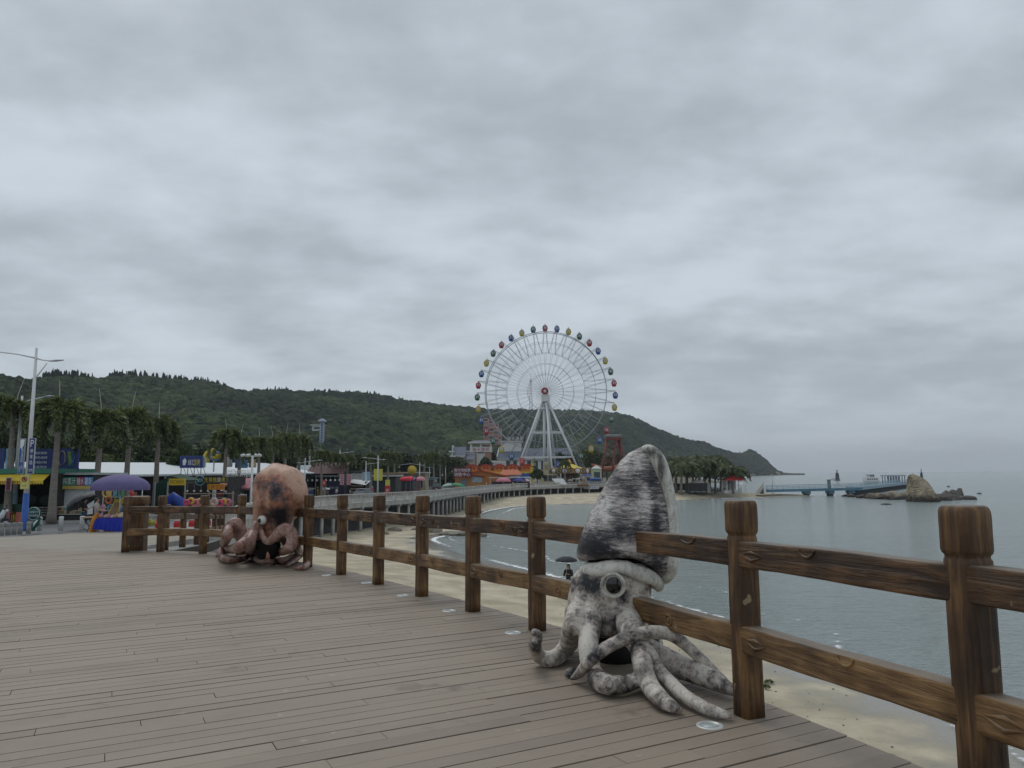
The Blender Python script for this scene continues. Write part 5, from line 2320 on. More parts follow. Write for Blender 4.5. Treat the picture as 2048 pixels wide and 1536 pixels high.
MB(SLATE).add([(-w / 2 - .8, -.8, Zf(884.1)), (w / 2 + .8, -.8, Zf(884.1)), (w / 2 + .8, 7.8, Zf(884.1)), (-w / 2 - .8, 7.8, Zf(884.1)), (-w / 2 + 1.2, 3.5, Zf(880)), (w / 2 - 1.2, 3.5, Zf(880))], [(0, 1, 5, 4), (1, 2, 5), (2, 3, 4, 5), (3, 0, 4)]).build('roof', t)

# big hall behind the wheel
d = 325
X0, X1, Z0, Z1 = RC(997, 897, 1152, 945, d)
cx = (X0 + X1) / 2
w = X1 - X0
t = thing('hall', 'long white hall with grey slate roof standing behind the ferris wheel', 'building', (cx, d, 3.2))
Zf = lambda yv: RC(941, yv, 982, yv + 1, d)[3] - 3.2
MB(WALLW).box(-w / 2, w / 2, .8, 14, 0, Zf(917)).build('wall', t)
MB(SLATE).add([(-w / 2 - .8, 0, Zf(918)), (w / 2 + .8, 0, Zf(918)), (w / 2 - 1.5, 7, Zf(896)), (-w / 2 + .5, 7, Zf(896)), (w / 2 + .8, 15, Zf(918)), (-w / 2 - .8, 15, Zf(918))], [(0, 1, 2, 3), (1, 4, 2), (3, 2, 4, 5), (0, 3, 5)]).build('roof', t)
m = MB(WALLW)
m.box(-w / 2 - .9, w / 2 + .9, -.15, .0, Zf(919.3), Zf(917.6))
m.beam((-w / 2 - .9, -.1, Zf(918)), (-w / 2 + .2, 6.8, Zf(895)), .35)
m.build('eaves', t)
for k in range(9):
    x = -w / 2 + w * (.1 + .09 * k)
    MB(WIN).box(x, x + 1.6, .68, .79, 2.4, Zf(922)).build('window', t)
MB(WALLW).box(-w / 2 + 1, -w / 2 + 10, 5, 13, Zf(915), Zf(883)).build('upper_storey', t)
MB(WALLW).box(-w / 2 + .3, -w / 2 + 10.8, 4.4, 13.4, Zf(882.9), Zf(880.8)).build('cornice', t)
X0b, X1b, Z0b, Z1b = RC(1010, 869, 1051, 882, d)
m = MB(mat('sign_black', (.015, .02, .02), .4)).box(X0b - cx, X1b - cx, 6, 6.4, Z0b - 3.2, Z1b - 3.2)
po = m.build('sign_board', t)
MB(TXW).text('海天渔邨', ((X0b + X1b) / 2 - cx, 5.95, (Z0b + Z1b) / 2 - 3.2), (X1b - X0b) * .82, (Z1b - Z0b) * .62).build('lettering', po)

# white gate sign in front of the hall
board('gate_sign', 'white gateway board with red characters right of the tower pavilion', 'sign', 978, 921, 1011, 933, 296, WALLW, .5, ((('游客服务中心'), .5, .55, .9, .42, TXR),), legs=2.6)
board('menu_board', 'red board with white lettering under the wheel', 'sign', 1039, 916, 1048, 926.5, 240, REDP, .2, (('大排档', .5, .3, .8, .24, TXW), ('烧烤', .5, .72, .6, .24, TXW)), legs=2)

# pink building on the slope
d = 560
X0, X1, Z0, Z1 = RC(967, 836, 1003, 874, d)
t = thing('hillside_block', 'stepped pink apartment block on the wooded slope left of the wheel hub', 'building', ((X0 + X1) / 2, d, Z0 - 6))
w = X1 - X0
PINK = mat('pink_render', (.4, .22, .19), .8, vary=.12, vscale=.2)
h_ = Z1 - Z0 + 6
for k, (a, b_, zz) in enumerate(((-.5, -.2, 1.0), (-.2, .1, .92), (.1, .34, .8), (.34, .5, .62))):
    MB(PINK).box(a * w, b_ * w - .02, k * .8, 9 + k, 0, zz * h_).build('wing', t)
    for j in range(5):
        zq = zz * h_ - 2.2 - j * 2.9
        MB(WALLW).box(a * w + .1, b_ * w - .3, k * .8 - .9, k * .8 - .02, zq - .5, zq - .2).build('balcony', t)
        if j % 2 == 0:
            MB(WIN).box(a * w + .6, b_ * w - .9, k * .8 - .06, k * .8 - .01, zq - .1, zq + 1.5).build('window', t)

# ticket hut
d = 196
X0, X1, Z0, Z1 = RC(908, 942, 1016, 972, d)
z0 = street_z(d)
Zf = lambda yv: RC(941, yv, 982, yv + 1, d)[3] - z0
xf = lambda xv: RC(xv, 950, xv + 1, 951, d)[0]
cx = xf(960)
t = thing('ticket_hut', 'orange wooden ticket hut with sloping roof and maroon sign', 'hut', (cx, d, z0))
m = MB(ORANGE)
m.plate([(xf(910) - cx, 0), (xf(1014) - cx, 0), (xf(1014) - cx, Zf(954)), (xf(962) - cx, Zf(940.5)), (xf(940) - cx, Zf(946)), (xf(910) - cx, Zf(949))], 0, 7)
m.build('wall', t)
m = MB(ORTRIM)
m.beam((xf(960) - cx, 3.2, Zf(939.5)), (xf(1018) - cx, 3.2, Zf(953)), 8.4, .28, up=(0, 0, 1))
m.beam((xf(963) - cx, 3.2, Zf(939.5)), (xf(930) - cx, 3.2, Zf(948)), 8.4, .28)
m.beam((xf(938) - cx, -.2, Zf(948)), (xf(970) - cx, -.5, Zf(951.5)), 1.4, .2)
m.build('roof', t)
m = MB(mat('door_wood', (.42, .22, .07), .6, vary=.15)).box(xf(941) - cx, xf(967) - cx, -.1, -.01, 0, Zf(953))
do = m.build('mural_door', t)
MB(mat('mural_blue', (.36, .43, .47), .6, vary=.5, vscale=1.4)).box(xf(943.5) - cx, xf(964) - cx, -.16, -.11, Zf(964.5), Zf(953.6)).build('picture', do)
m = MB(mat('hut_opening', (.2, .22, .22), .5)).box(xf(919) - cx, xf(935) - cx, -.08, -.01, 0, Zf(958))
m.build('entrance', t)
board('ticket_sign', 'maroon signboard with two lines of white characters on the ticket hut', 'sign', 906, 935, 943, 954, d - 1.5, MAROON, .3, (('青州湾船票', .5, .28, .88, .36, TXW), ('销售中心', .5, .73, .88, .42, TXW)))
# tiled hut to its right
cx = xf(1020)
t = thing('snack_hut', 'snack hut with red tiled hip roof beside the ticket hut', 'hut', (cx, 203, z0))
TILE = mat('red_tile', (.42, .12, .055), .7, vary=.2, vscale=3, stretch=(6, 1, 1))
MB(WALLW).box(xf(1003) - cx, xf(1040) - cx, .8, 6, 0, Zf(950)).build('wall', t)
MB(TILE).add([(xf(998) - cx, -.6, Zf(950)), (xf(1045) - cx, -.6, Zf(950)), (xf(1037) - cx, 3, Zf(939)), (xf(1004) - cx, 3, Zf(939)), (xf(1045) - cx, 7, Zf(950)), (xf(998) - cx, 7, Zf(950))], [(0, 1, 2, 3), (1, 4, 2), (3, 2, 4, 5), (0, 3, 5)]).build('roof', t)
m = MB(WALLW)
for k in range(14):
    x = lerp(xf(1014), xf(1042), k / 13) - cx
    m.box(x - .06, x + .06, -.3, -.2, Zf(957), Zf(952))
m.box(xf(1013) - cx, xf(1043) - cx, -.32, -.18, Zf(957.6), Zf(957))
m.build('fence_rail', t)
MB(mat('blue_boards', (.16, .28, .4), .6)).box(xf(1040) - cx, xf(1062) - cx, 1, 5, 0, Zf(953)).build('annex', t)
MB(WIN).box(xf(1006) - cx, xf(1036) - cx, .68, .79, 1, 2.4).build('window', t)

# wavy painted fairground front
d = 222
X0, X1, Z0, Z1 = RC(931, 929, 1066, 947, d)
cx = (X0 + X1) / 2
w = X1 - X0
t = thing('fairground_front', 'wavy orange, red and yellow fairground ride front below the wheel', 'ride', (cx, d, street_z(d)))
zb, zt_ = Z0 - street_z(d), Z1 - street_z(d)
nW = 5
top = []
for i in range(61):
    u = i / 60
    top.append((-w / 2 + w * u, lerp(zb + 1.0, zt_, .55 + .45 * abs(math.sin(PI * nW * u)))))
MB(mat('fair_orange', (.56, .2, .03), .5, vary=.25, vscale=.5)).plate([(-w / 2, zb), (w / 2, zb)] + top[::-1], 0, .5).build('front', t)
m = MB(mat('fair_red', (.45, .04, .025), .5))
for i in range(60):
    m.beam((top[i][0], -.1, top[i][1]), (top[i + 1][0], -.1, top[i + 1][1]), .5, .35)
for k in range(nW):
    for q in (.3, .7):
        xx = -w / 2 + w * (k + q) / nW
        m.beam((xx, -.12, zb + 1.2), (xx + (.5 - q) * 3, -.12, zt_ - .6), .1, .5, up=(1, 0, 0))
m.build('arches', t)
m = MB(YEL).box(-w / 2, w / 2, -.16, -.02, zb, zb + .45)
m.build('yellow_band', t)
m = MB(mat('fair_blue', (.03, .07, .3), .5, vary=.5, vscale=1)).box(w * .28, w * .44, -.2, -.17, zb - 1.6, zb - .1)
m.build('blue_panel', t)
for k in (-.4, -.1, .15, .3, .47):
    MB(WOODB).box(k * w - .1, k * w + .1, .1, .4, 0, zb).build('prop', t)
for k in range(1, nW):
    MB(mat('fair_brown', (.16, .05, .02), .6)).ball((-w / 2 + w * k / nW, -.2, zb + 1.4), .5, 12, (1, .3, 1)).build('boss', t)
MB(YEL).plate([(w * .46, 0), (w * .5, 0), (w * .5, zt_ + .2), (w * .485, zt_ + .9), (w * .46, zt_ - .4)], -.3, .1).build('end_figure', t)

# carousel
d = 216
X0, X1, Z0, Z1 = RC(1099, 937, 1180, 968, d)
cx = (X0 + X1) / 2
R_ = (X1 - X0) / 2
z0 = street_z(d)
t = thing('carousel', 'carousel with yellow tent roof, mirrored fascia and white horses', 'carousel', (cx, d, z0))
Zf = lambda yv: RC(1099, yv, 1180, yv + 1, d)[3] - z0
m = MB(YEL)
m.lathe([(R_ * .78, Zf(938)), (R_ * .42, Zf(932.5)), (R_ * .12, Zf(927.5)), (0.02, Zf(926))], 24, smooth=False)
m.build('roof', t)
MB(mat('gold_finial', (.5, .3, .05), .4, .5)).lathe([(.3, Zf(927)), (.75, Zf(925)), (.4, Zf(923)), (.15, Zf(919)), (0, Zf(917.5))], 12).build('finial', t)
FAS = mat('carousel_fascia', (.46, .36, .2), .55, vary=.35, vscale=1.6)
m = MB(FAS)
m.lathe([(R_ * .97, Zf(946.5)), (R_, Zf(945)), (R_, Zf(937.5)), (R_ * .8, Zf(937))], 40, cap=False)
fo_ = m.build('fascia', t)
for k in range(20):
    a = 2 * PI * k / 20
    m = MB(mat('carousel_brown', (.2, .12, .06), .6))
    c = V((R_ * 1.0 * math.cos(a), R_ * 1.0 * math.sin(a), Zf(941.3)))
    tg = V((-math.sin(a), math.cos(a), 0))
    m.tube([c + tg * (.95 * math.cos(b_ * PI / 8)) + V((0, 0, .72 * math.sin(b_ * PI / 8))) for b_ in range(17)], .17, 6, cap=False)
    if k % 2 == 0:
        m.m(WALLW)
        m.tube([c - V((math.cos(a), math.sin(a), 0)) * .1, c + V((math.cos(a), math.sin(a), 0)) * .12], [.75, .68], 14)
    else:
        m.ball(c, .45, 10)
    m.build('plaque', fo_)
MB(WOODB).lathe([(R_ * .95, 0), (R_ * .95, .5), (0, .5)], 36).build('platform', t)
MB(mat('carousel_core', (.09, .055, .045), .6, vary=.6, vscale=1.5)).lathe([(R_ * .42, .5), (R_ * .42, Zf(944))], 20).build('core', t)
for k in range(14):
    a = 2 * PI * (k + .4) / 14
    c = V((R_ * .78 * math.cos(a), R_ * .78 * math.sin(a), 1.3 + .35 * (k % 3)))
    h_ = MB(WALLW if k % 3 else mat('horse_tan', (.4, .26, .12), .5))
    tg = V((-math.sin(a), math.cos(a), 0))
    h_.tube([c - tg * .6, c - tg * .3, c + tg * .3, c + tg * .55, c + tg * .8 + V((0, 0, .5)), c + tg * 1.05 + V((0, 0, .45)), c + tg * 1.2 + V((0, 0, .25))], [.2, .26, .25, .22, .13, .13, .07], 8)
    for s in (-.5, .45):
        for w_ in (-.12, .12):
            sd = V((math.cos(a), math.sin(a), 0)) * w_
            h_.tube([c + tg * s + sd, c + tg * (s + .15) + sd + V((0, 0, -.4)), c + tg * (s - .02) + sd + V((0, 0, -.75))], [.08, .06, .04], 6)
    h_.tube([c - tg * .6, c - tg * .85 + V((0, 0, -.3))], [.07, .03], 5)
    ho = h_.build('horse', t)
    MB(mat('brass', (.5, .36, .12), .3, .8)).tube([(c.x, c.y, .5), (c.x, c.y, Zf(945))], .04, 6).build('pole', ho)

# ride queue: sand-coloured brick building, booths, ramp board
d = 236
X0, X1, Z0, Z1 = RC(1078, 940, 1112, 970, d)
cx = (X0 + X1) / 2
z0 = street_z(d)
w = X1 - X0
t = thing('brick_building', 'small sand-coloured brick building between the round tree and the carousel', 'building', (cx, d, z0))
SBR = mat('sand_brick', (.42, .37, .24), .85, vary=.25, vscale=6)
m = MB(SBR)
m.plate([(-w / 2, 0), (w / 2, 0), (w / 2, Z1 - z0), (-w * .3, Z1 - z0), (-w * .5, Z1 - z0 - 1.6)], 0, 8)
m.build('wall', t)
for u in (-.22, .05, .3):
    MB(WIN).box(u * w, u * w + 1.2, -.06, -.01, 1.2, 3.0).build('window', t)
MB(mat('turret_yellow', (.48, .42, .2), .7)).lathe([(.55, Z1 - z0 - .1), (.55, Z1 - z0 + 1.4), (.7, Z1 - z0 + 1.4), (0, Z1 - z0 + 2.6)], 10, (-w * .05, 2, 0)).build('turret', t)


def booth(label, x0, y0, x1, y1, d, wall, roofm, sign=None):
    X0, X1, Z0, Z1 = RC(x0, y0, x1, y1, d)
    z0 = street_z(d)
    w, h = X1 - X0, Z1 - z0
    t = thing('booth', label, 'booth', ((X0 + X1) / 2, d, z0))
    MB(wall).box(-w / 2, w / 2, 0, w * .9, 0, h * .84).build('wall', t)
    MB(roofm).add([(-w * .56, -.3, h * .84), (w * .56, -.3, h * .84), (w * .56, w, h * .84), (-w * .56, w, h * .84), (0, w * .4, h * 1.02)], [(0, 1, 4), (1, 2, 4), (2, 3, 4), (3, 0, 4)]).build('roof', t)
    o = MB(WIN).box(-w * .32, w * .32, -.05, -.01, h * .36, h * .66)
    o.build('hatch', t)
    MB(WALLW).box(-w * .4, w * .4, -.35, -.01, h * .31, h * .355).build('counter', t)
    return t


booth('blue booth with pitched roof to the right of the carousel', 1181, 955, 1202, 975, 222, mat('booth_blue', (.03, .1, .36), .5), mat('booth_roof', (.02, .07, .3), .5))
booth('yellow-green tall booth with pale roof near the red tower', 1185, 931, 1203, 970, 234, mat('booth_lime', (.45, .5, .3), .6), WALLW)
booth('cream booth with blue roof just right of the carousel', 1168, 947, 1184, 972, 230, RENDER, mat('booth_roof', (.02, .07, .3), .5))
d = 205
p = PX(1118, 963, d)
t = thing('ramp_board', 'white slanting signboard in front of the carousel', 'sign', (p.x, d, street_z(d)))
zz = p.z - street_z(d)
MB(WALLW).add([(-2.0, .9, zz + .8), (1.2, .9, zz + .8), (2.2, -.3, zz - .8), (-.6, -.3, zz - .8), (-2.0, .98, zz + .75), (1.2, .98, zz + .75), (2.2, -.22, zz - .86), (-.6, -.22, zz - .86)], [(0, 3, 2, 1), (4, 5, 6, 7), (0, 1, 5, 4), (1, 2, 6, 5), (2, 3, 7, 6), (3, 0, 4, 7)]).build('board', t)
m = MB(LAMP_GREY)
for x, y in ((-1.7, .8), (1.0, .8), (1.9, -.2), (-.4, -.2)):
    m.tube([(x, y, 0), (x, y, zz + (.7 if y > 0 else -.8))], .05, 6)
m.build('legs', t)
board('sea_wall_banner', 'white banner with blue lettering hung on the promenade edge', 'banner', 1167, 972, 1198, 978, 214.5, WALLW, .08, (('严禁下海游泳', .5, .5, .92, .7, mat('letter_blue', (.03, .1, .4), .5)),))

# pirate-ship tower
d = 240
z0 = street_z(d)
pf = lambda xv, yv, dd=0: V((PX(xv, yv, d).x, d + dd, PX(xv, yv, d).z))
ca = PX(1225, 940, d)
RUST = mat('tower_red', (.15, .035, .032), .6, vary=.3, vscale=1.2)
t = thing('swing_ride_tower', 'dark red steel A-frame tower of a swing ride behind the squid', 'ride', (ca.x, d, z0))
o = V((ca.x, d, z0))
for xv, yv, dd in ((1196, 946, -3.5), (1218, 950, -4.5), (1258, 946, -3.5), (1204, 946, 4), (1250, 946, 4)):
    a = V((PX(xv, yv, d).x, d + dd, z0)) - o
    topx = 1214 if xv < 1215 else (1231 if xv < 1230 else 1238)
    b_ = pf(topx, 878, dd * .25) - o
    MB(RUST).tube([a, b_], .36, 8).build('leg', t)
a, b_ = pf(1211, 878) - o, pf(1241, 878) - o
MB(RUST).box(a.x, b_.x, -1.6, 1.6, a.z - .4, a.z + .5).build('top_platform', t)
m = MB(LAMP_GREY)
for q in (-1.5, 1.5):
    m.tube([(a.x, q, a.z + 1.3), (b_.x, q, a.z + 1.3)], .06, 5)
    for k in range(6):
        x = lerp(a.x, b_.x, k / 5)
        m.tube([(x, q, a.z + .4), (x, q, a.z + 1.3)], .05, 5)
m.build('guard_rail', t)
for yv in (896, 922):
    tt = (yv - 878) / 68
    m = MB(RUST)
    xa, xb = lerp(1214, 1197, tt), lerp(1238, 1257, tt)
    m.beam(pf(xa, yv) - o, pf(xb, yv) - o, .3)
    m.build('brace', t)
m = MB(RUST)
for k in range(5):
    y0_, y1_ = lerp(882, 935, k / 5), lerp(882, 935, (k + 1) / 5)
    m.beam(pf(lerp(1216, 1212, k / 5), y0_, .6) - o, pf(lerp(1236, 1240, (k + 1) / 5), y1_, .6) - o, .2)
    m.beam(pf(lerp(1236, 1240, k / 5), y0_, .6) - o, pf(lerp(1216, 1212, (k + 1) / 5), y1_, .6) - o, .2)
m.build('lattice', t)
hull = MB(mat('ship_orange', (.34, .12, .05), .5, vary=.3, vscale=1))
c0 = pf(1214, 938) - o
hull.loft([[(c0.x + u * 5 + 0 * k, 1.2 * math.cos(2 * PI * k / 12) * (1 - abs(u) ** 3), c0.z + 1.5 * u * u + .9 * math.sin(2 * PI * k / 12) * (1 - .6 * abs(u) ** 3)) for k in range(12)] for u in [-1 + i / 6 for i in range(13)]])
hull.build('swing_boat', t)

# observation tower and masts on the hill
d = 420
b0, t0 = PX(643, 905, d), PX(643, 838, d)
t = thing('observation_tower', 'slim pale blue observation tower rising behind the palms', 'tower', (b0.x, d, b0.z - 8))
hh = t0.z - b0.z + 8
TB_ = mat('tower_blue', (.3, .36, .44), .5, vary=.1)
m = MB(TB_)
for q in (-1, 1):
    for r_ in (-1, 1):
        m.tube([(q * 1.2, r_ * 1.2, 0), (q * 1.2, r_ * 1.2, hh - 2)], .3, 6)
for k in range(18):
    z = hh * k / 18
    m.box(-1.4, 1.4, -1.4, -1.1, z, z + .5)
    m.box(-1.4, 1.4, 1.1, 1.4, z, z + .5)
m.build('shaft', t)
MB(mat('tower_core', (.12, .16, .2), .5)).box(-.6, .6, -.6, .6, 0, hh - 2).build('core', t)
m = MB(TB_)
m.lathe([(1.2, hh - 2.4), (2.9, hh - 1.6), (2.9, hh - .6), (1.0, hh), (.9, hh + .2), (0, hh + .3)], 16)
m.build('cabin', t)
t.scale = (.75, .75, 1)
MB(STEEL_W).lathe([(3.05, hh - 1.4), (3.05, hh - 1.1)], 16).build('cabin_ring', t)
d = 930
b0, t0 = PX(1062, 826, d), PX(1062, 757, d)
t = thing('radio_mast', 'thin lattice radio mast on the ridge seen through the wheel', 'mast', (b0.x, d, b0.z - 6))
hh = t0.z - b0.z + 6
m = MB(mat('mast_grey', (.3, .24, .24), .6))
for q, r_ in ((-1, -1), (1, -1), (1, 1), (-1, 1)):
    m.tube([(q * 2.2, r_ * 2.2, 0), (q * .5, r_ * .5, hh)], .24, 4)
for k in range(16):
    z0_, z1_ = hh * k / 16, hh * (k + 1) / 16
    w0, w1 = lerp(2.2, .5, k / 16), lerp(2.2, .5, (k + 1) / 16)
    for q in (-1, 1):
        m.beam((-w0, q * w0, z0_), (w1, q * w1, z1_), .18)
        m.beam((q * w0, w0, z0_), (q * w1, -w1, z1_), .18)
m.build('lattice', t)
MB(mat('mast_grey', (.3, .24, .24), .6)).tube([(0, 0, hh), (0, 0, hh + 7)], .15, 4).build('aerial', t)
MB(mat('mast_red', (.4, .08, .07), .5)).box(-1.2, 1.2, -1.2, 1.2, hh * .92, hh * .94).build('platform', t)
d = 470
p = PX(634, 852, d)
t = thing('hill_pavilion', 'small white flat-roofed pavilion on the slope beside the observation tower', 'pavilion', (p.x, d, p.z - 3))
MB(WALLW).box(-3, 3, 0, 4, 0, 3.4).build('wall', t)
MB(WALLW).box(-4.2, 4.2, -1, 5, 3.41, 3.9).build('roof', t)
MB(WIN).box(-2, 2, -.06, -.01, 1, 2.4).build('window', t)

# trees of the fairground
for i, (x, yt, yb, d, w, m, lb) in enumerate([
        (1150, 905, 960, 262, 40, LEAF_LITE, 'yellow-green bushy tree right behind the carousel roof'),
        (1172, 897, 960, 270, 44, LEAF_LITE, 'tall yellow-green tree above the cream booth'),
        (1192, 900, 960, 275, 40, LEAF_TREE, 'dark green tree left of the red swing tower'),
        (1214, 912, 960, 268, 40, LEAF_LITE, 'yellow-green tree inside the legs of the red tower'),
        (1238, 908, 960, 280, 40, LEAF_TREE, 'green tree right of the red swing tower'),
        (1120, 905, 960, 300, 34, LEAF_TREE, 'green tree behind the right legs of the wheel'),
        (930, 926, 955, 280, 26, LEAF_TREE, 'round dark tree below the slate-roofed villa'),
        (971, 914, 955, 270, 30, LEAF_TREE, 'dark tree in front of the brick tower'),
        (986, 905, 950, 320, 20, LEAF_TREE, 'slim dark tree at the right corner of the brick tower'),
        (1075, 938, 972, 212, 22, LEAF_TREE, 'small round clipped tree beside the sand-coloured brick building')]):
    p = PX(x, yb, d)
    z0 = street_z(d)
    h = PX(x, yt, d).z - z0
    tree('broadleaf_tree', lb, (p.x, d, z0), h, w * d / F0 * 1.25, 50 + i, m, 'trees around the fairground', 1500, .75 if d > 220 else .5)
PF = palm('foxtail_palm', 'foxtail palm standing in front of the carousel', (PX(1130, 960, 208).x, 208, street_z(208)), 5.2, 91, 'foxtail', 'foxtail palms', scale=1.15)

# promenade umbrellas and stalls in front of the huts
PARA = [('pink parasol in front of the ticket hut', 1007, 955, 190, 1.9, (.5, .18, .22)), ('violet blue parasol next to the pink one by the snack hut', 1037, 953.5, 192, 1.9, (.1, .1, .33)), ('pale pink parasol at the right of the violet one', 1052, 958, 196, 1.3, (.55, .4, .4))]
for lb, x, y, d, r, c in PARA:
    p = PX(x, y, d)
    parasol('parasol', lb, 'parasol', p, r, .9, mat('parasol_%d' % x, c, .8), shaft=p.z - street_z(d) - .1, valance=.15)
p = PX(1020, 972, 191)
t = thing('drinks_stall', 'open drinks stall with dark counter under the promenade parasols', 'stall', (p.x, 191, street_z(191)))
MB(mat('stall_dark', (.05, .04, .05), .6)).box(-4.6, 5, 0, 2, 0, 1.6).build('counter', t)
for x in (-5, -1.8, 1.8, 5.2):
    MB(STEEL_W).box(x - .05, x + .05, -.05, .05, 0, 2.5).build('post', t)
MB(WALLW).box(-5.3, 5.4, -.4, 2.6, 2.5, 2.62).build('roof', t)
p = PX(914, 966, 150)
parasol('parasol', 'green striped market umbrella sagging beside the ticket hut', 'parasol', p, 1.35, .5, mat('parasol_green', (.05, .22, .1), .7, vary=.5, vscale=2), shaft=p.z - street_z(150), valance=.1, tilt=(0, .2))
p = PX(897, 967, 152)
parasol('parasol', 'pale green market umbrella left of the striped one', 'parasol', p, 1.2, .45, mat('parasol_pale', (.3, .42, .34), .7, vary=.2), shaft=p.z - street_z(152), valance=.1, tilt=(0, -.15))
# ------------------------------------------------------------------ sandy point: palms, cabins, canopies
CP = [(1352, 984, 908, 214), (1362, 986, 916, 205), (1374, 982, 905, 222), (1386, 984, 922, 216), (1398, 985, 913, 210), (1408, 984, 902, 224), (1420, 984, 918, 216), (1431, 985, 925, 212), (1441, 985, 925, 222), (1457, 986, 931, 208), (1466, 986, 927, 206), (1344, 985, 914, 226)]
proto = {}
for i, (x, yb, yt, d) in enumerate(CP):
    p = GZ(x, yb, 1.4)
    z0 = 1.3
    h = (PX(x, yt, d).z - z0)
    k = h / 5.2
    lb = {8: 'coconut palm standing apart from the grove to its right', 9: 'bushy coconut palm close left of the red canopy', 10: 'coconut palm touching the red canopy'}.get(i, 'coconut palm in the grove on the sandy point')
    if i < 3:
        proto[i] = palm('coconut_palm', lb, (PX(x, 980, d).x, d, z0 - .1), 3.9, 60 + i, 'coconut', 'coconut palms on the sandy point', scale=1.2, lean=(rnd.uniform(-.6, .6), rnd.uniform(-.3, .3)))
        proto[i].scale = (k, k, k)
    else:
        dup(proto[i % 3], (PX(x, 980, d).x, d, z0 - .1), i * 1.9, k, lb)
ZB = 1.35
d = 208
X0, X1, Z0, Z1 = RC(1377, 966, 1413, 985, d)
t = thing('beach_cabin', 'dark grey beach cabin with white barrel roof under the palms', 'cabin', ((X0 + X1) / 2, d, ZB))
w = X1 - X0
h = Z1 - ZB
DKC = mat('cabin_dark', (.05, .055, .055), .7, vary=.2)
MB(DKC).box(-w / 2, w / 2, 0, 4, 0, h).build('wall', t)
MB(mat('cabin_side', (.35, .36, .36), .6)).box(w / 2, w / 2 + 1.1, .2, 4.2, 0, h * 1.02).build('side_wall', t)
m = MB(WALLW)
m.loft([[(w * .12 + 1.5 * math.cos(PI * k / 10), yq, h + .7 * math.sin(PI * k / 10)) for k in range(11)] for yq in (.0, 4.0)])
m.build('roof', t)
for x in (-.5, -.02, .3, .5):
    MB(BARKD).box(x * w - .1, x * w + .1, -.22, -.02, 0, h).build('post', t)
for k in range(3):
    MB(mat('bench_grey', (.3, .31, .31), .6)).box(-w * .45 + k * w * .3, -w * .22 + k * w * .3, -1.2, -.5, .3, .5).build('bench', t)
# red canopy
d = 205
X0, X1, Z0, Z1 = RC(1450, 956, 1484, 986, d)
t = thing('canopy_tent', 'red pitched canopy on white posts at the edge of the palms', 'canopy', ((X0 + X1) / 2, d, ZB))
w = X1 - X0
zf = lambda y: RC(0, y, 1, y + 1, d)[3] - ZB
MB(REDP).add([(-w / 2, -2, zf(967)), (w / 2, -2, zf(967)), (w / 2, 3, zf(967)), (-w / 2, 3, zf(967)), (0, .5, zf(956)), (-w / 2, -2, zf(969)), (w / 2, -2, zf(969)), (w / 2, 3, zf(969)), (-w / 2, 3, zf(969))], [(0, 1, 4), (1, 2, 4), (2, 3, 4), (3, 0, 4), (5, 6, 1, 0), (6, 7, 2, 1), (7, 8, 3, 2), (8, 5, 0, 3)]).build('roof', t)
for x in (-.48, .48):
    for y in (-1.9, 2.9):
        MB(STEEL_W).box(x * w - .07, x * w + .07, y - .07, y + .07, 0, zf(967.5)).build('post', t)
MB(mat('canopy_cloth', (.42, .43, .42), .7)).box(-w * .46, w * .3, 2.75, 2.8, .9, zf(969.5)).build('back_cloth', t)
MB(WALLW).box(-w * .46, w * .46, 1, 2.6, 0, .75).build('platform', t)
p = PX(1482, 967, 214)
X0, X1, Z0, Z1 = RC(1474, 966, 1489, 985, 214)
t = thing('canopy_tent', 'small flat white canopy behind the red one', 'canopy', ((X0 + X1) / 2, 214, ZB))
w = X1 - X0
MB(WALLW).add([(-w / 2, -1.5, Z1 - ZB - .3), (w / 2, -1.5, Z1 - ZB - .3), (w / 2, 1.5, Z1 - ZB - .3), (-w / 2, 1.5, Z1 - ZB - .3), (0, 0, Z1 - ZB + .25)], [(0, 1, 4), (1, 2, 4), (2, 3, 4), (3, 0, 4)]).build('roof', t)
for x in (-.47, .47):
    MB(LAMP_GREY).box(x * w - .05, x * w + .05, -1.4, -1.3, 0, Z1 - ZB - .3).build('post', t)
# white ridge tent
X0, X1, Z0, Z1 = RC(1510, 965, 1536, 982, 212)
t = thing('ridge_tent', 'white ridge tent pitched on the sand at the head of the pier', 'tent', ((X0 + X1) / 2, 212, 1.0))
w, h = X1 - X0, Z1 - 1.0
TC = mat('tent_canvas', (.5, .48, .42), .8, vary=.12)
m = MB(TC)
m.add([(-w / 2, 0, 0), (w * .05, -1.2, 0), (w * .1, -.4, h), (w / 2, 1, .2), (w * .28, 2.6, h * .98), (-w * .2, 3, 0)], [(0, 1, 2), (1, 3, 4, 2), (0, 2, 4, 5), (3, 5, 4)])
m.build('fly_sheet', t)
MB(mat('tent_mouth', (.08, .08, .08), .9)).add([(-w * .22, -.68, 0.02), (w * .03, -1.24, .02), (w * .06, -.86, h * .52)], [(0, 1, 2)]).build('entrance', t)
MB(WALLW).add([(w * .06, -1.22, .1), (w / 2, .95, .25), (w * .3, 2.2, h * 1.0), (w * .11, -.45, h * 1.0)], [(0, 1, 2, 3)]).build('side_panel', t)
for i, (x, y, d) in enumerate([(1355, 977, 214), (1436, 978, 209), (1449, 978, 207), (1479, 979, 214), (1482, 978, 216)]):
    p = PX(x, 981, d)
    person(['person in dark clothes at the left edge of the palm grove', 'person in dark clothes between the grove and the lone palm', 'person in dark clothes beside the red canopy', 'person sitting low under the white canopy', 'person standing under the flat white canopy'][i], (p.x, d, ZB - .05), rnd.uniform(0, 6), 1.0 if i == 3 else 1.68, (.05, .05, .06), (.04, .04, .05), fingers=False, group='people on the sandy point')

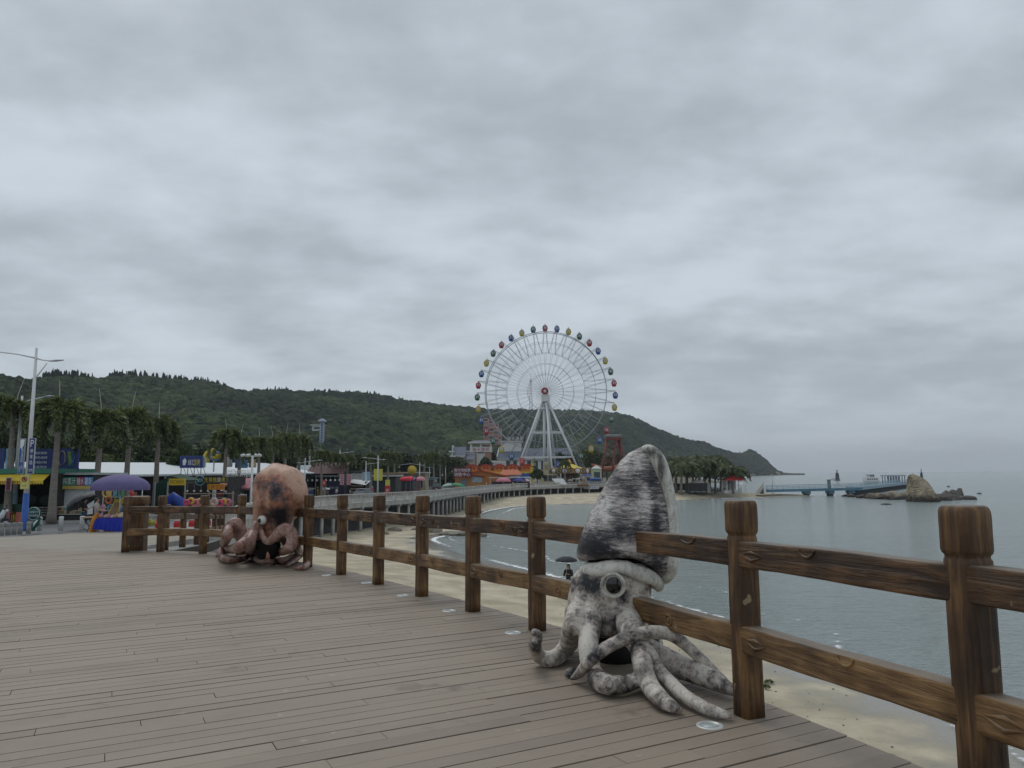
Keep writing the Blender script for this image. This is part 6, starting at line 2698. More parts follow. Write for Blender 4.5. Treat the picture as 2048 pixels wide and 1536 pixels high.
# ------------------------------------------------------------------ blue pier
BLUE = mat('pier_blue', (.09, .2, .27), .6, vary=.2, vscale=.6, grime=.1)
BLUEG = mat('pier_rail', (.2, .3, .36), .5, .2, vary=.15)
t = thing('pier', 'long pale blue pier with railings and dark piles reaching out to sea', 'pier', (92, 218, 0))
po = V((92, 218, 0))
A0, A1, A2 = GZ(1528, 984, 1.9), GZ(1708, 979.5, 2.0), GZ(1806, 967, 2.2)
A0, A1 = V((PX(1528, 980, 214).x, 214, 1.75)), V((PX(1706, 980, 224).x, 224, 1.95))
A2 = V((PX(1808, 968, 318).x, 318, 2.1))


def span(a, c, wd, m, dep):
    mb = MB(m)
    mb.beam(a - po, c - po, wd, dep)
    return mb


span(A0, A1 + V((2, .6, 0)), 3.0, BLUE, .75).build('landward_span', t)
span(A1 + V((0, .5, 0)), A2, 3.4, BLUEG, .95).build('seaward_span', t)
for (a, c, n_) in ((A0, A1, 17), (A1, A2, 30)):
    dr = (c - a).normalized()
    sd = dr.cross(V((0, 0, 1))) * 1.45
    for q in (-1, 1):
        mb = MB(BLUEG)
        for k in range(n_ + 1):
            p = a.lerp(c, k / n_) + sd * q - po
            mb.tube([p + V((0, 0, .2)), p + V((0, 0, 1.5))], .05, 5)
        for zz in (.7, 1.1, 1.5):
            mb.tube([a + sd * q - po + V((0, 0, zz)), c + sd * q - po + V((0, 0, zz))], .04, 5)
        mb.build('railing', t)
PILE = mat('pier_pile', (.05, .06, .065), .8, vary=.3)
for k in range(23):
    p = A1.lerp(A2, (k + .6) / 23.5) - po
    mb = MB(PILE)
    mb.box(p.x - 1.5, p.x + 1.5, p.y - .3, p.y + .3, -1.5, p.z - .49)
    mb.build('pile', t)
for xv in (1610, 1658, 1700):
    q = (xv - 1528) / (1706 - 1528)
    p = A0.lerp(A1, q) - po
    mb = MB(BLUE)
    mb.box(p.x - .9, p.x + .9, p.y - 1.2, p.y + 1.2, .7, p.z - .38)
    mb.m(PILE)
    mb.box(p.x - .6, p.x + .6, p.y - 1, p.y + 1, -1, .7)
    mb.build('pier_support', t)
t = thing('pier_shelter', 'open flat-roofed shelter on blue posts at the far end of the pier', 'shelter', (A2.x - 6, 312, 2.3))
X0, X1, Z0, Z1 = RC(1768, 949, 1805, 966, 312)
o = V(t.location)
MB(mat('shelter_roof', (.36, .4, .44), .5)).box(X0 - o.x, X1 - o.x, -3, 3, Z1 - .7 - o.z, Z1 - .25 - o.z).build('roof', t)
MB(WALLW).box(X0 - o.x + .8, X1 - o.x - .4, -2.6, 2.6, Z1 - .25 - o.z, Z1 - o.z).build('roof_cap', t)
for k in range(7):
    x = lerp(X0 + .7, X1 - .5, k / 6) - o.x
    for y in (-2.6, 2.6):
        MB(mat('shelter_post', (.06, .1, .17), .5)).box(x - .12, x + .12, y - .12, y + .12, -.3, Z1 - .7 - o.z).build('post', t)
p = PX(1663, 975, 219)
mb = MB(mat('gate_pillar', (.16, .2, .22), .7))
mb.box(-.4, .4, -.3, .3, -.1, 2.5)
mb.box(-.5, .5, -.4, .4, 2.5, 2.7)
tag(mb.build('pier_gate_post', None, (p.x, 220.6, 2.05)), 'short grey pillar standing on the pier in front of the beacon', 'pillar')
p = PX(1543, 975, 213)
mb = MB(LAMP_GREY)
mb.tube([(0, 0, 0), (0, 0, 5.2)], .09, 8)
mb.ball((0, 0, 5.3), .2, 10)
mb.box(-.05, .9, -.04, .04, 2.9, 3.0)
tag(mb.build('pier_lamp', None, (p.x, 212, .9)), 'thin lamp post at the landward start of the pier', 'lamp post')

# ------------------------------------------------------------------ boats and beacons
d = 430
X0, X1, Z0, Z1 = RC(1725, 940, 1759, 966, d)
t = thing('ferry_boat', 'white two-deck ferry moored behind the pier', 'boat', ((X0 + X1) / 2, d, 0), math.radians(12))
L_ = (X1 - X0)
BW_ = mat('boat_white', (.66, .67, .67), .35, vary=.05)
mb = MB(BW_)
rings = []
for u in [i / 10 for i in range(11)]:
    x = -L_ / 2 + L_ * u
    b_ = 1.9 * (1 - abs(2 * u - 1) ** 3 * .75)
    rings.append([(x, -b_, 1.7 + .5 * (2 * u - 1) ** 2), (x, -b_ * .7, -.3), (x, b_ * .7, -.3), (x, b_, 1.7 + .5 * (2 * u - 1) ** 2)])
mb.loft(rings, smooth=False)
mb.build('hull', t)
mb = MB(BW_).box(-L_ * .42, L_ * .36, -1.6, 1.6, 1.7, 3.6)
c = mb.build('cabin', t)
for k in range(5):
    x = -L_ * .36 + k * L_ * .14
    MB(WIN).box(x, x + .8, -1.66, -1.61, 2.3, 3.1).build('window', c)
mb = MB(BW_).box(-L_ * .2, L_ * .14, -1.3, 1.3, 3.6, 5.3)
c = mb.build('wheelhouse', t)
MB(WIN).box(-L_ * .16, L_ * .1, -1.36, -1.31, 4.2, 4.9).build('window', c)
MB(BW_).box(-L_ * .3, L_ * .22, -1.6, 1.6, 5.3, 5.45).build('sun_deck', t)
mb = MB(BW_)
mb.tube([(0, 0, 5.4), (-.2, 0, 9.0)], .09, 6)
mb.beam((-1, 0, 7.2), (.8, 0, 7.2), .1)
mb.tube([(-.8, 0, 5.4), (-.15, 0, 7.6)], .06, 5)
mb.build('mast', t)
p = PX(1667, 957, 640)
t = thing('launch', 'tiny white launch on the water left of the dark beacon', 'boat', (p.x, 640, 0))
MB(BW_).loft([[(x, -.9 * s, .9), (x, -.6 * s, -.1), (x, .6 * s, -.1), (x, .9 * s, .9)] for x, s in ((-3, .7), (-1, 1), (1.5, .9), (3.4, .1))], smooth=False).build('hull', t)
MB(BW_).box(-1.4, .8, -.6, .6, .9, 2.0).build('cabin', t)
BCN = mat('beacon_dark', (.03, .04, .045), .7, vary=.2)
for x, yt, yb, d, lb, k in ((1675, 939, 961, 600, 'dark tapering stone beacon rising from the water beyond the pier', 1.0), (1843.5, 937, 958, 520, 'slim dark beacon showing behind the top of the big rock', .62)):
    p = PX(x, yb, d)
    h = PX(x, yt, d).z
    t = thing('beacon', lb, 'beacon', (p.x, d, 0))
    MB(BCN).lathe([(2.4 * k, -1), (2.4 * k, .4), (1.7 * k, .6), (1.2 * k, h * .62), (1.0 * k, h * .66), (1.0 * k, h * .7)], 12).build('tower', t)
    mb = MB(BCN)
    mb.tube([(0, 0, h * .68), (0, 0, h)], [.5 * k, .12], 8)
    mb.ball((0, 0, h * .9), .55 * k, 8)
    mb.build('light_mast', t)

# ------------------------------------------------------------------ rocks in the sea
BOUL = mat('granite', (.33, .27, .185), .85, vary=.4, vscale=.5, bump=1.0, bscale=2.2, grime=.2)


def tide(m):
    """dark wet band towards the water line"""
    n = m.node_tree
    N, L = n.nodes, n.links
    b = N['Principled BSDF']
    src = b.inputs['Base Color'].links[0].from_socket
    g = N.new('ShaderNodeNewGeometry')
    sp = N.new('ShaderNodeSeparateXYZ')
    L.new(g.outputs['Position'], sp.inputs[0])
    nz = N.new('ShaderNodeTexNoise')
    nz.inputs['Scale'].default_value = .8
    nz.inputs['Detail'].default_value = 6
    L.new(g.outputs['Position'], nz.inputs['Vector'])
    ad = N.new('ShaderNodeMath')
    ad.operation = 'MULTIPLY_ADD'
    ad.inputs[1].default_value = -2.4
    L.new(nz.outputs['Fac'], ad.inputs[0])
    L.new(sp.outputs['Z'], ad.inputs[2])
    mr = N.new('ShaderNodeMapRange')
    mr.inputs[1].default_value, mr.inputs[2].default_value = -.7, .9
    L.new(ad.outputs[0], mr.inputs[0])
    mx = N.new('ShaderNodeMix')
    mx.data_type = 'RGBA'
    L.new(mr.outputs[0], mx.inputs[0])
    mx.inputs[6].default_value = (.045, .036, .028, 1)
    L.new(src, mx.inputs[7])
    L.new(mx.outputs[2], b.inputs['Base Color'])


tide(BOUL)
# the big leaning rock: lofted from its outline, with its own depth
d = 176
org = V((PX(1845, 1000, d).x, d, 0))
prof = [(1004, 1816, 1874, 5.0), (998, 1817, 1874, 5.0), (990, 1816, 1868, 4.6), (982, 1817, 1864, 4.2), (974, 1818, 1860, 3.6), (966, 1818, 1855, 3.0), (960, 1817.5, 1850, 2.5), (954, 1817.5, 1842, 1.9), (950, 1818.5, 1832, 1.2), (948.5, 1821, 1828, .5)]
mb = MB(BOUL)
rings = []
g = np.random.default_rng(8)
K_ = 40
ph = g.uniform(0, 6.28, 8)
for i, (yv, xl, xr, dp) in enumerate(prof):
    a, b_ = PX(xl, yv, d), PX(xr, yv, d)
    ring = []
    for k in range(K_):
        an = 2 * PI * k / K_
        c, s = math.cos(an), math.sin(an)
        q = (abs(c) ** 3 + abs(s) ** 3) ** (-1 / 3)
        w = 1 + .05 * math.sin(3 * an + ph[0]) + .05 * math.sin(5 * an + ph[1] + i * .35) + .03 * math.sin(9 * an + ph[2] - i * .6)
        cr_ = 1 - .1 * max(0, math.sin(4 * an + ph[3] + i * .2)) ** 8
        ring.append(((a.x + b_.x) / 2 - org.x + c * q * (b_.x - a.x) / 2 * w * cr_ * .87, s * q * dp * .8 * w * cr_, a.z + .12 * math.sin(2 * an + ph[4])))
    rings.append(ring)
big = []
for i in range(len(rings) - 1):
    for j in range(4):
        t_ = j / 4
        big.append([tuple(lerp(np.array(p), np.array(q), t_) + np.array([g.uniform(-.11, .11), g.uniform(-.11, .11), 0])) for p, q in zip(rings[i], rings[i + 1])])
big.append(rings[-1])
mb.loft(big, smooth=False)
tag(mb.build('big_rock', None, org), 'tallest tan leaning rock standing out of the bay', 'rock')
RK = [(1702, 994, 22, 7), (1722, 996, 26, 8), (1742, 997, 34, 11), (1758, 998, 30, 12), (1771, 997, 18, 12), (1790, 999, 44, 17), (1808, 998, 30, 14), (1690, 993, 14, 5)]
for i, (x, y, w, h) in enumerate(RK):
    p = GZ(x, y, 0)
    s = p.y / F0
    rock('sea_rock', 'low brown rock in the chain left of the tallest rock', (p.x, p.y, h * s * .18), w * s * .52, w * s * .45, h * s * .8, 100 + i, BOUL, 'rocks left of the tall rock', rz=i * .7)
ROCKW = mat('dark_sea_rock', (.075, .062, .052), .7, vary=.4, vscale=.8, bump=1, bscale=3)
RK = [(1888, 1001, 34, 19, 'large dark rock just right of the tallest rock'), (1908, 1000, 30, 11, 'flat-topped dark rock at the foot of the large dark one'), (1893, 996, 24, 20, 'upright dark rock at the back of the right-hand group'), (1907, 992, 20, 14, 'leaning dark slab in the right-hand rock group'), (1921, 991, 16, 16, 'tilted pointed dark rock, highest on the right'), (1936, 999, 27, 9, 'long low dark rock at the right end of the group'), (1959, 988, 10, 3, 'tiny rock awash beyond the right-hand group'), (1897, 974, 6, 3, 'tiny dark rock awash behind the right-hand group'), (1770, 1009, 20, 3, 'flat rock awash in front of the rock chain')]
for i, (x, y, w, h, lb) in enumerate(RK):
    p = GZ(x, y, 0)
    s = p.y / F0
    rock('sea_rock', lb, (p.x, p.y, h * s * .12), w * s * .6, w * s * .5, h * s * .8, 140 + i, ROCKW, None, rz=i * 1.1)
for i, (x, y, w, h) in enumerate([(1487, 949, 24, 9), (1497, 950.5, 20, 7), (1512, 950, 16, 5), (1548, 946.5, 22, 8), (1530, 948, 18, 4), (1557, 947.5, 14, 3), (1466, 951, 16, 5)]):
    d = interp(x, [1460, 1500, 1560], [1330, 1500, 1690])
    s = d / F0
    rock('headland_rock', ['pale rock outcrop at the foot of the far headland'][0], (PX(x, y, d).x, d - 10, h * s * .15), w * s * .6, w * s * .4, h * s * .75, 170 + i, BOUL, 'rocks at the foot of the headland')

# person with a black umbrella at the water's edge, a swimmer's head and seaweed
p = GZ(1137, 1184, sand_z(3.5, 44))
p = V((PX(1137, 1160, 43).x, 43, 0))
p.z = max(0.0, sand_z(p.x, p.y))
BLK = mat('black_cloth', (.02, .02, .024), .75, vary=.15)
person('person in a long black coat holding a black umbrella on the beach', p, math.radians(160), 1.8, (.02, .02, .024), (.02, .02, .024), long_hair=True, skirt=(.2, .28), sleeves=.9, top_m=BLK, bot_m=BLK, arms=dict(el=(-.23, .06, 1.12), hl=(-.05, .24, 1.22), er=(.23, .06, 1.12), hr=(.05, .24, 1.22)))
um = V((p.x - .12, p.y - .16, 0))
parasol('umbrella', 'open black umbrella held over the person on the beach', 'umbrella', (um.x, um.y, PX(1134, 1112, 43).z), .62, .26, BLK, shaft=.95, shaft_m=LAMP_GREY)
WEED = mat('seaweed', (.05, .075, .015), .7, vary=.4, vscale=6)
for i, (x, y) in enumerate([(1538, 1366), (1531, 1376)]):
    q = GZ(x, y, .5)
    z = sand_z(q.x, q.y)
    q = GZ(x, y, z)
    v, f, tn = leafy(300 + i, [(0, 0, .0, .13, .02)], 130, .06)
    tag(np_mesh('seaweed_clump', v, f, attr_mat('weed_leaf', (.02, .035, .006), (.12, .17, .03), .6), tn, loc=(q.x, q.y, z + .04)), 'clump of green seaweed on the wet sand by the near post', 'seaweed', 'seaweed clumps on the sand')
# strewn debris on the sand
g = np.random.default_rng(44)
n = 900
x = g.uniform(-14, 13, n)
y = g.uniform(9, 80, n)
s_ = poly_dist(x, y, WLc) * np.where(inside(x, y, LAND), 1, -1)
k = (s_ > .6) & (s_ < 16) & (g.uniform(0, 1, n) < np.exp(-((s_ - 3.5) / 4.5) ** 2) + .18)
x, y = x[k], y[k]
z = sand_h(x, y) + .02
B_ = blobs(x, y, z, g.uniform(.012, .04, len(x)), np.full(len(x), .01), g.uniform(0, 1, len(x)), 1, .5, 6)
o = np_mesh('beach_debris', B_[0], B_[1], attr_mat('debris', (.03, .03, .02), (.12, .12, .05), .9), B_[2])
o['kind'] = 'stuff'
o['label'] = 'scattered weed and driftwood scraps on the sand'
# ------------------------------------------------------------------ near street: lamps, signs, bollards
BLUEP = mat('lamp_blue', (.025, .1, .36), .5, vary=.15, grime=.1)
LBLUE = mat('lamp_light_blue', (.28, .45, .55), .5, vary=.12)
p = GS(47, 1070)
p.z = plaza_z(p.x, p.y)
L1 = street_lamp('tall white street lamp with thick blue painted foot at the left edge', p, PX(64, 696, p.y).z - p.z, [(-2.1, .35), (.75, -.15)], r=.09, blue=BLUEP, blue_h=PX(50, 987, p.y).z - p.z)
mb = MB(STEEL_W)
hh = PX(64, 696, p.y).z - p.z
mb.tube([(.55, 0, hh - .75), (.1, 0, hh - 1.4)], .03, 6)
mb.build('arm_brace', L1)
lx, ly, lz = p
p2 = GS(26, 1046)
L2 = street_lamp('shorter white street lamp with light blue foot, second from the left edge', p2, PX(38, 792, p2.y).z - p2.z, [(-.55, -.1), (1.45, .45)], r=.1, blue=LBLUE, blue_h=PX(30, 985, p2.y).z - p2.z)
d = ly
board('parking_banner', 'narrow navy vertical banner with white P on the tall street lamp', 'banner', 55, 877, 70.5, 947, d - .12, NAVY, .05, (('P', .5, .14, .6, .2, TXW), ('停', .5, .36, .56, .12, TXW), ('车', .5, .52, .56, .12, TXW), ('场', .5, .69, .56, .12, TXW), ('120米', .5, .9, .84, .1, TXW)), frame=LAMP_GREY)
board('beach_banner', 'narrow blue vertical banner with arrow between the two lamps', 'banner', 36, 877.5, 50.5, 947, d - .1, mat('banner_blue', (.03, .09, .27), .45, vary=.1), .05, (('全', .6, .33, .5, .12, TXW), ('泳', .6, .47, .5, .12, TXW), ('区', .6, .61, .5, .12, TXW), ('↑', .72, .82, .3, .16, TXW), ('免费', .3, .86, .3, .16, TXW)), frame=LAMP_GREY, extra=lambda t, w, h: MB(TXW).plate([(-w * .42, h * .26), (-w * .1, h * .2), (w * .35, h * .32), (w * .42, h * .48), (-w * .42, h * .48)], -.012, -.004).build('wave', t))
def proh(t, w, h):
    mb = MB(TXR)
    mb.tube([(.3 * w * math.cos(2 * PI * k / 24), -.02, h * .18 + .3 * w * math.sin(2 * PI * k / 24)) for k in range(25)], .018, 6, cap=False)
    mb.beam((-.2 * w, -.02, h * .18 + .2 * w), (.2 * w, -.02, h * .18 - .2 * w), .03)
    mb.m(TXK).box(-.1 * w, .1 * w, -.012, -.004, h * .1, h * .27)
    mb.build('symbol', t)
board('notice_sign', 'yellow notice plate with red prohibition ring on the blue-footed lamp', 'sign', 40, 949, 57.5, 978, d - .2, mat('notice_yellow', (.55, .52, .16), .5, vary=.08), .08, (('禁止停车', .5, .78, .62, .1, TXK),), extra=proh)
# dolphin notice
p = GS(64, 1066)
p = V((PX(65, 1066, p.y - .6).x, p.y - .6, p.z))
p.z = plaza_z(p.x, p.y)
TEAL = mat('sign_teal', (.012, .085, .075), .45, vary=.1)
t = thing('dolphin_sign', 'dark teal round notice balanced on a leaping dolphin shape', 'sign', p)
s = p.y / F0
mb = MB(TEAL)
rr0 = 13 * s
zc_ = PX(64, 1027, p.y).z - p.z
mb.tube([(0, -.03, zc_), (0, .05, zc_)], rr0, 32)
do = mb.build('disc', t)
mb = MB(TXW)
mb.tube([(rr0 * .93 * math.cos(2 * PI * k / 32), -.04, zc_ + rr0 * .93 * math.sin(2 * PI * k / 32)) for k in range(33)], .012, 5, cap=False)
mb.build('outline', do)
MB(TXW).text('文明游天下', (0, -.036, zc_ + rr0 * .22), rr0 * 1.45, rr0 * .34).build('lettering', do)
MB(TXW).text('快乐你我他', (0, -.036, zc_ - rr0 * .3), rr0 * 1.45, rr0 * .34).build('lettering', do)
mb = MB(TEAL)
mb.tube([(.3, 0, zc_ - rr0 * .75), (.16, 0, zc_ - rr0 * 1.3), (0, 0, zc_ - rr0 * 2.0), (.02, 0, zc_ - rr0 * 2.5), (.12, 0, .05)], [.05, .17, .15, .09, .06], 10, squash=(.45, 1), up=(0, 1, 0))
mb.plate([(.14, .3), (.42, .22), (.2, .42)], -.03, .03)
mb.plate([(.05, .3), (-.22, .16), (0, .42)], -.03, .03)
mb.plate([(.15, .62), (.42, .5), (.2, .78)], -.03, .03)
do = mb.build('dolphin', t)
mb = MB(TXW)
mb.tube([(.24, -.07, zc_ - rr0 * .95), (.1, -.075, zc_ - rr0 * 1.5), (.05, -.06, zc_ - rr0 * 2.0)], [.03, .06, .02], 8, squash=(.4, 1), up=(0, 1, 0))
mb.build('belly', do)
for i, x in enumerate((78, 121, 163)):
    q = GS(x, 1066.5 - i * .8)
    q.z = plaza_z(q.x, q.y) - .05
    tag(MB(mat('bollard_white', (.6, .62, .6), .55, vary=.08, grime=.06)).lathe([(.105, 0), (.105, .66), (.095, .69), (0, .7)], 20).build('bollard', None, q), ['white round bollard beside the dolphin sign', 'white round bollard between two others at the road edge', 'white round bollard in front of the woman with the umbrella'][i], 'bollard', 'white bollards')
STONE = mat('bollard_stone', (.26, .26, .25), .85, vary=.25, vscale=6, bump=.5)
for i, (x, yb) in enumerate(((2, 1079), (15, 1077), (27, 1075), (39, 1073), (56, 1070))):
    q = GS(x, yb)
    q.z = plaza_z(q.x, q.y) - .12
    mb = MB(STONE)
    mb.lathe([(.105, 0), (.105, .34), (.095, .36), (.095, .39), (.105, .41), (.105, .5), (.09, .55), (0, .56)], 18)
    tag(mb.build('stone_bollard', None, q), 'short grooved grey stone bollard in the row by the parked scooter', 'bollard', 'grey stone bollards')
# scooter
p = GS(10, 1052)
t = thing('motor_scooter', 'white and dark grey motor scooter parked at the left edge', 'scooter', (p.x, p.y - 1.2, p.z), math.radians(20))
DG = mat('scooter_dark', (.03, .032, .04), .4, vary=.1)
SW = mat('scooter_white', (.5, .52, .53), .3, vary=.06)
mb = MB(SW)
mb.tube([(-1.0, 0, .62), (-.6, 0, .72), (-.2, 0, .5), (.25, 0, .34), (.5, 0, .62), (.62, 0, .95)], [.1, .2, .2, .13, .16, .1], 12)
mb.build('body', t)
MB(DG).tube([(-.85, 0, .86), (-.4, 0, .92), (-.05, 0, .82)], [.1, .14, .1], 10, squash=(.6, 1)).build('seat', t)
for x in (-.72, .72):
    mb = MB(DG)
    mb.tube([(x + .22 * math.cos(2 * PI * k / 20), 0, .24 + .22 * math.sin(2 * PI * k / 20)) for k in range(21)], .06, 8, cap=False, up=(0, 1, 0))
    w_ = mb.build('wheel', t)
    MB(LAMP_GREY).tube([(x, -.05, .24), (x, .05, .24)], .1, 12).build('rim', w_)
mb = MB(DG)
mb.tube([(.62, -.32, 1.05), (.58, 0, 1.0), (.62, .32, 1.05)], .025, 6)
mb.tube([(.6, 0, 1.0), (.72, 0, .24)], .04, 6)
mb.build('handlebar', t)
MB(DG).tube([(.62, .3, 1.05), (.6, .36, 1.22)], [.02, .05], 6).build('mirror', t)
MB(mat('lamp_glass', (.5, .5, .48), .1)).ball((.74, 0, .9), .09, 10).build('headlight', t)

# people by the stall
p = GS(166, 1060)
p.z = street_z(p.y)
person('woman in black top and blue skirt reading her phone under an umbrella', (p.x, p.y, p.z), math.radians(-75), 1.62, (.015, .015, .018), (.03, .05, .09), skirt=(.2, .4), sleeves=.55, arms=dict(el=(-.2, .1, 1.1), hl=(-.05, .32, 1.2), er=(.2, .08, 1.1), hr=(.05, .3, 1.18)), top_m=BLK, bot_m=mat('denim', (.03, .055, .1), .85))
pp = PX(169, 988, p.y - .3)
parasol('umbrella', 'white-topped umbrella with black lining tilted back over the woman', 'umbrella', (pp.x - .1, p.y + .1, pp.z), .78, .42, mat('umbrella_shell', (.04, .04, .045), .6, vary=.3, vscale=2), shaft=.85, shaft_m=LAMP_GREY, tilt=(0, math.radians(-32)))
p = GS(192, 1058)
p = V((PX(192, 1040, 38.5).x, 38.5, street_z(38.5)))
person('short-haired vendor in a pale grey shirt tending the stall', p, math.radians(-80), 1.64, (.42, .36, .35), (.1, .11, .16), sleeves=.5, arms=dict(el=(-.2, .1, 1.1), hl=(-.16, .36, 1.05), er=(.2, .1, 1.1), hr=(.16, .38, 1.05)))

# purple parasol and its stall
d = 36.0
z0 = street_z(d) + .0
top = PX(243, 948, d)
PUR = mat('parasol_purple', (.115, .095, .215), .8, vary=.12, vscale=2)
parasol('parasol', 'large purple market parasol over the toy stall', 'parasol', top, 54.5 * d / F0, .62, PUR, n=8, valance=.13, shaft=top.z - z0)
X0, X1, Z0, Z1 = RC(197, 1036, 240, 1061, d - .4)
t = thing('stall_table', 'folding table draped in a royal blue cloth', 'table', ((X0 + X1) / 2 + .15, d - .4, z0))
w = X1 - X0 + .5
h = Z1 - z0
mb = MB(mat('royal_blue_cloth', (.012, .025, .33), .75, vary=.15, vscale=3))
mb.box(-w / 2, w / 2, -.35, .35, h - .02, h)
front = []
K_ = 14
for row in range(4):
    front.append([(-w / 2 + w * k / K_, -.36 - .03 * row * (k % 2) - .015 * row, h - .01 - (h * .72 + .16 * (k / K_ - .7)) * row / 3) for k in range(K_ + 1)])
for a, c in zip(front, front[1:]):
    mb.strip(c, a)
mb.build('cloth', t)
mb = MB(STEEL_W)
for x in (-.45, .45):
    mb.beam((x * w - .1, -.3, 0), (x * w + .12, .3, h - .03), .03)
    mb.beam((x * w + .12, -.3, h - .03), (x * w - .1, .3, 0), .03)
mb.build('legs', t)
TOYC = [(.55, .3, .35), (.6, .5, .3), (.55, .42, .42), (.5, .2, .3), (.6, .55, .45), (.5, .35, .2)]
for i in range(9):
    mb = MB(mat('toy_%d' % (i % 6), TOYC[i % 6], .6))
    r0 = rnd.uniform(.08, .14)
    mb.ball((0, 0, r0 * .8), r0, 10, (1, .9, .8))
    mb.ball((r0 * .5, 0, r0 * 1.6), r0 * .45, 8)
    tag(mb.build('plush_toy', None, (t.location.x - w / 2 + .2 + i * (w - .4) / 8, d - .4 + rnd.uniform(-.15, .1), z0 + h)), 'small pastel plush toy on the blue-draped table', 'toy', 'plush toys on the blue table')
X0, X1, Z0, Z1 = RC(171, 1033, 206, 1062, d)
t = thing('folding_table', 'narrow wooden folding table next to the blue-draped one', 'table', ((X0 + X1) / 2, d - .2, z0))
w, h = X1 - X0, Z1 - z0
MB(mat('table_wood', (.42, .27, .12), .6, vary=.1)).box(-w / 2, w / 2, -.25, .25, h - .04, h).build('table_top', t)
mb = MB(mat('dark_steel', (.04, .04, .045), .4, .5))
for y in (-.2, .2):
    mb.beam((-w * .4, y, h - .04), (w * .38, y, 0), .03)
    mb.beam((w * .2, y, h - .04), (-w * .2, y, 0), .03)
mb.build('legs', t)
p = PX(192, 1058, d - .5)
mb = MB(mat('orange_bag', (.5, .2, .02), .6, vary=.2, vscale=4))
mb.loft([[(u * .09 * math.cos(a) + sh, .2 * u * math.sin(a), z) for a in [2 * PI * k / 12 for k in range(12)]] for u, sh, z in ((.9, 0, 0), (1.5, .03, .3), (1.4, .1, .7), (1.0, .16, .95), (.3, .18, 1.02))])
tag(mb.build('orange_bag', None, (p.x - .1, d - .6, z0)), 'tall orange sack leaning under the folding table', 'bag')
X0, X1, Z0, Z1 = RC(213, 999, 241, 1032, d + .3)
t = thing('display_board', 'yellow framed cork board leaning behind the toys', 'board', ((X0 + X1) / 2, d + .3, Z0))
w, h = X1 - X0, Z1 - Z0
mb = MB(YEL)
mb.add([(-w * .5, 0, 0), (w * .2, 0, 0), (w * .5, .3, h), (-w * .15, .3, h), (-w * .5, .06, 0), (w * .2, .06, 0), (w * .5, .36, h), (-w * .15, .36, h)], [(0, 1, 2, 3), (7, 6, 5, 4), (0, 4, 5, 1), (1, 5, 6, 2), (2, 6, 7, 3), (3, 7, 4, 0)])
mb.build('frame', t)
MB(mat('cork', (.3, .2, .12), .8)).add([(-w * .38, -.01, h * .04), (w * .16, -.01, h * .04), (w * .36, .24, h * .82), (-w * .12, .24, h * .82)], [(0, 1, 2, 3)]).build('panel', t)
MB(WOODB).beam((0, .4, h * .8), (.1, .8, -Z0 + z0), .05).build('prop', t)
# goods rack behind
d2 = 40
X0, X1, Z0, Z1 = RC(204, 978, 285, 1036, d2)
z2 = street_z(d2)
t = thing('goods_rack', 'wire rack hung with colourful beach goods behind the purple parasol', 'rack', ((X0 + X1) / 2, d2, z2))
w = X1 - X0
h = Z1 - z2
mb = MB(STEEL_W)
for u in (-.5, -.17, .17, .5):
    mb.tube([(u * w, 0, 0), (u * w, 0, h)], .018, 6)
for zz in (.3, .55, .8, 1):
    mb.tube([(-w / 2, 0, zz * h), (w / 2, 0, zz * h)], .015, 6)
mb.build('frame', t)
gc = [(.45, .12, .03), (.5, .35, .1), (.08, .2, .12), (.5, .48, .42), (.4, .05, .05), (.12, .25, .35), (.45, .25, .3)]
for i in range(26):
    x = rnd.uniform(-.48, .48) * w
    zz = rnd.choice([.32, .52, .72, .9]) * h
    mb = MB(mat('goods_%d' % (i % 7), gc[i % 7], .6, vary=.3, vscale=8))
    r0 = rnd.uniform(.1, .2)
    if i % 3 == 0:
        mb.tube([(x + r0 * math.cos(2 * PI * k / 14), -.06, zz + r0 * math.sin(2 * PI * k / 14)) for k in range(15)], .05, 7, cap=False)
    elif i % 3 == 1:
        mb.ball((x, -.06, zz), r0, 9, (.8, .4, 1.2))
    else:
        mb.box(x - r0, x + r0, -.12, -.02, zz - r0 * 1.3, zz + r0)
    mb.build('hanging_good', t)
for i, (x, yv, nm, cc) in enumerate(((222, 1056, 'orange_bucket', (.5, .2, .03)), (215, 1060, 'pink_basin', (.5, .25, .27)), (231, 1058, 'red_bucket', (.45, .08, .04)))):
    q = PX(x, yv, d - .3)
    tag(MB(mat(nm, cc, .5)).lathe([(.13, 0), (.18, .26), (.165, .26), (.12, .02), (0, .02)], 16).build('bucket', None, (q.x, d - .3, z0)), ['orange plastic bucket under the blue cloth', 'pink plastic basin at the left under the blue cloth', 'red plastic bucket at the right under the blue cloth'][i], 'bucket')
q = GS(219, 1066)
mb = MB(SW)
mb.ball((0, 0, .07), .1, 10, (1.8, .7, .6))
mb.ball((.22, .1, .06), .09, 10, (1.6, .7, .6))
tag(mb.build('sandals', None, (q.x, q.y, plaza_z(q.x, q.y))), 'pair of white and black shoes lying in front of the blue table', 'shoes')

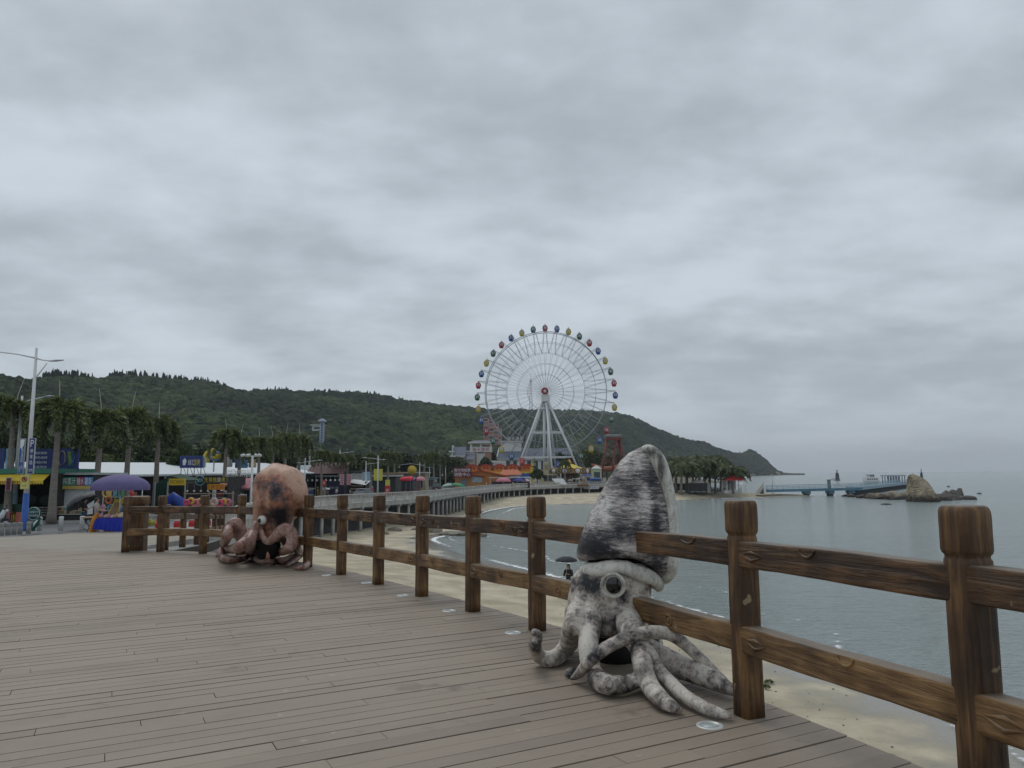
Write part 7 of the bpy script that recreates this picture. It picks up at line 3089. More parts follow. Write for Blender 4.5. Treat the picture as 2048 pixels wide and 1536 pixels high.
# traffic barriers along the street
for i, (x, y0_, y1_, c) in enumerate(((320, 1026, 1052, REDP), (346, 1028, 1052, WALLW), (366, 1026, 1052, WALLW), (385, 1026, 1050, REDP))):
    q = V((PX(x, 1050, 39).x, 39 + i * .6, street_z(39)))
    t = thing('traffic_barrier', ['red plastic road barrier seen through the first fence bay', 'white and red plastic road barrier, second from the left', 'white and red plastic road barrier, third from the left', 'red plastic road barrier, rightmost of four'][i], 'barrier', q, 0, 'plastic road barriers')
    MB(REDP).loft([[(sx * a, sy * b_, z) for sx, sy in ((-1, -1), (1, -1), (1, 1), (-1, 1))] for a, b_, z in ((.16, .2, 0), (.16, .18, .3), (.14, .1, .42))], smooth=False).build('foot', t)
    MB(c).loft([[(sx * a, sy * b_, z) for sx, sy in ((-1, -1), (1, -1), (1, 1), (-1, 1))] for a, b_, z in ((.145, .1, .421), (.135, .09, .68), (.12, .06, .78))], smooth=False).build('top', t)
q = GS(297, 1052)
v, f, tn = leafy(330, [(0, 0, .12, .35, .14)], 240, .16)
tag(np_mesh('yellow_tarpaulin', v, f, mat('crumpled_yellow', (.55, .5, .15), .8), loc=q), 'crumpled yellow plastic heap on the road behind the fence', 'plastic heap')

# ------------------------------------------------------------------ stalls
SHUT = mat('shutter_white', (.5, .53, .53), .6, vary=.06, stretch=(1, 1, 20))
DARKI = mat('stall_interior', (.032, .03, .03), .9, vary=.5)
GREENR = mat('green_roof', (.03, .16, .11), .6, vary=.12)
SHEET = mat('white_sheet_roof', (.55, .585, .6), .5, vary=.07, vscale=.5, stretch=(1, 12, 1))


def stall_box(name, label, x0, x1, ytop, d, depth=4.0, back=DARKI):
    """open-fronted stall: back and side walls; returns thing, width, height, base"""
    X0, X1, Z0, Z1 = RC(x0, ytop, x1, ytop + 1, d)
    z0 = street_z(d) + .16
    t = thing(name, label, 'stall', ((X0 + X1) / 2, d, z0))
    w, h = X1 - X0, Z1 - z0
    m = MB(back)
    m.box(-w / 2, w / 2, depth - .1, depth, 0, h)
    m.box(-w / 2, -w / 2 + .08, 0, depth - .1, 0, h)
    m.box(w / 2 - .08, w / 2, 0, depth - .1, 0, h)
    m.build('wall', t)
    return t, w, h, z0


# left stall with yellow scalloped awning
t, w, h, z0 = stall_box('awning_stall', 'dark open stall under a green roof edge and yellow scalloped awning', -60, 113, 947, 46.5)
MB(GREENR).box(-w / 2 - .2, w / 2 + .1, -.5, 4.2, h, h + .3).build('roof', t)
m = MB(YEL)
K_ = 60
xa0, xa1 = w * (-.5 + .6 * .35), w / 2 - .1
for k in range(K_):
    x0_, x1_ = lerp(-w / 2, xa1, k / K_), lerp(-w / 2, xa1, (k + 1) / K_)
    sc_ = .06 * (k % 2)
    m.add([(x0_, -.5, h - .05), (x1_, -.5, h - .05), (x1_, -1.1, h - .42), (x0_, -1.1, h - .42), (x1_, -1.1, h - .58 - sc_), (x0_, -1.1, h - .58 - sc_)], [(0, 1, 2, 3), (3, 2, 4, 5)])
ao = m.build('awning', t)
MB(TXR).text('海鲜 烧烤 小炒', (w * .18, -1.12, h - .5), w * .4, .12).build('lettering', ao)
m = MB(mat('green_counter', (.02, .06, .04), .6, vary=.3))
m.box(-w / 2 + .3, w / 2 - 2.2, .3, 1.2, 0, 1.0)
m.build('counter', t)
m = MB(mat('stall_sacks', (.03, .04, .03), .8, vary=.4))
for i in range(6):
    m.ball((-w * .1 + i * .9, 1.4, 1.2), .45, 8, (1, .6, .8))
    m.build('sack', t)
    m = MB(mat('stall_sacks', (.03, .04, .03), .8, vary=.4))
CRC = [(.42, .1, .15), (.5, .25, .05), (.55, .42, .04), (.4, .12, .08)]
for i in range(4):
    q = PX(33 + i * 4, 1038, 44)
    mb = MB(mat('crate_%d' % i, CRC[i], .6, vary=.15))
    mb.box(-.11, .11, -.2, .2, 0, .62)
    mb.box(-.09, .09, -.21, -.2, .1, .5)
    tag(mb.build('carton', None, (q.x, 43.6, street_z(44) + .16)), ['pink carton at the left of the bright row by the lamp', 'orange carton second in the bright row by the lamp', 'yellow carton third in the bright row by the lamp', 'red-brown carton at the right of the bright row by the lamp'][i], 'carton')
board('menu_sign', 'dark red framed menu board hanging left of the lamps', 'sign', 11.5, 956, 22.5, 981, 45.2, mat('menu_red', (.09, .012, .03), .5, vary=.4, vscale=3), .06, (('海鲜', .5, .2, .7, .14, TXR), ('烧烤', .5, .5, .7, .14, TXR), ('炒粉', .5, .8, .7, .14, TXR)), frame=LAMP_GREY)
# roof billboards
BLP = mat('poster_blue', (.18, .36, .48), .5, vary=.45, vscale=1.6)
board('billboard', 'pale blue seaside poster billboard on the stall roof at far left', 'billboard', 9.5, 897, 28, 941, 47.6, BLP, .12, legs=.5)
board('billboard', 'plain navy billboard cut off by the left edge', 'billboard', -40, 897, 8.5, 938, 47.8, NAVY, .12, legs=.5)


def bb_art(t, w, h):
    m = MB(mat('art_shell', (.35, .3, .3), .6, vary=.4, vscale=5))
    m.tube([(w * .2 + .16 * h * math.cos(2 * PI * k / 20), -.03, .08 * h + .34 * h * math.sin(2 * PI * k / 20)) for k in range(21)], .09 * h, 8, cap=False, squash=(1, .15))
    m.build('shell_picture', t)
    m = MB(mat('art_leaf', (.14, .26, .07), .6, vary=.3))
    for k in range(5):
        m.ball((w * (.33 + .012 * k), -.02, h * (.3 - .13 * k)), h * .11, 8, (1, .12, 1))
    m.build('leaf_picture', t)
    m = MB(mat('art_wave', (.06, .22, .45), .5, vary=.4, vscale=4))
    m.tube([(w * .28, -.02, -h * .38), (w * .36, -.02, -h * .34), (w * .42, -.02, -h * .15), (w * .46, -.02, h * .12), (w * .44, -.02, h * .3)], [h * .04, h * .1, h * .13, h * .09, h * .03], 8, squash=(1, .12), up=(1, 0, 0))
    m.build('wave_picture', t)


board('billboard', 'wide navy billboard with four rows of white characters and seafood pictures', 'billboard', 56, 899, 155.5, 941, 48.5, NAVY, .14, (('海鲜美味', .24, .16, .26, .13, TXW), ('特色烧烤', .24, .38, .28, .13, TXW), ('砂锅炒粉', .24, .61, .28, .13, TXW), ('鱼蛋煎饼', .24, .84, .28, .13, TXW)), frame=NAVY, legs=.6, extra=bb_art)
# fruit juice stall
t, w, h, z0 = stall_box('juice_stall', 'white shuttered juice stall with green, magenta and blue name panels', 117, 188, 949, 47.5)
MB(mat('stall_grey', (.35, .38, .38), .6)).box(-w / 2 - .1, w / 2 + .1, -.3, 4, h - .02, h + .12).build('roof', t)
zf = lambda y: PX(150, y, 47.5).z - z0
x_ = lambda x: PX(x, 990, 47.5).x - t.location.x
for (a, b_, c, s) in ((120.5, 157, mat('panel_green', (.015, .2, .12), .5), '鲜榨果汁'), (157.3, 172.5, mat('panel_magenta', (.28, .02, .1), .5), '糖水'), (172.8, 188, mat('panel_blue', (.05, .2, .45), .5), '薯条')):
    m = MB(c).box(x_(a), x_(b_), -.32, -.2, zf(971), zf(954))
    po = m.build('name_panel', t)
    MB(TXW).text(s, ((x_(a) + x_(b_)) / 2, -.33, (zf(971) + zf(954)) / 2), (x_(b_) - x_(a)) * .9, (zf(955.5) - zf(969.5))).build('lettering', po)
MB(mat('band_yellow', (.5, .38, .1), .6)).box(x_(119), x_(188), -.3, -.2, zf(978), zf(971.3)).build('yellow_band', t)
m = MB(SHUT).box(x_(120), x_(169.5), -.02, .06, zf(1013), zf(978.2))
m.build('shutter', t)
MB(SHUT).box(x_(170.2), x_(188), -.02, .06, zf(1013), zf(978.2)).build('shutter', t)
MB(mat('side_navy', (.015, .03, .1), .5, vary=.5, vscale=3)).box(x_(112), x_(118.5), -.1, .05, 0, zf(965)).build('side_panel', t)
m = MB(WALLW).box(x_(112), x_(188), -.7, -.03, zf(1028), zf(1012))
co = m.build('counter', t)
pc = [(.3, .1, .06), (.15, .3, .3), (.35, .25, .1), (.1, .05, .04), (.4, .3, .25), (.12, .2, .08)]
for r_ in range(2):
    for k in range(13):
        xa = lerp(x_(113), x_(187), k / 13)
        MB(mat('menu_pic_%d' % ((k * 5 + r_ * 3) % 6), pc[(k * 5 + r_ * 3) % 6], .6, vary=.4, vscale=12)).box(xa + .05, xa + .26, -.73, -.705, zf(1013.5 + r_ * 7 + 6), zf(1013.5 + r_ * 7)).build('menu_picture', co)
m = MB(DARKI).box(x_(100), x_(188), -.6, -.1, 0, zf(1028.1))
m.build('plinth', t)
m = MB(mat('crate_cage', (.4, .4, .38), .6))
for k in range(4):
    for r_ in range(2):
        xa = x_(86) + k * .36
        m.box(xa, xa + .04, -.9, -.5, zf(1028), zf(1013))
    m.box(x_(86), x_(86) + 1.45, -.9, -.86, zf(1013 + k * 5) - .03, zf(1013 + k * 5))
tag(m.build('crate_cage', None, t.location), 'low white crate shelf at the foot of the palm left of the juice stall', 'crates')

# long white sheet-roofed market hall
RB = [(-28.9, 50.5), (-29.3, 60), (-29.4, 75), (-28.9, 95), (-28.2, 110)]
t = thing('market_hall', 'long low market hall with white sheet metal roof behind the stalls', 'building', (-29, 52, street_z(52)))
o = V(t.location)
m = MB(SHEET)
ea = [V((x, y, 7.05 + .004 * (y - 50))) - o for x, y in RB]
ri = [V((x - 9, y + 3.5, 8.05 + .012 * (y - 50))) - o for x, y in RB]
rb_ = [V((x - 18, y + 7, 7.0)) - o for x, y in RB]
m.strip(ri, ea)
m.strip(rb_, ri)
m.strip([p_ + V((0, 0, -.16)) for p_ in ea], ea)
m.add([ea[0], ri[0], rb_[0]], [(0, 1, 2)])
m.build('roof', t)
m = MB(DARKI)
m.strip([(x - 3.5 - o.x, y + 1.2 - o.y, street_z(y) - o.z) for x, y in RB], [(x - 3.5 - o.x, y + 1.2 - o.y, 7.2 - o.z) for x, y in RB])
m.add([(-32.4 - o.x, 51.7 - o.y, 0), (-47 - o.x, 58 - o.y, 0), (-47 - o.x, 58 - o.y, 2.9), (-32.4 - o.x, 51.7 - o.y, 3)], [(0, 1, 2, 3)])
m.build('wall', t)
for i in range(10):
    y = 51 + i * 6.4
    x = interp(y, [q[1] for q in RB], [q[0] for q in RB])
    MB(LAMP_GREY).box(x - .06 - o.x, x + .06 - o.x, y - .06 - o.y, y + .06 - o.y, street_z(y) - o.z, 7.02 - o.z).build('post', t)
m = MB(mat('shop_clutter', (.12, .1, .09), .8, vary=.7, vscale=2.5))
g = np.random.default_rng(3)
cc_ = [(.3, .1, .06), (.1, .22, .2), (.45, .38, .25), (.08, .08, .1), (.4, .12, .14), (.12, .16, .3), (.35, .3, .08)]
for i in range(46):
    y = g.uniform(52, 108)
    x = interp(y, [q[1] for q in RB], [q[0] for q in RB]) - g.uniform(.4, 2.8)
    h_ = g.uniform(.5, 1.7)
    m = MB(mat('clutter_%d' % (i % 7), cc_[i % 7], .7, vary=.4, vscale=4))
    m.cbox((x - o.x, y - o.y, street_z(y) - o.z + .16 + h_ / 2), (g.uniform(.5, 1.3), g.uniform(.5, 1.2), h_), g.uniform(-.3, .3))
    m.build('display_case', t)

# green striped tent stall with yellow banner
d = 56
X0, X1, Z0, Z1 = RC(312, 951, 372, 958, d)
t = thing('green_tent', 'dark green curtained tent stall beside the yellow banner', 'stall', ((X0 + X1) / 2, d, street_z(d) + .16))
w, h = X1 - X0, Z1 - street_z(d) - .16
TG = mat('tent_green', (.012, .05, .032), .75, vary=.35, vscale=5, stretch=(6, 1, .3))
m = MB(TG)
m.add([(-w / 2, 0, h - .6), (w / 2, 0, h - .35), (w / 2, 3, h - .35), (-w / 2, 3, h - .6), (0, 1.5, h + .15), (-.1, 0, h)], [(0, 5, 4), (5, 1, 4), (1, 2, 4), (2, 3, 4), (3, 0, 4), (0, 1, 5)])
m.build('roof', t)
m = MB(TG)
cur = [(-w / 2 + .04 * k * w / 1.4, .12 * math.sin(k * 1.9), 0) for k in range(15)]
m.strip(cur, [(x, y * .4, h - .6 + .012 * k) for k, (x, y, z) in enumerate(cur)])
m.build('curtain', t)
for x in (-.5, -.08, .5):
    MB(LAMP_GREY).box(x * w - .04, x * w + .04, -.1, -.02, 0, h - .45).build('post', t)
board('banner', 'yellow banner with brown lettering across the green tent', 'banner', 337, 957, 371.5, 970.5, 55.4, YEL, .04, (('绿汇烧烤吧', .5, .5, .82, .55, mat('letter_brown', (.2, .06, .02), .5)),))
q = PX(352, 1006, 54)
m = MB(mat('ride_blue', (.015, .05, .28), .4, vary=.15))
m.tube([(-.7, 0, .1), (-.62, 0, .9), (-.2, 0, 1.25), (.25, 0, .95), (.5, 0, .5), (.9, 0, .4)], [.3, .36, .34, .3, .26, .14], 12, squash=(1, 1.2))
tag(m.build('water_slide_seat', None, (q.x, 54, street_z(54) + .16)), 'blue rounded plastic ride seat in front of the green tent', 'ride seat')
ring_c = [(.5, .05, .12), (.55, .3, .06), (.52, .12, .2), (.55, .4, .1), (.5, .35, .3)]
for i, (x, y) in enumerate(((374, 1002), (381, 999), (388, 1003), (396, 1001), (424, 1001), (434, 1004), (441, 1000), (449, 1002), (405, 1004))):
    q = PX(x, y, 50)
    r0 = rnd.uniform(.13, .2)
    zz = q.z
    m = MB(mat('float_%d' % (i % 5), ring_c[i % 5], .35, vary=.25, vscale=5))
    m.tube([(r0 * math.cos(2 * PI * k / 18), 0, r0 * math.sin(2 * PI * k / 18)) for k in range(19)], .1, 8, cap=False)
    tag(m.build('swim_ring', None, (q.x, 50 + i * .1, q.z - .12)), 'bright inflatable swim ring hung on the display stand', 'swim ring', 'swim rings on the display stand')
t = thing('display_stand', 'long display stand holding the bright swim rings', 'stand', (PX(410, 1000, 50).x, 50.3, street_z(50) + .16))
m = MB(mat('stand_wood', (.25, .2, .16), .7))
for x in (-1.6, 0, 1.6):
    m.box(x - .04, x + .04, .3, .38, 0, 1.7)
for zz in (.9, 1.5):
    m.box(-1.7, 1.7, .28, .4, zz, zz + .06)
m.build('frame', t)

# food stall row with signs
d = 62
t, w, h, z0 = stall_box('food_stall', 'dark food stall under the round coconut sign and tofu sign', 373, 457, 953, d, 4)
MB(mat('mossy_board', (.09, .095, .07), .8, vary=.4)).box(-w / 2, w / 2, -.3, .1, h - .55, h).build('fascia', t)
MB(mat('stall_teal', (.03, .1, .1), .5)).box(-w * .1, w / 2, -.2, .6, 0, 1.1).build('counter', t)
for k in range(6):
    x = -w * .42 + k * w * .16
    m = MB(LAMP_GREY)
    m.tube([(x, -.35, h - .6), (x, -.35, h - 1.1)], .01, 4)
    m.m(mat('bulb_white', (.7, .7, .66), .3))
    m.ball((x, -.35, h - 1.16), .09, 8)
    m.build('hanging_bulb', t)
q = PX(400, 961, d - 1)
t = thing('coconut_sign', 'round dark sign with cyan ring and coconut juice characters', 'sign', (q.x, d - 1, q.z))
r0 = 9.6 * (d - 1) / F0
MB(mat('sign_ink', (.012, .025, .035), .4)).tube([(0, 0, 0), (0, .1, 0)], r0, 28).build('disc', t)
m = MB(TXC)
m.tube([(r0 * .95 * math.cos(2 * PI * k / 30), -.02, r0 * .95 * math.sin(2 * PI * k / 30)) for k in range(31)], .02, 5, cap=False)
m.build('ring', t)
MB(TXC).text('椰汁', (0, -.012, 0), r0 * 1.35, r0 * .72).build('lettering', t)
board('grill_sign', 'dark board of large yellow and white characters above the tofu sign', 'sign', 408, 953, 451, 966, d - 1.1, mat('sign_dark', (.04, .035, .025), .6), .08, (('大', .1, .5, .16, .8, TXY), ('排', .3, .5, .16, .8, TXY), ('档', .5, .5, .16, .8, TXY), ('烧', .7, .5, .16, .8, TXW), ('烤', .9, .5, .16, .8, TXY)))
board('tofu_sign', 'yellow sign with big red stinky tofu characters', 'sign', 414.5, 968, 449, 979.5, d - 1.3, mat('sign_amber', (.52, .27, .03), .5), .08, (('臭豆腐', .58, .5, .74, .72, mat('letter_scarlet', (.42, .03, .02), .5)), ('长', .1, .3, .12, .3, TXR), ('沙', .1, .72, .12, .3, TXR)))
board('price_board', 'narrow white board of dark characters standing below the tofu sign', 'sign', 424, 980, 432, 1006, d - 1.4, WALLW, .05, (('奶', .5, .18, .7, .22, TXK), ('茶', .5, .48, .7, .22, TXK), ('冰', .5, .8, .7, .22, TXK)))
board('price_board', 'dark maroon board right of the narrow white one', 'sign', 433, 982, 447, 994, d - 1.2, mat('board_maroon', (.11, .02, .02), .5, vary=.3), .05, (('小吃', .5, .3, .6, .3, TXR), ('冷饮', .5, .72, .6, .3, TXR)))
# pink awning shop
d = 66
t, w, h, z0 = stall_box('awning_shop', 'shop with dusty pink sloping awning and white rooftop letters', 453, 503, 956, d, 4)
m = MB(mat('awning_pink', (.34, .11, .14), .7, vary=.15))
m.add([(-w / 2, 1.2, h), (w / 2, 1.2, h), (w / 2 + .2, -1.0, h - .85), (-w / 2 - .2, -1.0, h - .5), (w / 2 + .2, -1.0, h - 1.0), (-w / 2 - .2, -1.0, h - .65)], [(0, 1, 2, 3), (3, 2, 4, 5)])
m.build('awning', t)
m = MB(WALLW)
m.beam((-w / 2, -1.05, h - 1.05), (w / 2, -1.1, h - 1.5), .1, .18)
m.build('white_rail', t)
m = MB(TXW)
for k, s in enumerate('甜品奶茶店'):
    m = MB(TXW).text(s, (-w * .38 + k * w * .19, -.3, h + .42), .5, .62)
    m.build('lettering', t)
MB(mat('shop_shelf', (.16, .2, .19), .6, vary=.5, vscale=3)).box(-w / 2 + .2, w / 2 - .3, .8, 1.6, 0, 1.7).build('shelf', t)
m = MB(mat('shop_green', (.03, .13, .12), .5)).box(-w * .2, w * .3, -.4, .4, 0, .9)
m.build('counter', t)

# things standing on the roofs
board('roof_sign', 'navy rooftop sign with white grill bar characters', 'sign', 360.5, 912.5, 404.5, 935, 64, NAVY, .14, (('绿汇', .5, .55, .3, .5, TXW), ('烧烤', .76, .55, .3, .62, TXY)), legs=.7, frame=mat('frame_blue', (.05, .09, .25), .5), extra=lambda t, w, h: MB(TXW).plate([(-w * .38, -h * .3), (-w * .27, -h * .3), (-w * .22, h * .1), (-w * .29, h * .34), (-w * .4, h * .15)], -.012, -.004).build('logo', t))
board('roof_sign', 'small grey sign panel attached right of the navy rooftop sign', 'sign', 405.5, 914, 411, 935, 64.2, mat('panel_grey', (.4, .44, .47), .5), .14)
q = PX(428, 913, 74)
t = thing('fish_figure', 'big yellow and blue fish figure standing on the market roof', 'figure', (q.x, 74, q.z))
k = 74 / F0
m = MB(mat('fish_yellow', (.52, .4, .04), .45, vary=.12))
m.tube([((math.cos(a)) * 14.5 * k - .1, 0, math.sin(a) * 11 * k) for a in [math.radians(60 + i * 13) for i in range(15)]], [.06, .2, .25, .26, .26, .25, .24, .24, .24, .25, .26, .26, .24, .2, .08], 10, squash=(1, 1.1))
m.ball((.2, 0, .03), .5, 16, (1.1, .8, .62))
m.build('body', t)
m = MB(mat('fish_blue', (.12, .19, .4), .45))
m.tube([(.2 + .56 * math.cos(a), -.1, .03 + .4 * math.sin(a)) for a in [math.radians(40 + 14 * i) for i in range(21)]], .09, 8, cap=False)
m.build('stripe', t)
MB(LAMP_GREY).box(-.05, .05, 0, .1, -1.5, -.4).build('prop', t)
for i, (x, yt, yb, c, lb) in enumerate(((457, 902, 928, (.5, .5, .45), 'pale statue half hidden by a palm on the roof'), (478, 899, 930, (.06, .13, .36), 'blue capped mascot statue on the roof'), (488, 908, 930, (.1, .3, .55), 'light blue robed statue on the roof right of the capped one'), (505, 906, 929, (.45, .32, .22), 'beige statue on the roof beside the camera pole'))):
    q = PX(x, yb, 76)
    h_ = PX(x, yt, 76).z - q.z
    t = thing('statue', lb, 'statue', (q.x, 76, q.z - .3))
    m = MB(mat('statue_%d' % i, c, .5, vary=.15))
    m.lathe([(.36, 0), (.4, .3), (.3, h_ * .55), (.22, h_ * .68), (.12, h_ * .74)], 14)
    m.tube([(-.25, 0, h_ * .62), (-.42, -.1, h_ * .4)], [.1, .07], 8)
    m.tube([(.25, 0, h_ * .62), (.4, -.15, h_ * .55)], [.1, .07], 8)
    m.build('body', t)
    m = MB(mat('statue_face', (.5, .42, .36), .5))
    m.ball((0, 0, h_ * .83), h_ * .11, 12)
    m.build('head', t)
    m = MB(mat('statue_%d' % i, c, .5))
    m.lathe([(.2, h_ * .88), (.14, h_ * .97), (0, h_ * 1.02)], 12)
    m.build('cap', t)

# camera pole and utility pole
q = GS(505, 1030)
d = 52
q = V((PX(503.5, 960, d).x, d, street_z(d)))
t = thing('camera_pole', 'white pole topped by a cluster of security cameras behind the octopus', 'camera pole', q)
hh = PX(504, 911, d).z - q.z
MB(STEEL_W).tube([(0, 0, 0), (0, 0, hh)], [.1, .075], 10).build('pole', t)
MB(STEEL_W).beam((-.55, 0, hh - .05), (.5, 0, hh - .05), .06).build('crossbar', t)
for x, rz_ in ((-.5, 2.6), (-.12, 2.9), (.22, .5), (.45, .2)):
    m = MB(STEEL_W)
    m.tube([(x, -.12, hh + .05), (x + .22 * math.cos(rz_), -.3, hh - .02)], [.08, .1], 8)
    m.build('camera', t)
d = 122
q = V((PX(617, 990, d).x, d, street_z(d)))
t = thing('utility_pole', 'tall thin utility pole with crossarm behind the white gabled roof', 'pole', q)
hh = PX(617, 886, d).z - q.z
MB(CPALE).tube([(0, 0, 0), (0, 0, hh)], [.2, .13], 8).build('pole', t)
MB(LAMP_GREY).beam((-.65, 0, hh - .7), (.65, 0, hh - .7), .12).build('crossarm', t)

# ------------------------------------------------------------------ shops further along the street
d = 113
X0, X1, Z0, Z1 = RC(588, 930, 643, 957, d)
t = thing('gabled_shed', 'white gabled shed at the far end of the market roof', 'building', ((X0 + X1) / 2, d, street_z(d)))
w = X1 - X0
zt = Z1 - street_z(d)
zl = Z0 - street_z(d)
MB(mat('shed_wall', (.42, .45, .42), .7)).plate([(w * .12, zl), (w * .46, zl), (w * .46, zt - .9), (w * .3, zt - .25), (w * .12, zt - 1.1)], .5, 6).build('wall', t)
MB(SHEET).add([(-w / 2, .2, zl - .2), (w * .12, .2, zl + .0), (w * .3, .2, zt), (-w * .5, 1.5, zt), (w * .5, .2, zt - 1.1), (w * .5, 7, zt - 1.1), (w * .3, 7, zt), (-w * .5, 7, zt)], [(0, 1, 2, 3), (2, 4, 5, 6), (3, 2, 6, 7)]).build('roof', t)
t, w, h, z0 = stall_box('bar_front', 'black fronted bar with hanging bulbs and a white side sail', 612, 688, 947, 108, 4, mat('bar_black', (.012, .012, .018), .6, vary=.3))
MB(mat('bar_roof_red', (.09, .045, .04), .8, vary=.4)).add([(-w / 2, -.2, h), (w / 2, -.2, h), (w / 2, 4, h + 1.7), (-w / 2, 4, h + 1.7)], [(0, 1, 2, 3)]).build('roof', t)
m = MB(LAMP_GREY)
m.tube([(-w / 2, -.3, h - .35), (w / 2, -.3, h - .35)], .04, 5)
m.build('cable', t)
for k in range(8):
    x = -w * .44 + k * w * .12
    m = MB(LAMP_GREY)
    m.tube([(x, -.3, h - .35), (x, -.3, h - .8)], .015, 4)
    m.m(mat('bulb_white', (.7, .7, .66), .3))
    m.ball((x, -.3, h - .95), .16, 8)
    m.build('hanging_bulb', t)
MB(mat('sail_white', (.48, .47, .44), .7)).add([(-w / 2, -2.0, h - 1.9), (-w * .12, -2.0, h - 2.0), (-w / 2, -2, h - 2.8)], [(0, 1, 2)]).build('sail', t)
m = MB(mat('bar_navy', (.012, .014, .04), .4)).box(w * .02, w * .48, -.1, -.02, 0, h - .9)
po = m.build('front_panel', t)
MB(LAMP_GREY).text('啤酒小吃', (w * .24, -.12, h * .42), w * .26, .3).build('lettering', po)
PKB = mat('banner_pink', (.46, .25, .28), .6, vary=.1)
for i, x in enumerate((684, 697.5)):
    board('pink_banner', ['pink hanging banner beside the black bar', 'pink hanging banner at the kiosk, right of the other pink one'][i], 'banner', x - 4.3, 948, x + 4.3, 970, 104, PKB, .05, tuple((s, .5, .2 + .2 * k, .5, .13, TXR) for k, s in enumerate('烧烤啤酒')))
board('lamp_sign', 'small red sign on a pole in front of the black bar', 'sign', 645, 959.5, 652, 972, 95, REDP, .06, (('停车', .5, .5, .6, .5, TXW),), legs=1.6)
t, w, h, z0 = stall_box('kiosk', 'small kiosk with shelves of goods under a white sloping lid', 701, 731, 963, 112, 3)
MB(WALLW).add([(-w * .6, -1, h - .1), (w * .6, -1, h - .5), (w * .6, 3, h + .1), (-w * .6, 3, h + .3)], [(0, 1, 2, 3)]).build('roof', t)
for k in range(4):
    m = MB(mat('kiosk_shelf', (.34, .27, .2), .7, vary=.6, vscale=5)).box(-w * .45, w * .4, -.3, .5, .2 + k * .45, .42 + k * .45)
    m.build('shelf', t)
t = thing('balcony_house', 'grey two-storey house with white balcony rails above the kiosk', 'house', (PX(716, 950, 120).x, 120, street_z(120)))
X0, X1, Z0, Z1 = RC(704, 944, 731, 963, 120)
o = V(t.location)
MB(mat('house_grey', (.2, .2, .19), .8, vary=.2)).box(X0 - o.x, X1 - o.x, .6, 6, 0, Z1 - o.z).build('wall', t)
MB(mat('house_roof', (.07, .07, .07), .8)).box(X0 - o.x - .3, X1 - o.x + .3, -.6, 6, Z1 - o.z, Z1 - o.z + .2).build('roof', t)
m = MB(WALLW)
for k in range(12):
    x = lerp(X0, X1, k / 11) - o.x
    m.box(x - .05, x + .05, -.4, -.3, Z1 - o.z - 1.4, Z1 - o.z - .3)
m.box(X0 - o.x, X1 - o.x, -.42, -.28, Z1 - o.z - .32, Z1 - o.z - .24)
m.build('balcony', t)
LB = mat('banner_light_blue', (.3, .42, .5), .6, vary=.15)
for i, (x0_, x1_) in enumerate(((724.5, 730.5), (733, 740))):
    board('blue_banner', ['light blue banner left of the lamp by the kiosk', 'light blue banner right of the lamp by the kiosk'][i], 'banner', x0_, 944, x1_, 962, 98, LB, .05, tuple((s, .5, .22 + .28 * k, .5, .18, mat('letter_blue', (.03, .1, .4), .5)) for k, s in enumerate('海水浴')))
for i, (x0_, x1_) in enumerate(((747.5, 755), (757.5, 765))):
    board('yellow_banner', ['yellow lamp-post banner, left of a pair', 'yellow lamp-post banner, right of a pair'][i], 'banner', x0_, 938, x1_, 961, 93, mat('banner_yellow', (.52, .5, .08), .6, vary=.1), .05, tuple((s, .5, .14 + .24 * k, .55, .16, mat('letter_olive', (.35, .28, .02), .5)) for k, s in enumerate('青洲海滩')))
for i, (x0_, x1_, yt, d, c, rf, lb) in enumerate((
        (742, 790, 950, 128, (.06, .06, .055), (.45, .47, .45), 'dark open cafe with pale flat roof behind the yellow banners'),
        (788, 832, 952, 140, (.09, .03, .03), (.05, .04, .04), 'red lit shop behind the red parasols'),
        (800, 850, 944, 156, (.34, .29, .2), (.42, .42, .4), 'cream two-storey shop with the yellow disc sign'),
        (845, 868, 955, 172, (.3, .33, .3), (.1, .22, .26), 'pale shop with teal roof at the end of the street'),
        (760, 800, 945, 150, (.25, .17, .1), (.3, .2, .1), 'brown shop front behind the dark cafe'),
        (872, 905, 950, 235, (.24, .28, .3), (.3, .34, .36), 'bluish grey building closing the end of the street'))):
    X0, X1, Z0, Z1 = RC(x0_, yt, x1_, yt + 10, d)
    z0 = street_z(d)
    t = thing('shop', lb, 'shop', ((X0 + X1) / 2, d, z0))
    w, h = X1 - X0, Z1 - z0
    MB(mat('shop_wall_%d' % i, c, .8, vary=.25)).box(-w / 2, w / 2, .5, 7, 0, h - .25).build('wall', t)
    MB(mat('shop_roof_%d' % i, rf, .7, vary=.1)).box(-w / 2 - .4, w / 2 + .4, -.6, 7.3, h - .25, h).build('roof', t)
    for k in range(4):
        MB(WIN).box(-w * .42 + k * w * .22, -w * .42 + k * w * .22 + w * .16, .42, .49, .8, min(2.8, h - .6)).build('window', t)
    if h > 4.2:
        for k in range(4):
            MB(WIN).box(-w * .42 + k * w * .22, -w * .42 + k * w * .22 + w * .13, .42, .49, 3.3, h - .7).build('window', t)
q = PX(832, 940, 152)
t = thing('disc_sign', 'big plain yellow disc sign on a shop front', 'sign', (q.x - .8, 152, q.z))
MB(mat('disc_yellow', (.5, .34, .04), .5, vary=.1)).tube([(0, 0, 0), (0, .2, 0)], .9, 26).build('disc', t)
MB(LAMP_GREY).box(-.06, .06, .2, .35, -3, 0).build('prop', t)
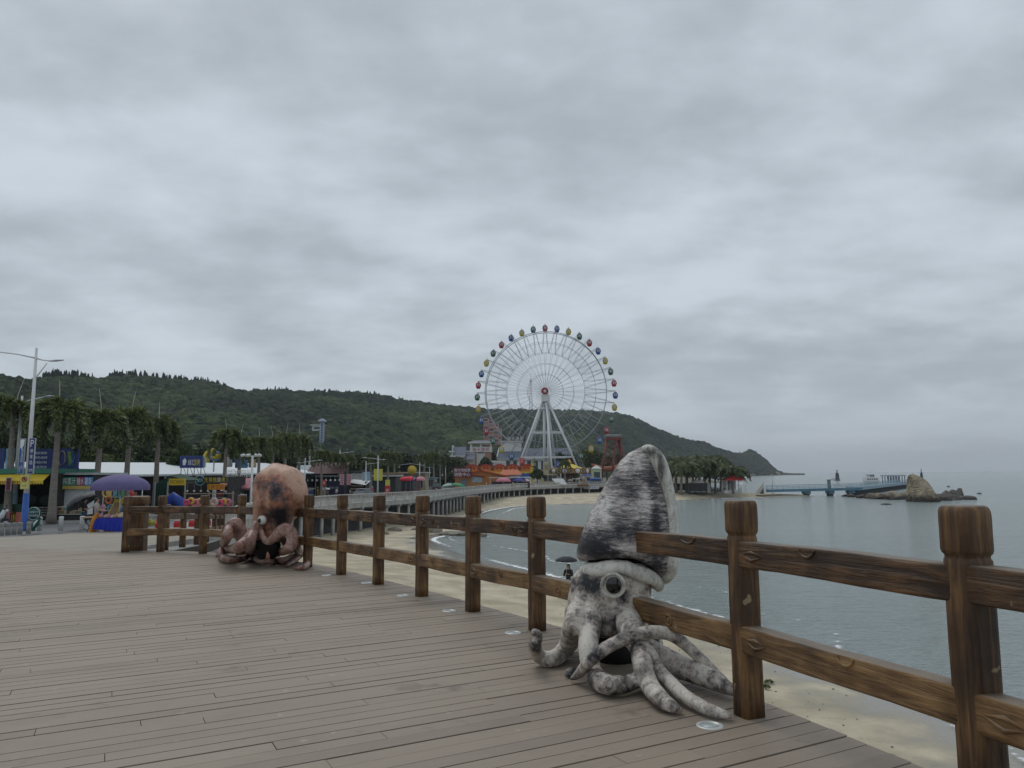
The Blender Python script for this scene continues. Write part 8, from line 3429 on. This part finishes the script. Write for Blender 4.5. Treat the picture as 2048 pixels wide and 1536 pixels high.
for i, (x, y, d, r, c, lb) in enumerate(((812, 953, 128, 1.15, (.5, .02, .04), 'left one of two bright red parasols by the street'), (821, 952.5, 129, 1.1, (.5, .02, .05), 'right one of two bright red parasols by the street'), (841, 953, 131, .85, (.55, .25, .28), 'pink parasol right of the small P sign'))):
    p = PX(x, y, d)
    parasol('parasol', lb, 'parasol', p, r, .5, mat('parasol_s%d' % i, c, .7), shaft=p.z - street_z(d), valance=.2)
board('parking_sign', 'small square navy P sign between the red and pink parasols', 'sign', 826, 953, 832.5, 963, 126, NAVY, .05, (('P', .5, .42, .55, .62, TXW),), legs=1.9)
d = 112
q = V((PX(775, 985, d).x, d, street_z(d) + .16))
t = thing('red_pillar', 'red advertising pillar with yellow top beside the street', 'advert', q)
MB(REDP).box(-.36, .36, -.2, .2, 0, 1.65).build('body', t)
MB(mat('banner_yellow', (.52, .5, .08), .6)).box(-.32, .32, -.17, .17, 1.651, 2.5).build('top', t)
MB(TXW).text('鲜', (0, -.205, .95), .4, .5).build('lettering', t)

# ------------------------------------------------------------------ vehicles
TYRE = mat('tyre', (.02, .02, .02), .85)


def car(label, loc, rz, body, L_=4.5, W_=1.8, H_=1.48, suv=False):
    t = thing('parked_car' if not suv else 'suv', label, 'car', loc, rz)
    g0 = .3
    hood = .86 if not suv else 1.0
    xs_ = [-.5, -.47, -.33, -.2, .02, .2, .36, .48, .5]
    zt = [hood * .72, hood, hood * 1.02, H_ * .93, H_, H_ * .96, hood * 1.05, hood * .9, hood * .6] if not suv else [hood * .72, hood * 1.05, H_ * .96, H_, H_, H_ * .97, hood * 1.05, hood * .95, hood * .6]
    bd = [hood * .72, hood, hood, hood, hood, hood, hood, hood * .9, hood * .6]
    m = MB(body)
    rings = []
    for x, z in zip(xs_, bd):
        w_ = W_ / 2 * (1 - .16 * abs(2 * x) ** 4)
        rings.append([(x * L_, -w_ * .9, g0), (x * L_, -w_, g0 + .25), (x * L_, -w_ * .98, z * .93), (x * L_, -w_ * .85, z), (x * L_, w_ * .85, z), (x * L_, w_ * .98, z * .93), (x * L_, w_, g0 + .25), (x * L_, w_ * .9, g0)])
    m.loft(rings, smooth=False)
    bo_ = m.build('body', t)
    m = MB(WIN)
    rings = []
    for x, z in list(zip(xs_, zt))[2 if not suv else 1:7]:
        w_ = W_ / 2 * .86
        wt = w_ * (.78 if z > hood * 1.1 else 1)
        rings.append([(x * L_, -w_, hood * .97), (x * L_, -wt, z), (x * L_, wt, z), (x * L_, w_, hood * .97)])
    m.loft(rings, smooth=False)
    m.build('windows', t)
    m = MB(body)
    a = [q for q in zip(xs_, zt) if q[1] > hood * 1.2]
    m.box(a[0][0] * L_ - .05, a[-1][0] * L_ + .05, -W_ * .34, W_ * .34, H_ - .03, H_ + .025)
    m.build('roof', t)
    for x in (-.3, .31):
        for q in (-1, 1):
            m = MB(TYRE)
            m.tube([(x * L_, q * (W_ / 2 - .2), .32), (x * L_, q * (W_ / 2 + .01), .32)], .32, 18)
            wo = m.build('wheel', t)
            MB(LAMP_GREY).tube([(x * L_, q * (W_ / 2 - .02), .32), (x * L_, q * (W_ / 2 + .02), .32)], .19, 14).build('rim', wo)
    for q in (-1, 1):
        MB(mat('tail_light', (.4, .02, .02), .2)).box(-L_ / 2 - .01, -L_ / 2 + .1, q * W_ * .36 - .14, q * W_ * .36 + .14, hood * .62, hood * .8).build('tail_light', t)
        MB(mat('lamp_glass', (.5, .5, .48), .1)).box(L_ / 2 - .1, L_ / 2 + .01, q * W_ * .34 - .16, q * W_ * .34 + .16, hood * .5, hood * .68).build('headlight', t)
    MB(mat('number_plate', (.5, .5, .45), .5)).box(-L_ / 2 - .03, -L_ / 2 - .005, -.22, .22, hood * .55, hood * .68).build('number_plate', t)
    return t


q = GS(722, 1000)
car('silver white saloon car on the street above the balustrade', (q.x + .3, q.y, q.z), math.radians(75), mat('car_silver', (.45, .47, .52), .25, .3, vary=.03))
q = GS(873, 983)
car('black off-road car driving away down the street', (q.x, q.y, q.z), math.radians(95), mat('car_black', (.012, .012, .015), .2, vary=.03), 4.6, 1.9, 1.85, True)
q = GS(893, 976)
car('small dark car just ahead of the black off-road car', (q.x, q.y + 8, q.z), math.radians(95), mat('car_grey', (.05, .055, .06), .25), 4.2, 1.75, 1.5)
for i, (x, y) in enumerate(((868, 973), (879, 970.5))):
    q = GS(x, y)
    t = thing('van', ['white van parked far down the street on the left', 'white van farther along, right of the first white van'][i], 'van', (q.x, min(q.y, 205) + i * 10, street_z(200)), math.radians(95))
    m = MB(BW_)
    m.loft([[(x_2, -.85, .35), (x_2, -.85, zz), (x_2, -.7, zz + .2), (x_2, .7, zz + .2), (x_2, .85, zz), (x_2, .85, .35)] for x_2, zz in ((-2.2, 1.7), (1.2, 1.75), (1.7, 1.1), (2.2, .9))], smooth=False)
    m.build('body', t)
    MB(WIN).box(-2.24, -2.2, -.65, .65, 1.15, 1.6).build('rear_window', t)
    for x_2 in (-1.4, 1.4):
        for q_ in (-1, 1):
            MB(TYRE).tube([(x_2, q_ * .7, .32), (x_2, q_ * .88, .32)], .32, 14).build('wheel', t)
q = GS(700, 993)
t = thing('motor_scooter', 'red and white delivery scooter parked by the kiosk', 'scooter', (q.x, q.y, q.z), .5)
MB(REDP).tube([(-.9, 0, .65), (-.5, 0, .75), (0, 0, .45), (.5, 0, .6), (.62, 0, .95)], [.12, .2, .15, .16, .1], 10).build('body', t)
MB(WALLW).box(-1.0, -.5, -.22, .22, .9, 1.3).build('box', t)
for x_2 in (-.65, .7):
    MB(TYRE).tube([(x_2, -.06, .26), (x_2, .06, .26)], .26, 14).build('wheel', t)

# far people on the street
PEO = [(635, 998, (.5, .38, .05), (.45, .36, .06), 'person in yellow walking beside the black bar', 'w'), (654, 999, (.02, .02, .025), (.02, .02, .025), 'person in black under the white umbrella', None), (673, 999, (.6, .6, .6), (.03, .03, .035), 'person in white top and dark skirt walking on the street', None), (648, 1000, (.4, .22, .12), (.35, .25, .16), 'person in orange pattern left of the white umbrella', None), (686, 992, (.45, .46, .48), (.04, .04, .05), 'person in grey behind the pink banner', None), (625, 992, (.12, .14, .3), (.03, .03, .04), 'person in blue at the left of the bar', None), (744, 997, (.5, .1, .07), (.3, .05, .05), 'person in red with straw hat beside the silver car', 'h'), (790, 978, (.05, .05, .06), (.04, .04, .05), 'person in dark clothes by the dark cafe', None), (973, 971, (.55, .52, .5), (.1, .1, .12), 'person in white shirt leaning by the balustrade below the ticket hut', None), (1026, 970, (.6, .58, .52), (.4, .4, .36), 'person in cream clothes under the drinks stall roof', None)]
for i, (x, y, tp, bt, lb, hat) in enumerate(PEO):
    q = GS(x, y)
    if i >= 8:
        q = V((PX(x, y, 182).x, 182, street_z(182)))
    person(lb, q, rnd.uniform(0, 6.28), 1.64, tp, bt, hair=True, hat=mat('straw', (.45, .38, .2), .8) if hat else None, fingers=False, stride=rnd.choice([0, .18]), group='people along the street')
q = GS(654, 999)
p = PX(651, 975, q.y)
parasol('umbrella', 'white umbrella carried by the person in black on the street', 'umbrella', (p.x, q.y - .1, p.z), .68, .26, WALLW, shaft=.8)

# ------------------------------------------------------------------ lamps along the street
LS = [(755, 1000, 911, -1, 'street lamp with arm to the left above the yellow banners'), (731, 995, 922, 1, 'street lamp with arm to the right above the light blue banners'), (839, 985, 924.5, -1, 'street lamp with left arm in front of the pink parasol'), (798, 982, 925.5, 1, 'street lamp with right arm beside the red parasols'), (859, 978, 931, -1, 'street lamp just left of the black off-road car'), (891, 975, 924.5, -1, 'street lamp right of the black car, nearest the ticket hut'), (880, 974, 932, 1, 'street lamp above the far white vans'), (885, 973, 935, 1, 'thin farthest street lamp between two others by the ticket hut'), (608, 1005, 916, 1, 'street lamp behind the octopus head on its right'), (678, 997, 900, 1, 'slender bare pole lamp by the pink banners')]
for i, (x, yb, yt, sd, lb) in enumerate(LS):
    q = GS(x, yb)
    dd = min(q.y, 190 + i * 3)
    q = V((PX(x, yb, dd).x, dd, street_z(dd)))
    hh = PX(x, yt, dd).z - q.z
    street_lamp(lb, q, hh, [(sd * 1.5, .18)] + ([(-sd * .5, -.1)] if i % 2 == 0 else []), 'street lamps along the far street', r=.085)

# ------------------------------------------------------------------ palms and trees behind the stalls
PL = [(14, 1040, 785, 46.5, 'foxtail palm cut by the left edge of the view'), (103, 1036, 790, 45.5, 'tall foxtail palm in front of the navy billboard'), (190, 1010, 806, 48.5, 'foxtail palm directly behind the purple parasol, left'), (250, 1005, 806, 53, 'foxtail palm rising over the middle of the purple parasol'), (310, 1003, 826, 57, 'foxtail palm left of the green tent'), (447, 985, 853, 72, 'foxtail palm next to the yellow fish figure'), (478, 985, 866, 74, 'foxtail palm in front of the blue capped statue'), (516, 985, 870, 84, 'foxtail palm left of the octopus head'), (543, 985, 868, 88, 'foxtail palm above the octopus head, left'), (570, 985, 862, 92, 'foxtail palm above the octopus head, middle'), (596, 985, 864, 96, 'foxtail palm above the octopus head, right'), (642, 995, 897, 104, 'foxtail palm in front of the observation tower'), (676, 990, 902, 110, 'foxtail palm above the black bar'), (693, 990, 906, 114, 'foxtail palm above the pink banners'), (740, 985, 902, 130, 'foxtail palm behind the light blue banners'), (775, 985, 900, 124, 'foxtail palm above the red pillar'), (788, 985, 903, 134, 'foxtail palm right of the red pillar'), (848, 975, 905, 160, 'foxtail palm before the cream shop'), (868, 975, 900, 168, 'foxtail palm at the end of the street row'), (880, 975, 910, 180, 'foxtail palm farthest down the street')]
fp = []
for i, (x, yb, yt, d, lb) in enumerate(PL):
    z0 = street_z(d) + .1
    htop = PX(x, yt, d).z - z0
    loc = (PX(x, yb, d).x, d, z0)
    if i < 4:
        fp.append(palm('foxtail_palm', lb, loc, htop - 2.1, 30 + i, 'foxtail', 'foxtail palms', lean=(rnd.uniform(-.15, .15), 0), scale=1.1))
        fp[-1]['h'] = htop
    else:
        src = fp[i % 4]
        k = htop / src['h']
        kk = max(.75, min(1.5, k ** .5 if d < 90 else k))
        dup(src, loc, i * 2.1, (max(kk, .8 if d < 120 else .7), max(kk, .8 if d < 120 else .7), k), lb)
for q in fp:
    del q['h']
for o in COL.objects:
    if 'h' in o.keys() and o.name.startswith('foxtail'):
        del o['h']
cp = palm('coconut_palm', 'light green low coconut palm behind the billboard and parasol', (PX(190, 950, 82).x, 82, 3.6), 5.2, 81, 'coconut', 'coconut palms behind the stalls', scale=1.0)
for i, (x, d, k, lb) in enumerate(((35, 72, 1.25, 'light green coconut palm behind the far left billboard'), (75, 76, 1.2, 'light green coconut palm between the tall lamp and the palm trunk'), (335, 96, 1.15, 'light coconut palm right of the green tent palm'), (130, 80, 1.2, 'light green coconut palm above the wide navy billboard'))):
    dup(cp, (PX(x, 950, d).x, d, 3.6), i * 1.3 + .5, k, lb)
TR = [(20, 62, 850, 90), (90, 70, 862, 80), (150, 78, 868, 80), (215, 84, 872, 84), (275, 90, 876, 80), (335, 96, 868, 84), (365, 82, 884, 50), (400, 104, 890, 70), (450, 110, 892, 70), (500, 116, 894, 64), (560, 122, 892, 70), (620, 135, 900, 66), (660, 140, 906, 54), (715, 150, 908, 60), (760, 160, 908, 56), (810, 175, 905, 56), (850, 190, 905, 50), (890, 205, 908, 50), (915, 225, 912, 44)]
src = []
for i, (x, d, yt, w) in enumerate(TR):
    z0 = 3.3
    h = PX(x, yt, d).z - z0
    wd = w * d / F0 * 1.35
    lb = 'dark broadleaf tree in the belt behind the market roofs'
    if i < 4:
        q = tree('broadleaf_tree', lb, (PX(x, 940, d).x, d, z0), 6.0, 5.2, 200 + i, None, 'broadleaf trees behind the market', 3600, .3)
        q.scale = (wd / 5.2, wd / 5.2, h / 6.0)
        src.append(q)
    else:
        q = dup(src[i % 4], (PX(x, 940, d).x, d, z0), i * 1.3, (wd / 5.2, wd / 5.2, h / 6.0), lb)
v, f, tn = [], [], []
for i in range(26):
    x = -10 + i * 36
    d = interp(x, [0, 400, 900], [66, 110, 215])
    p = PX(x, 940, d)
    a, b_, c = leafy(400 + i, [(p.x, d + 4, 4.4, d * .022, 1.5 + d * .004)], 700, d * .0055)
    f.append(b_ + sum(len(q) for q in v))
    v.append(a)
    tn.append(c * .7)
o = np_mesh('undergrowth', np.concatenate(v), np.concatenate(f), LEAF_TREE, np.concatenate(tn))
o['kind'] = 'stuff'
o['label'] = 'dark shrubbery filling the gaps behind the stalls'
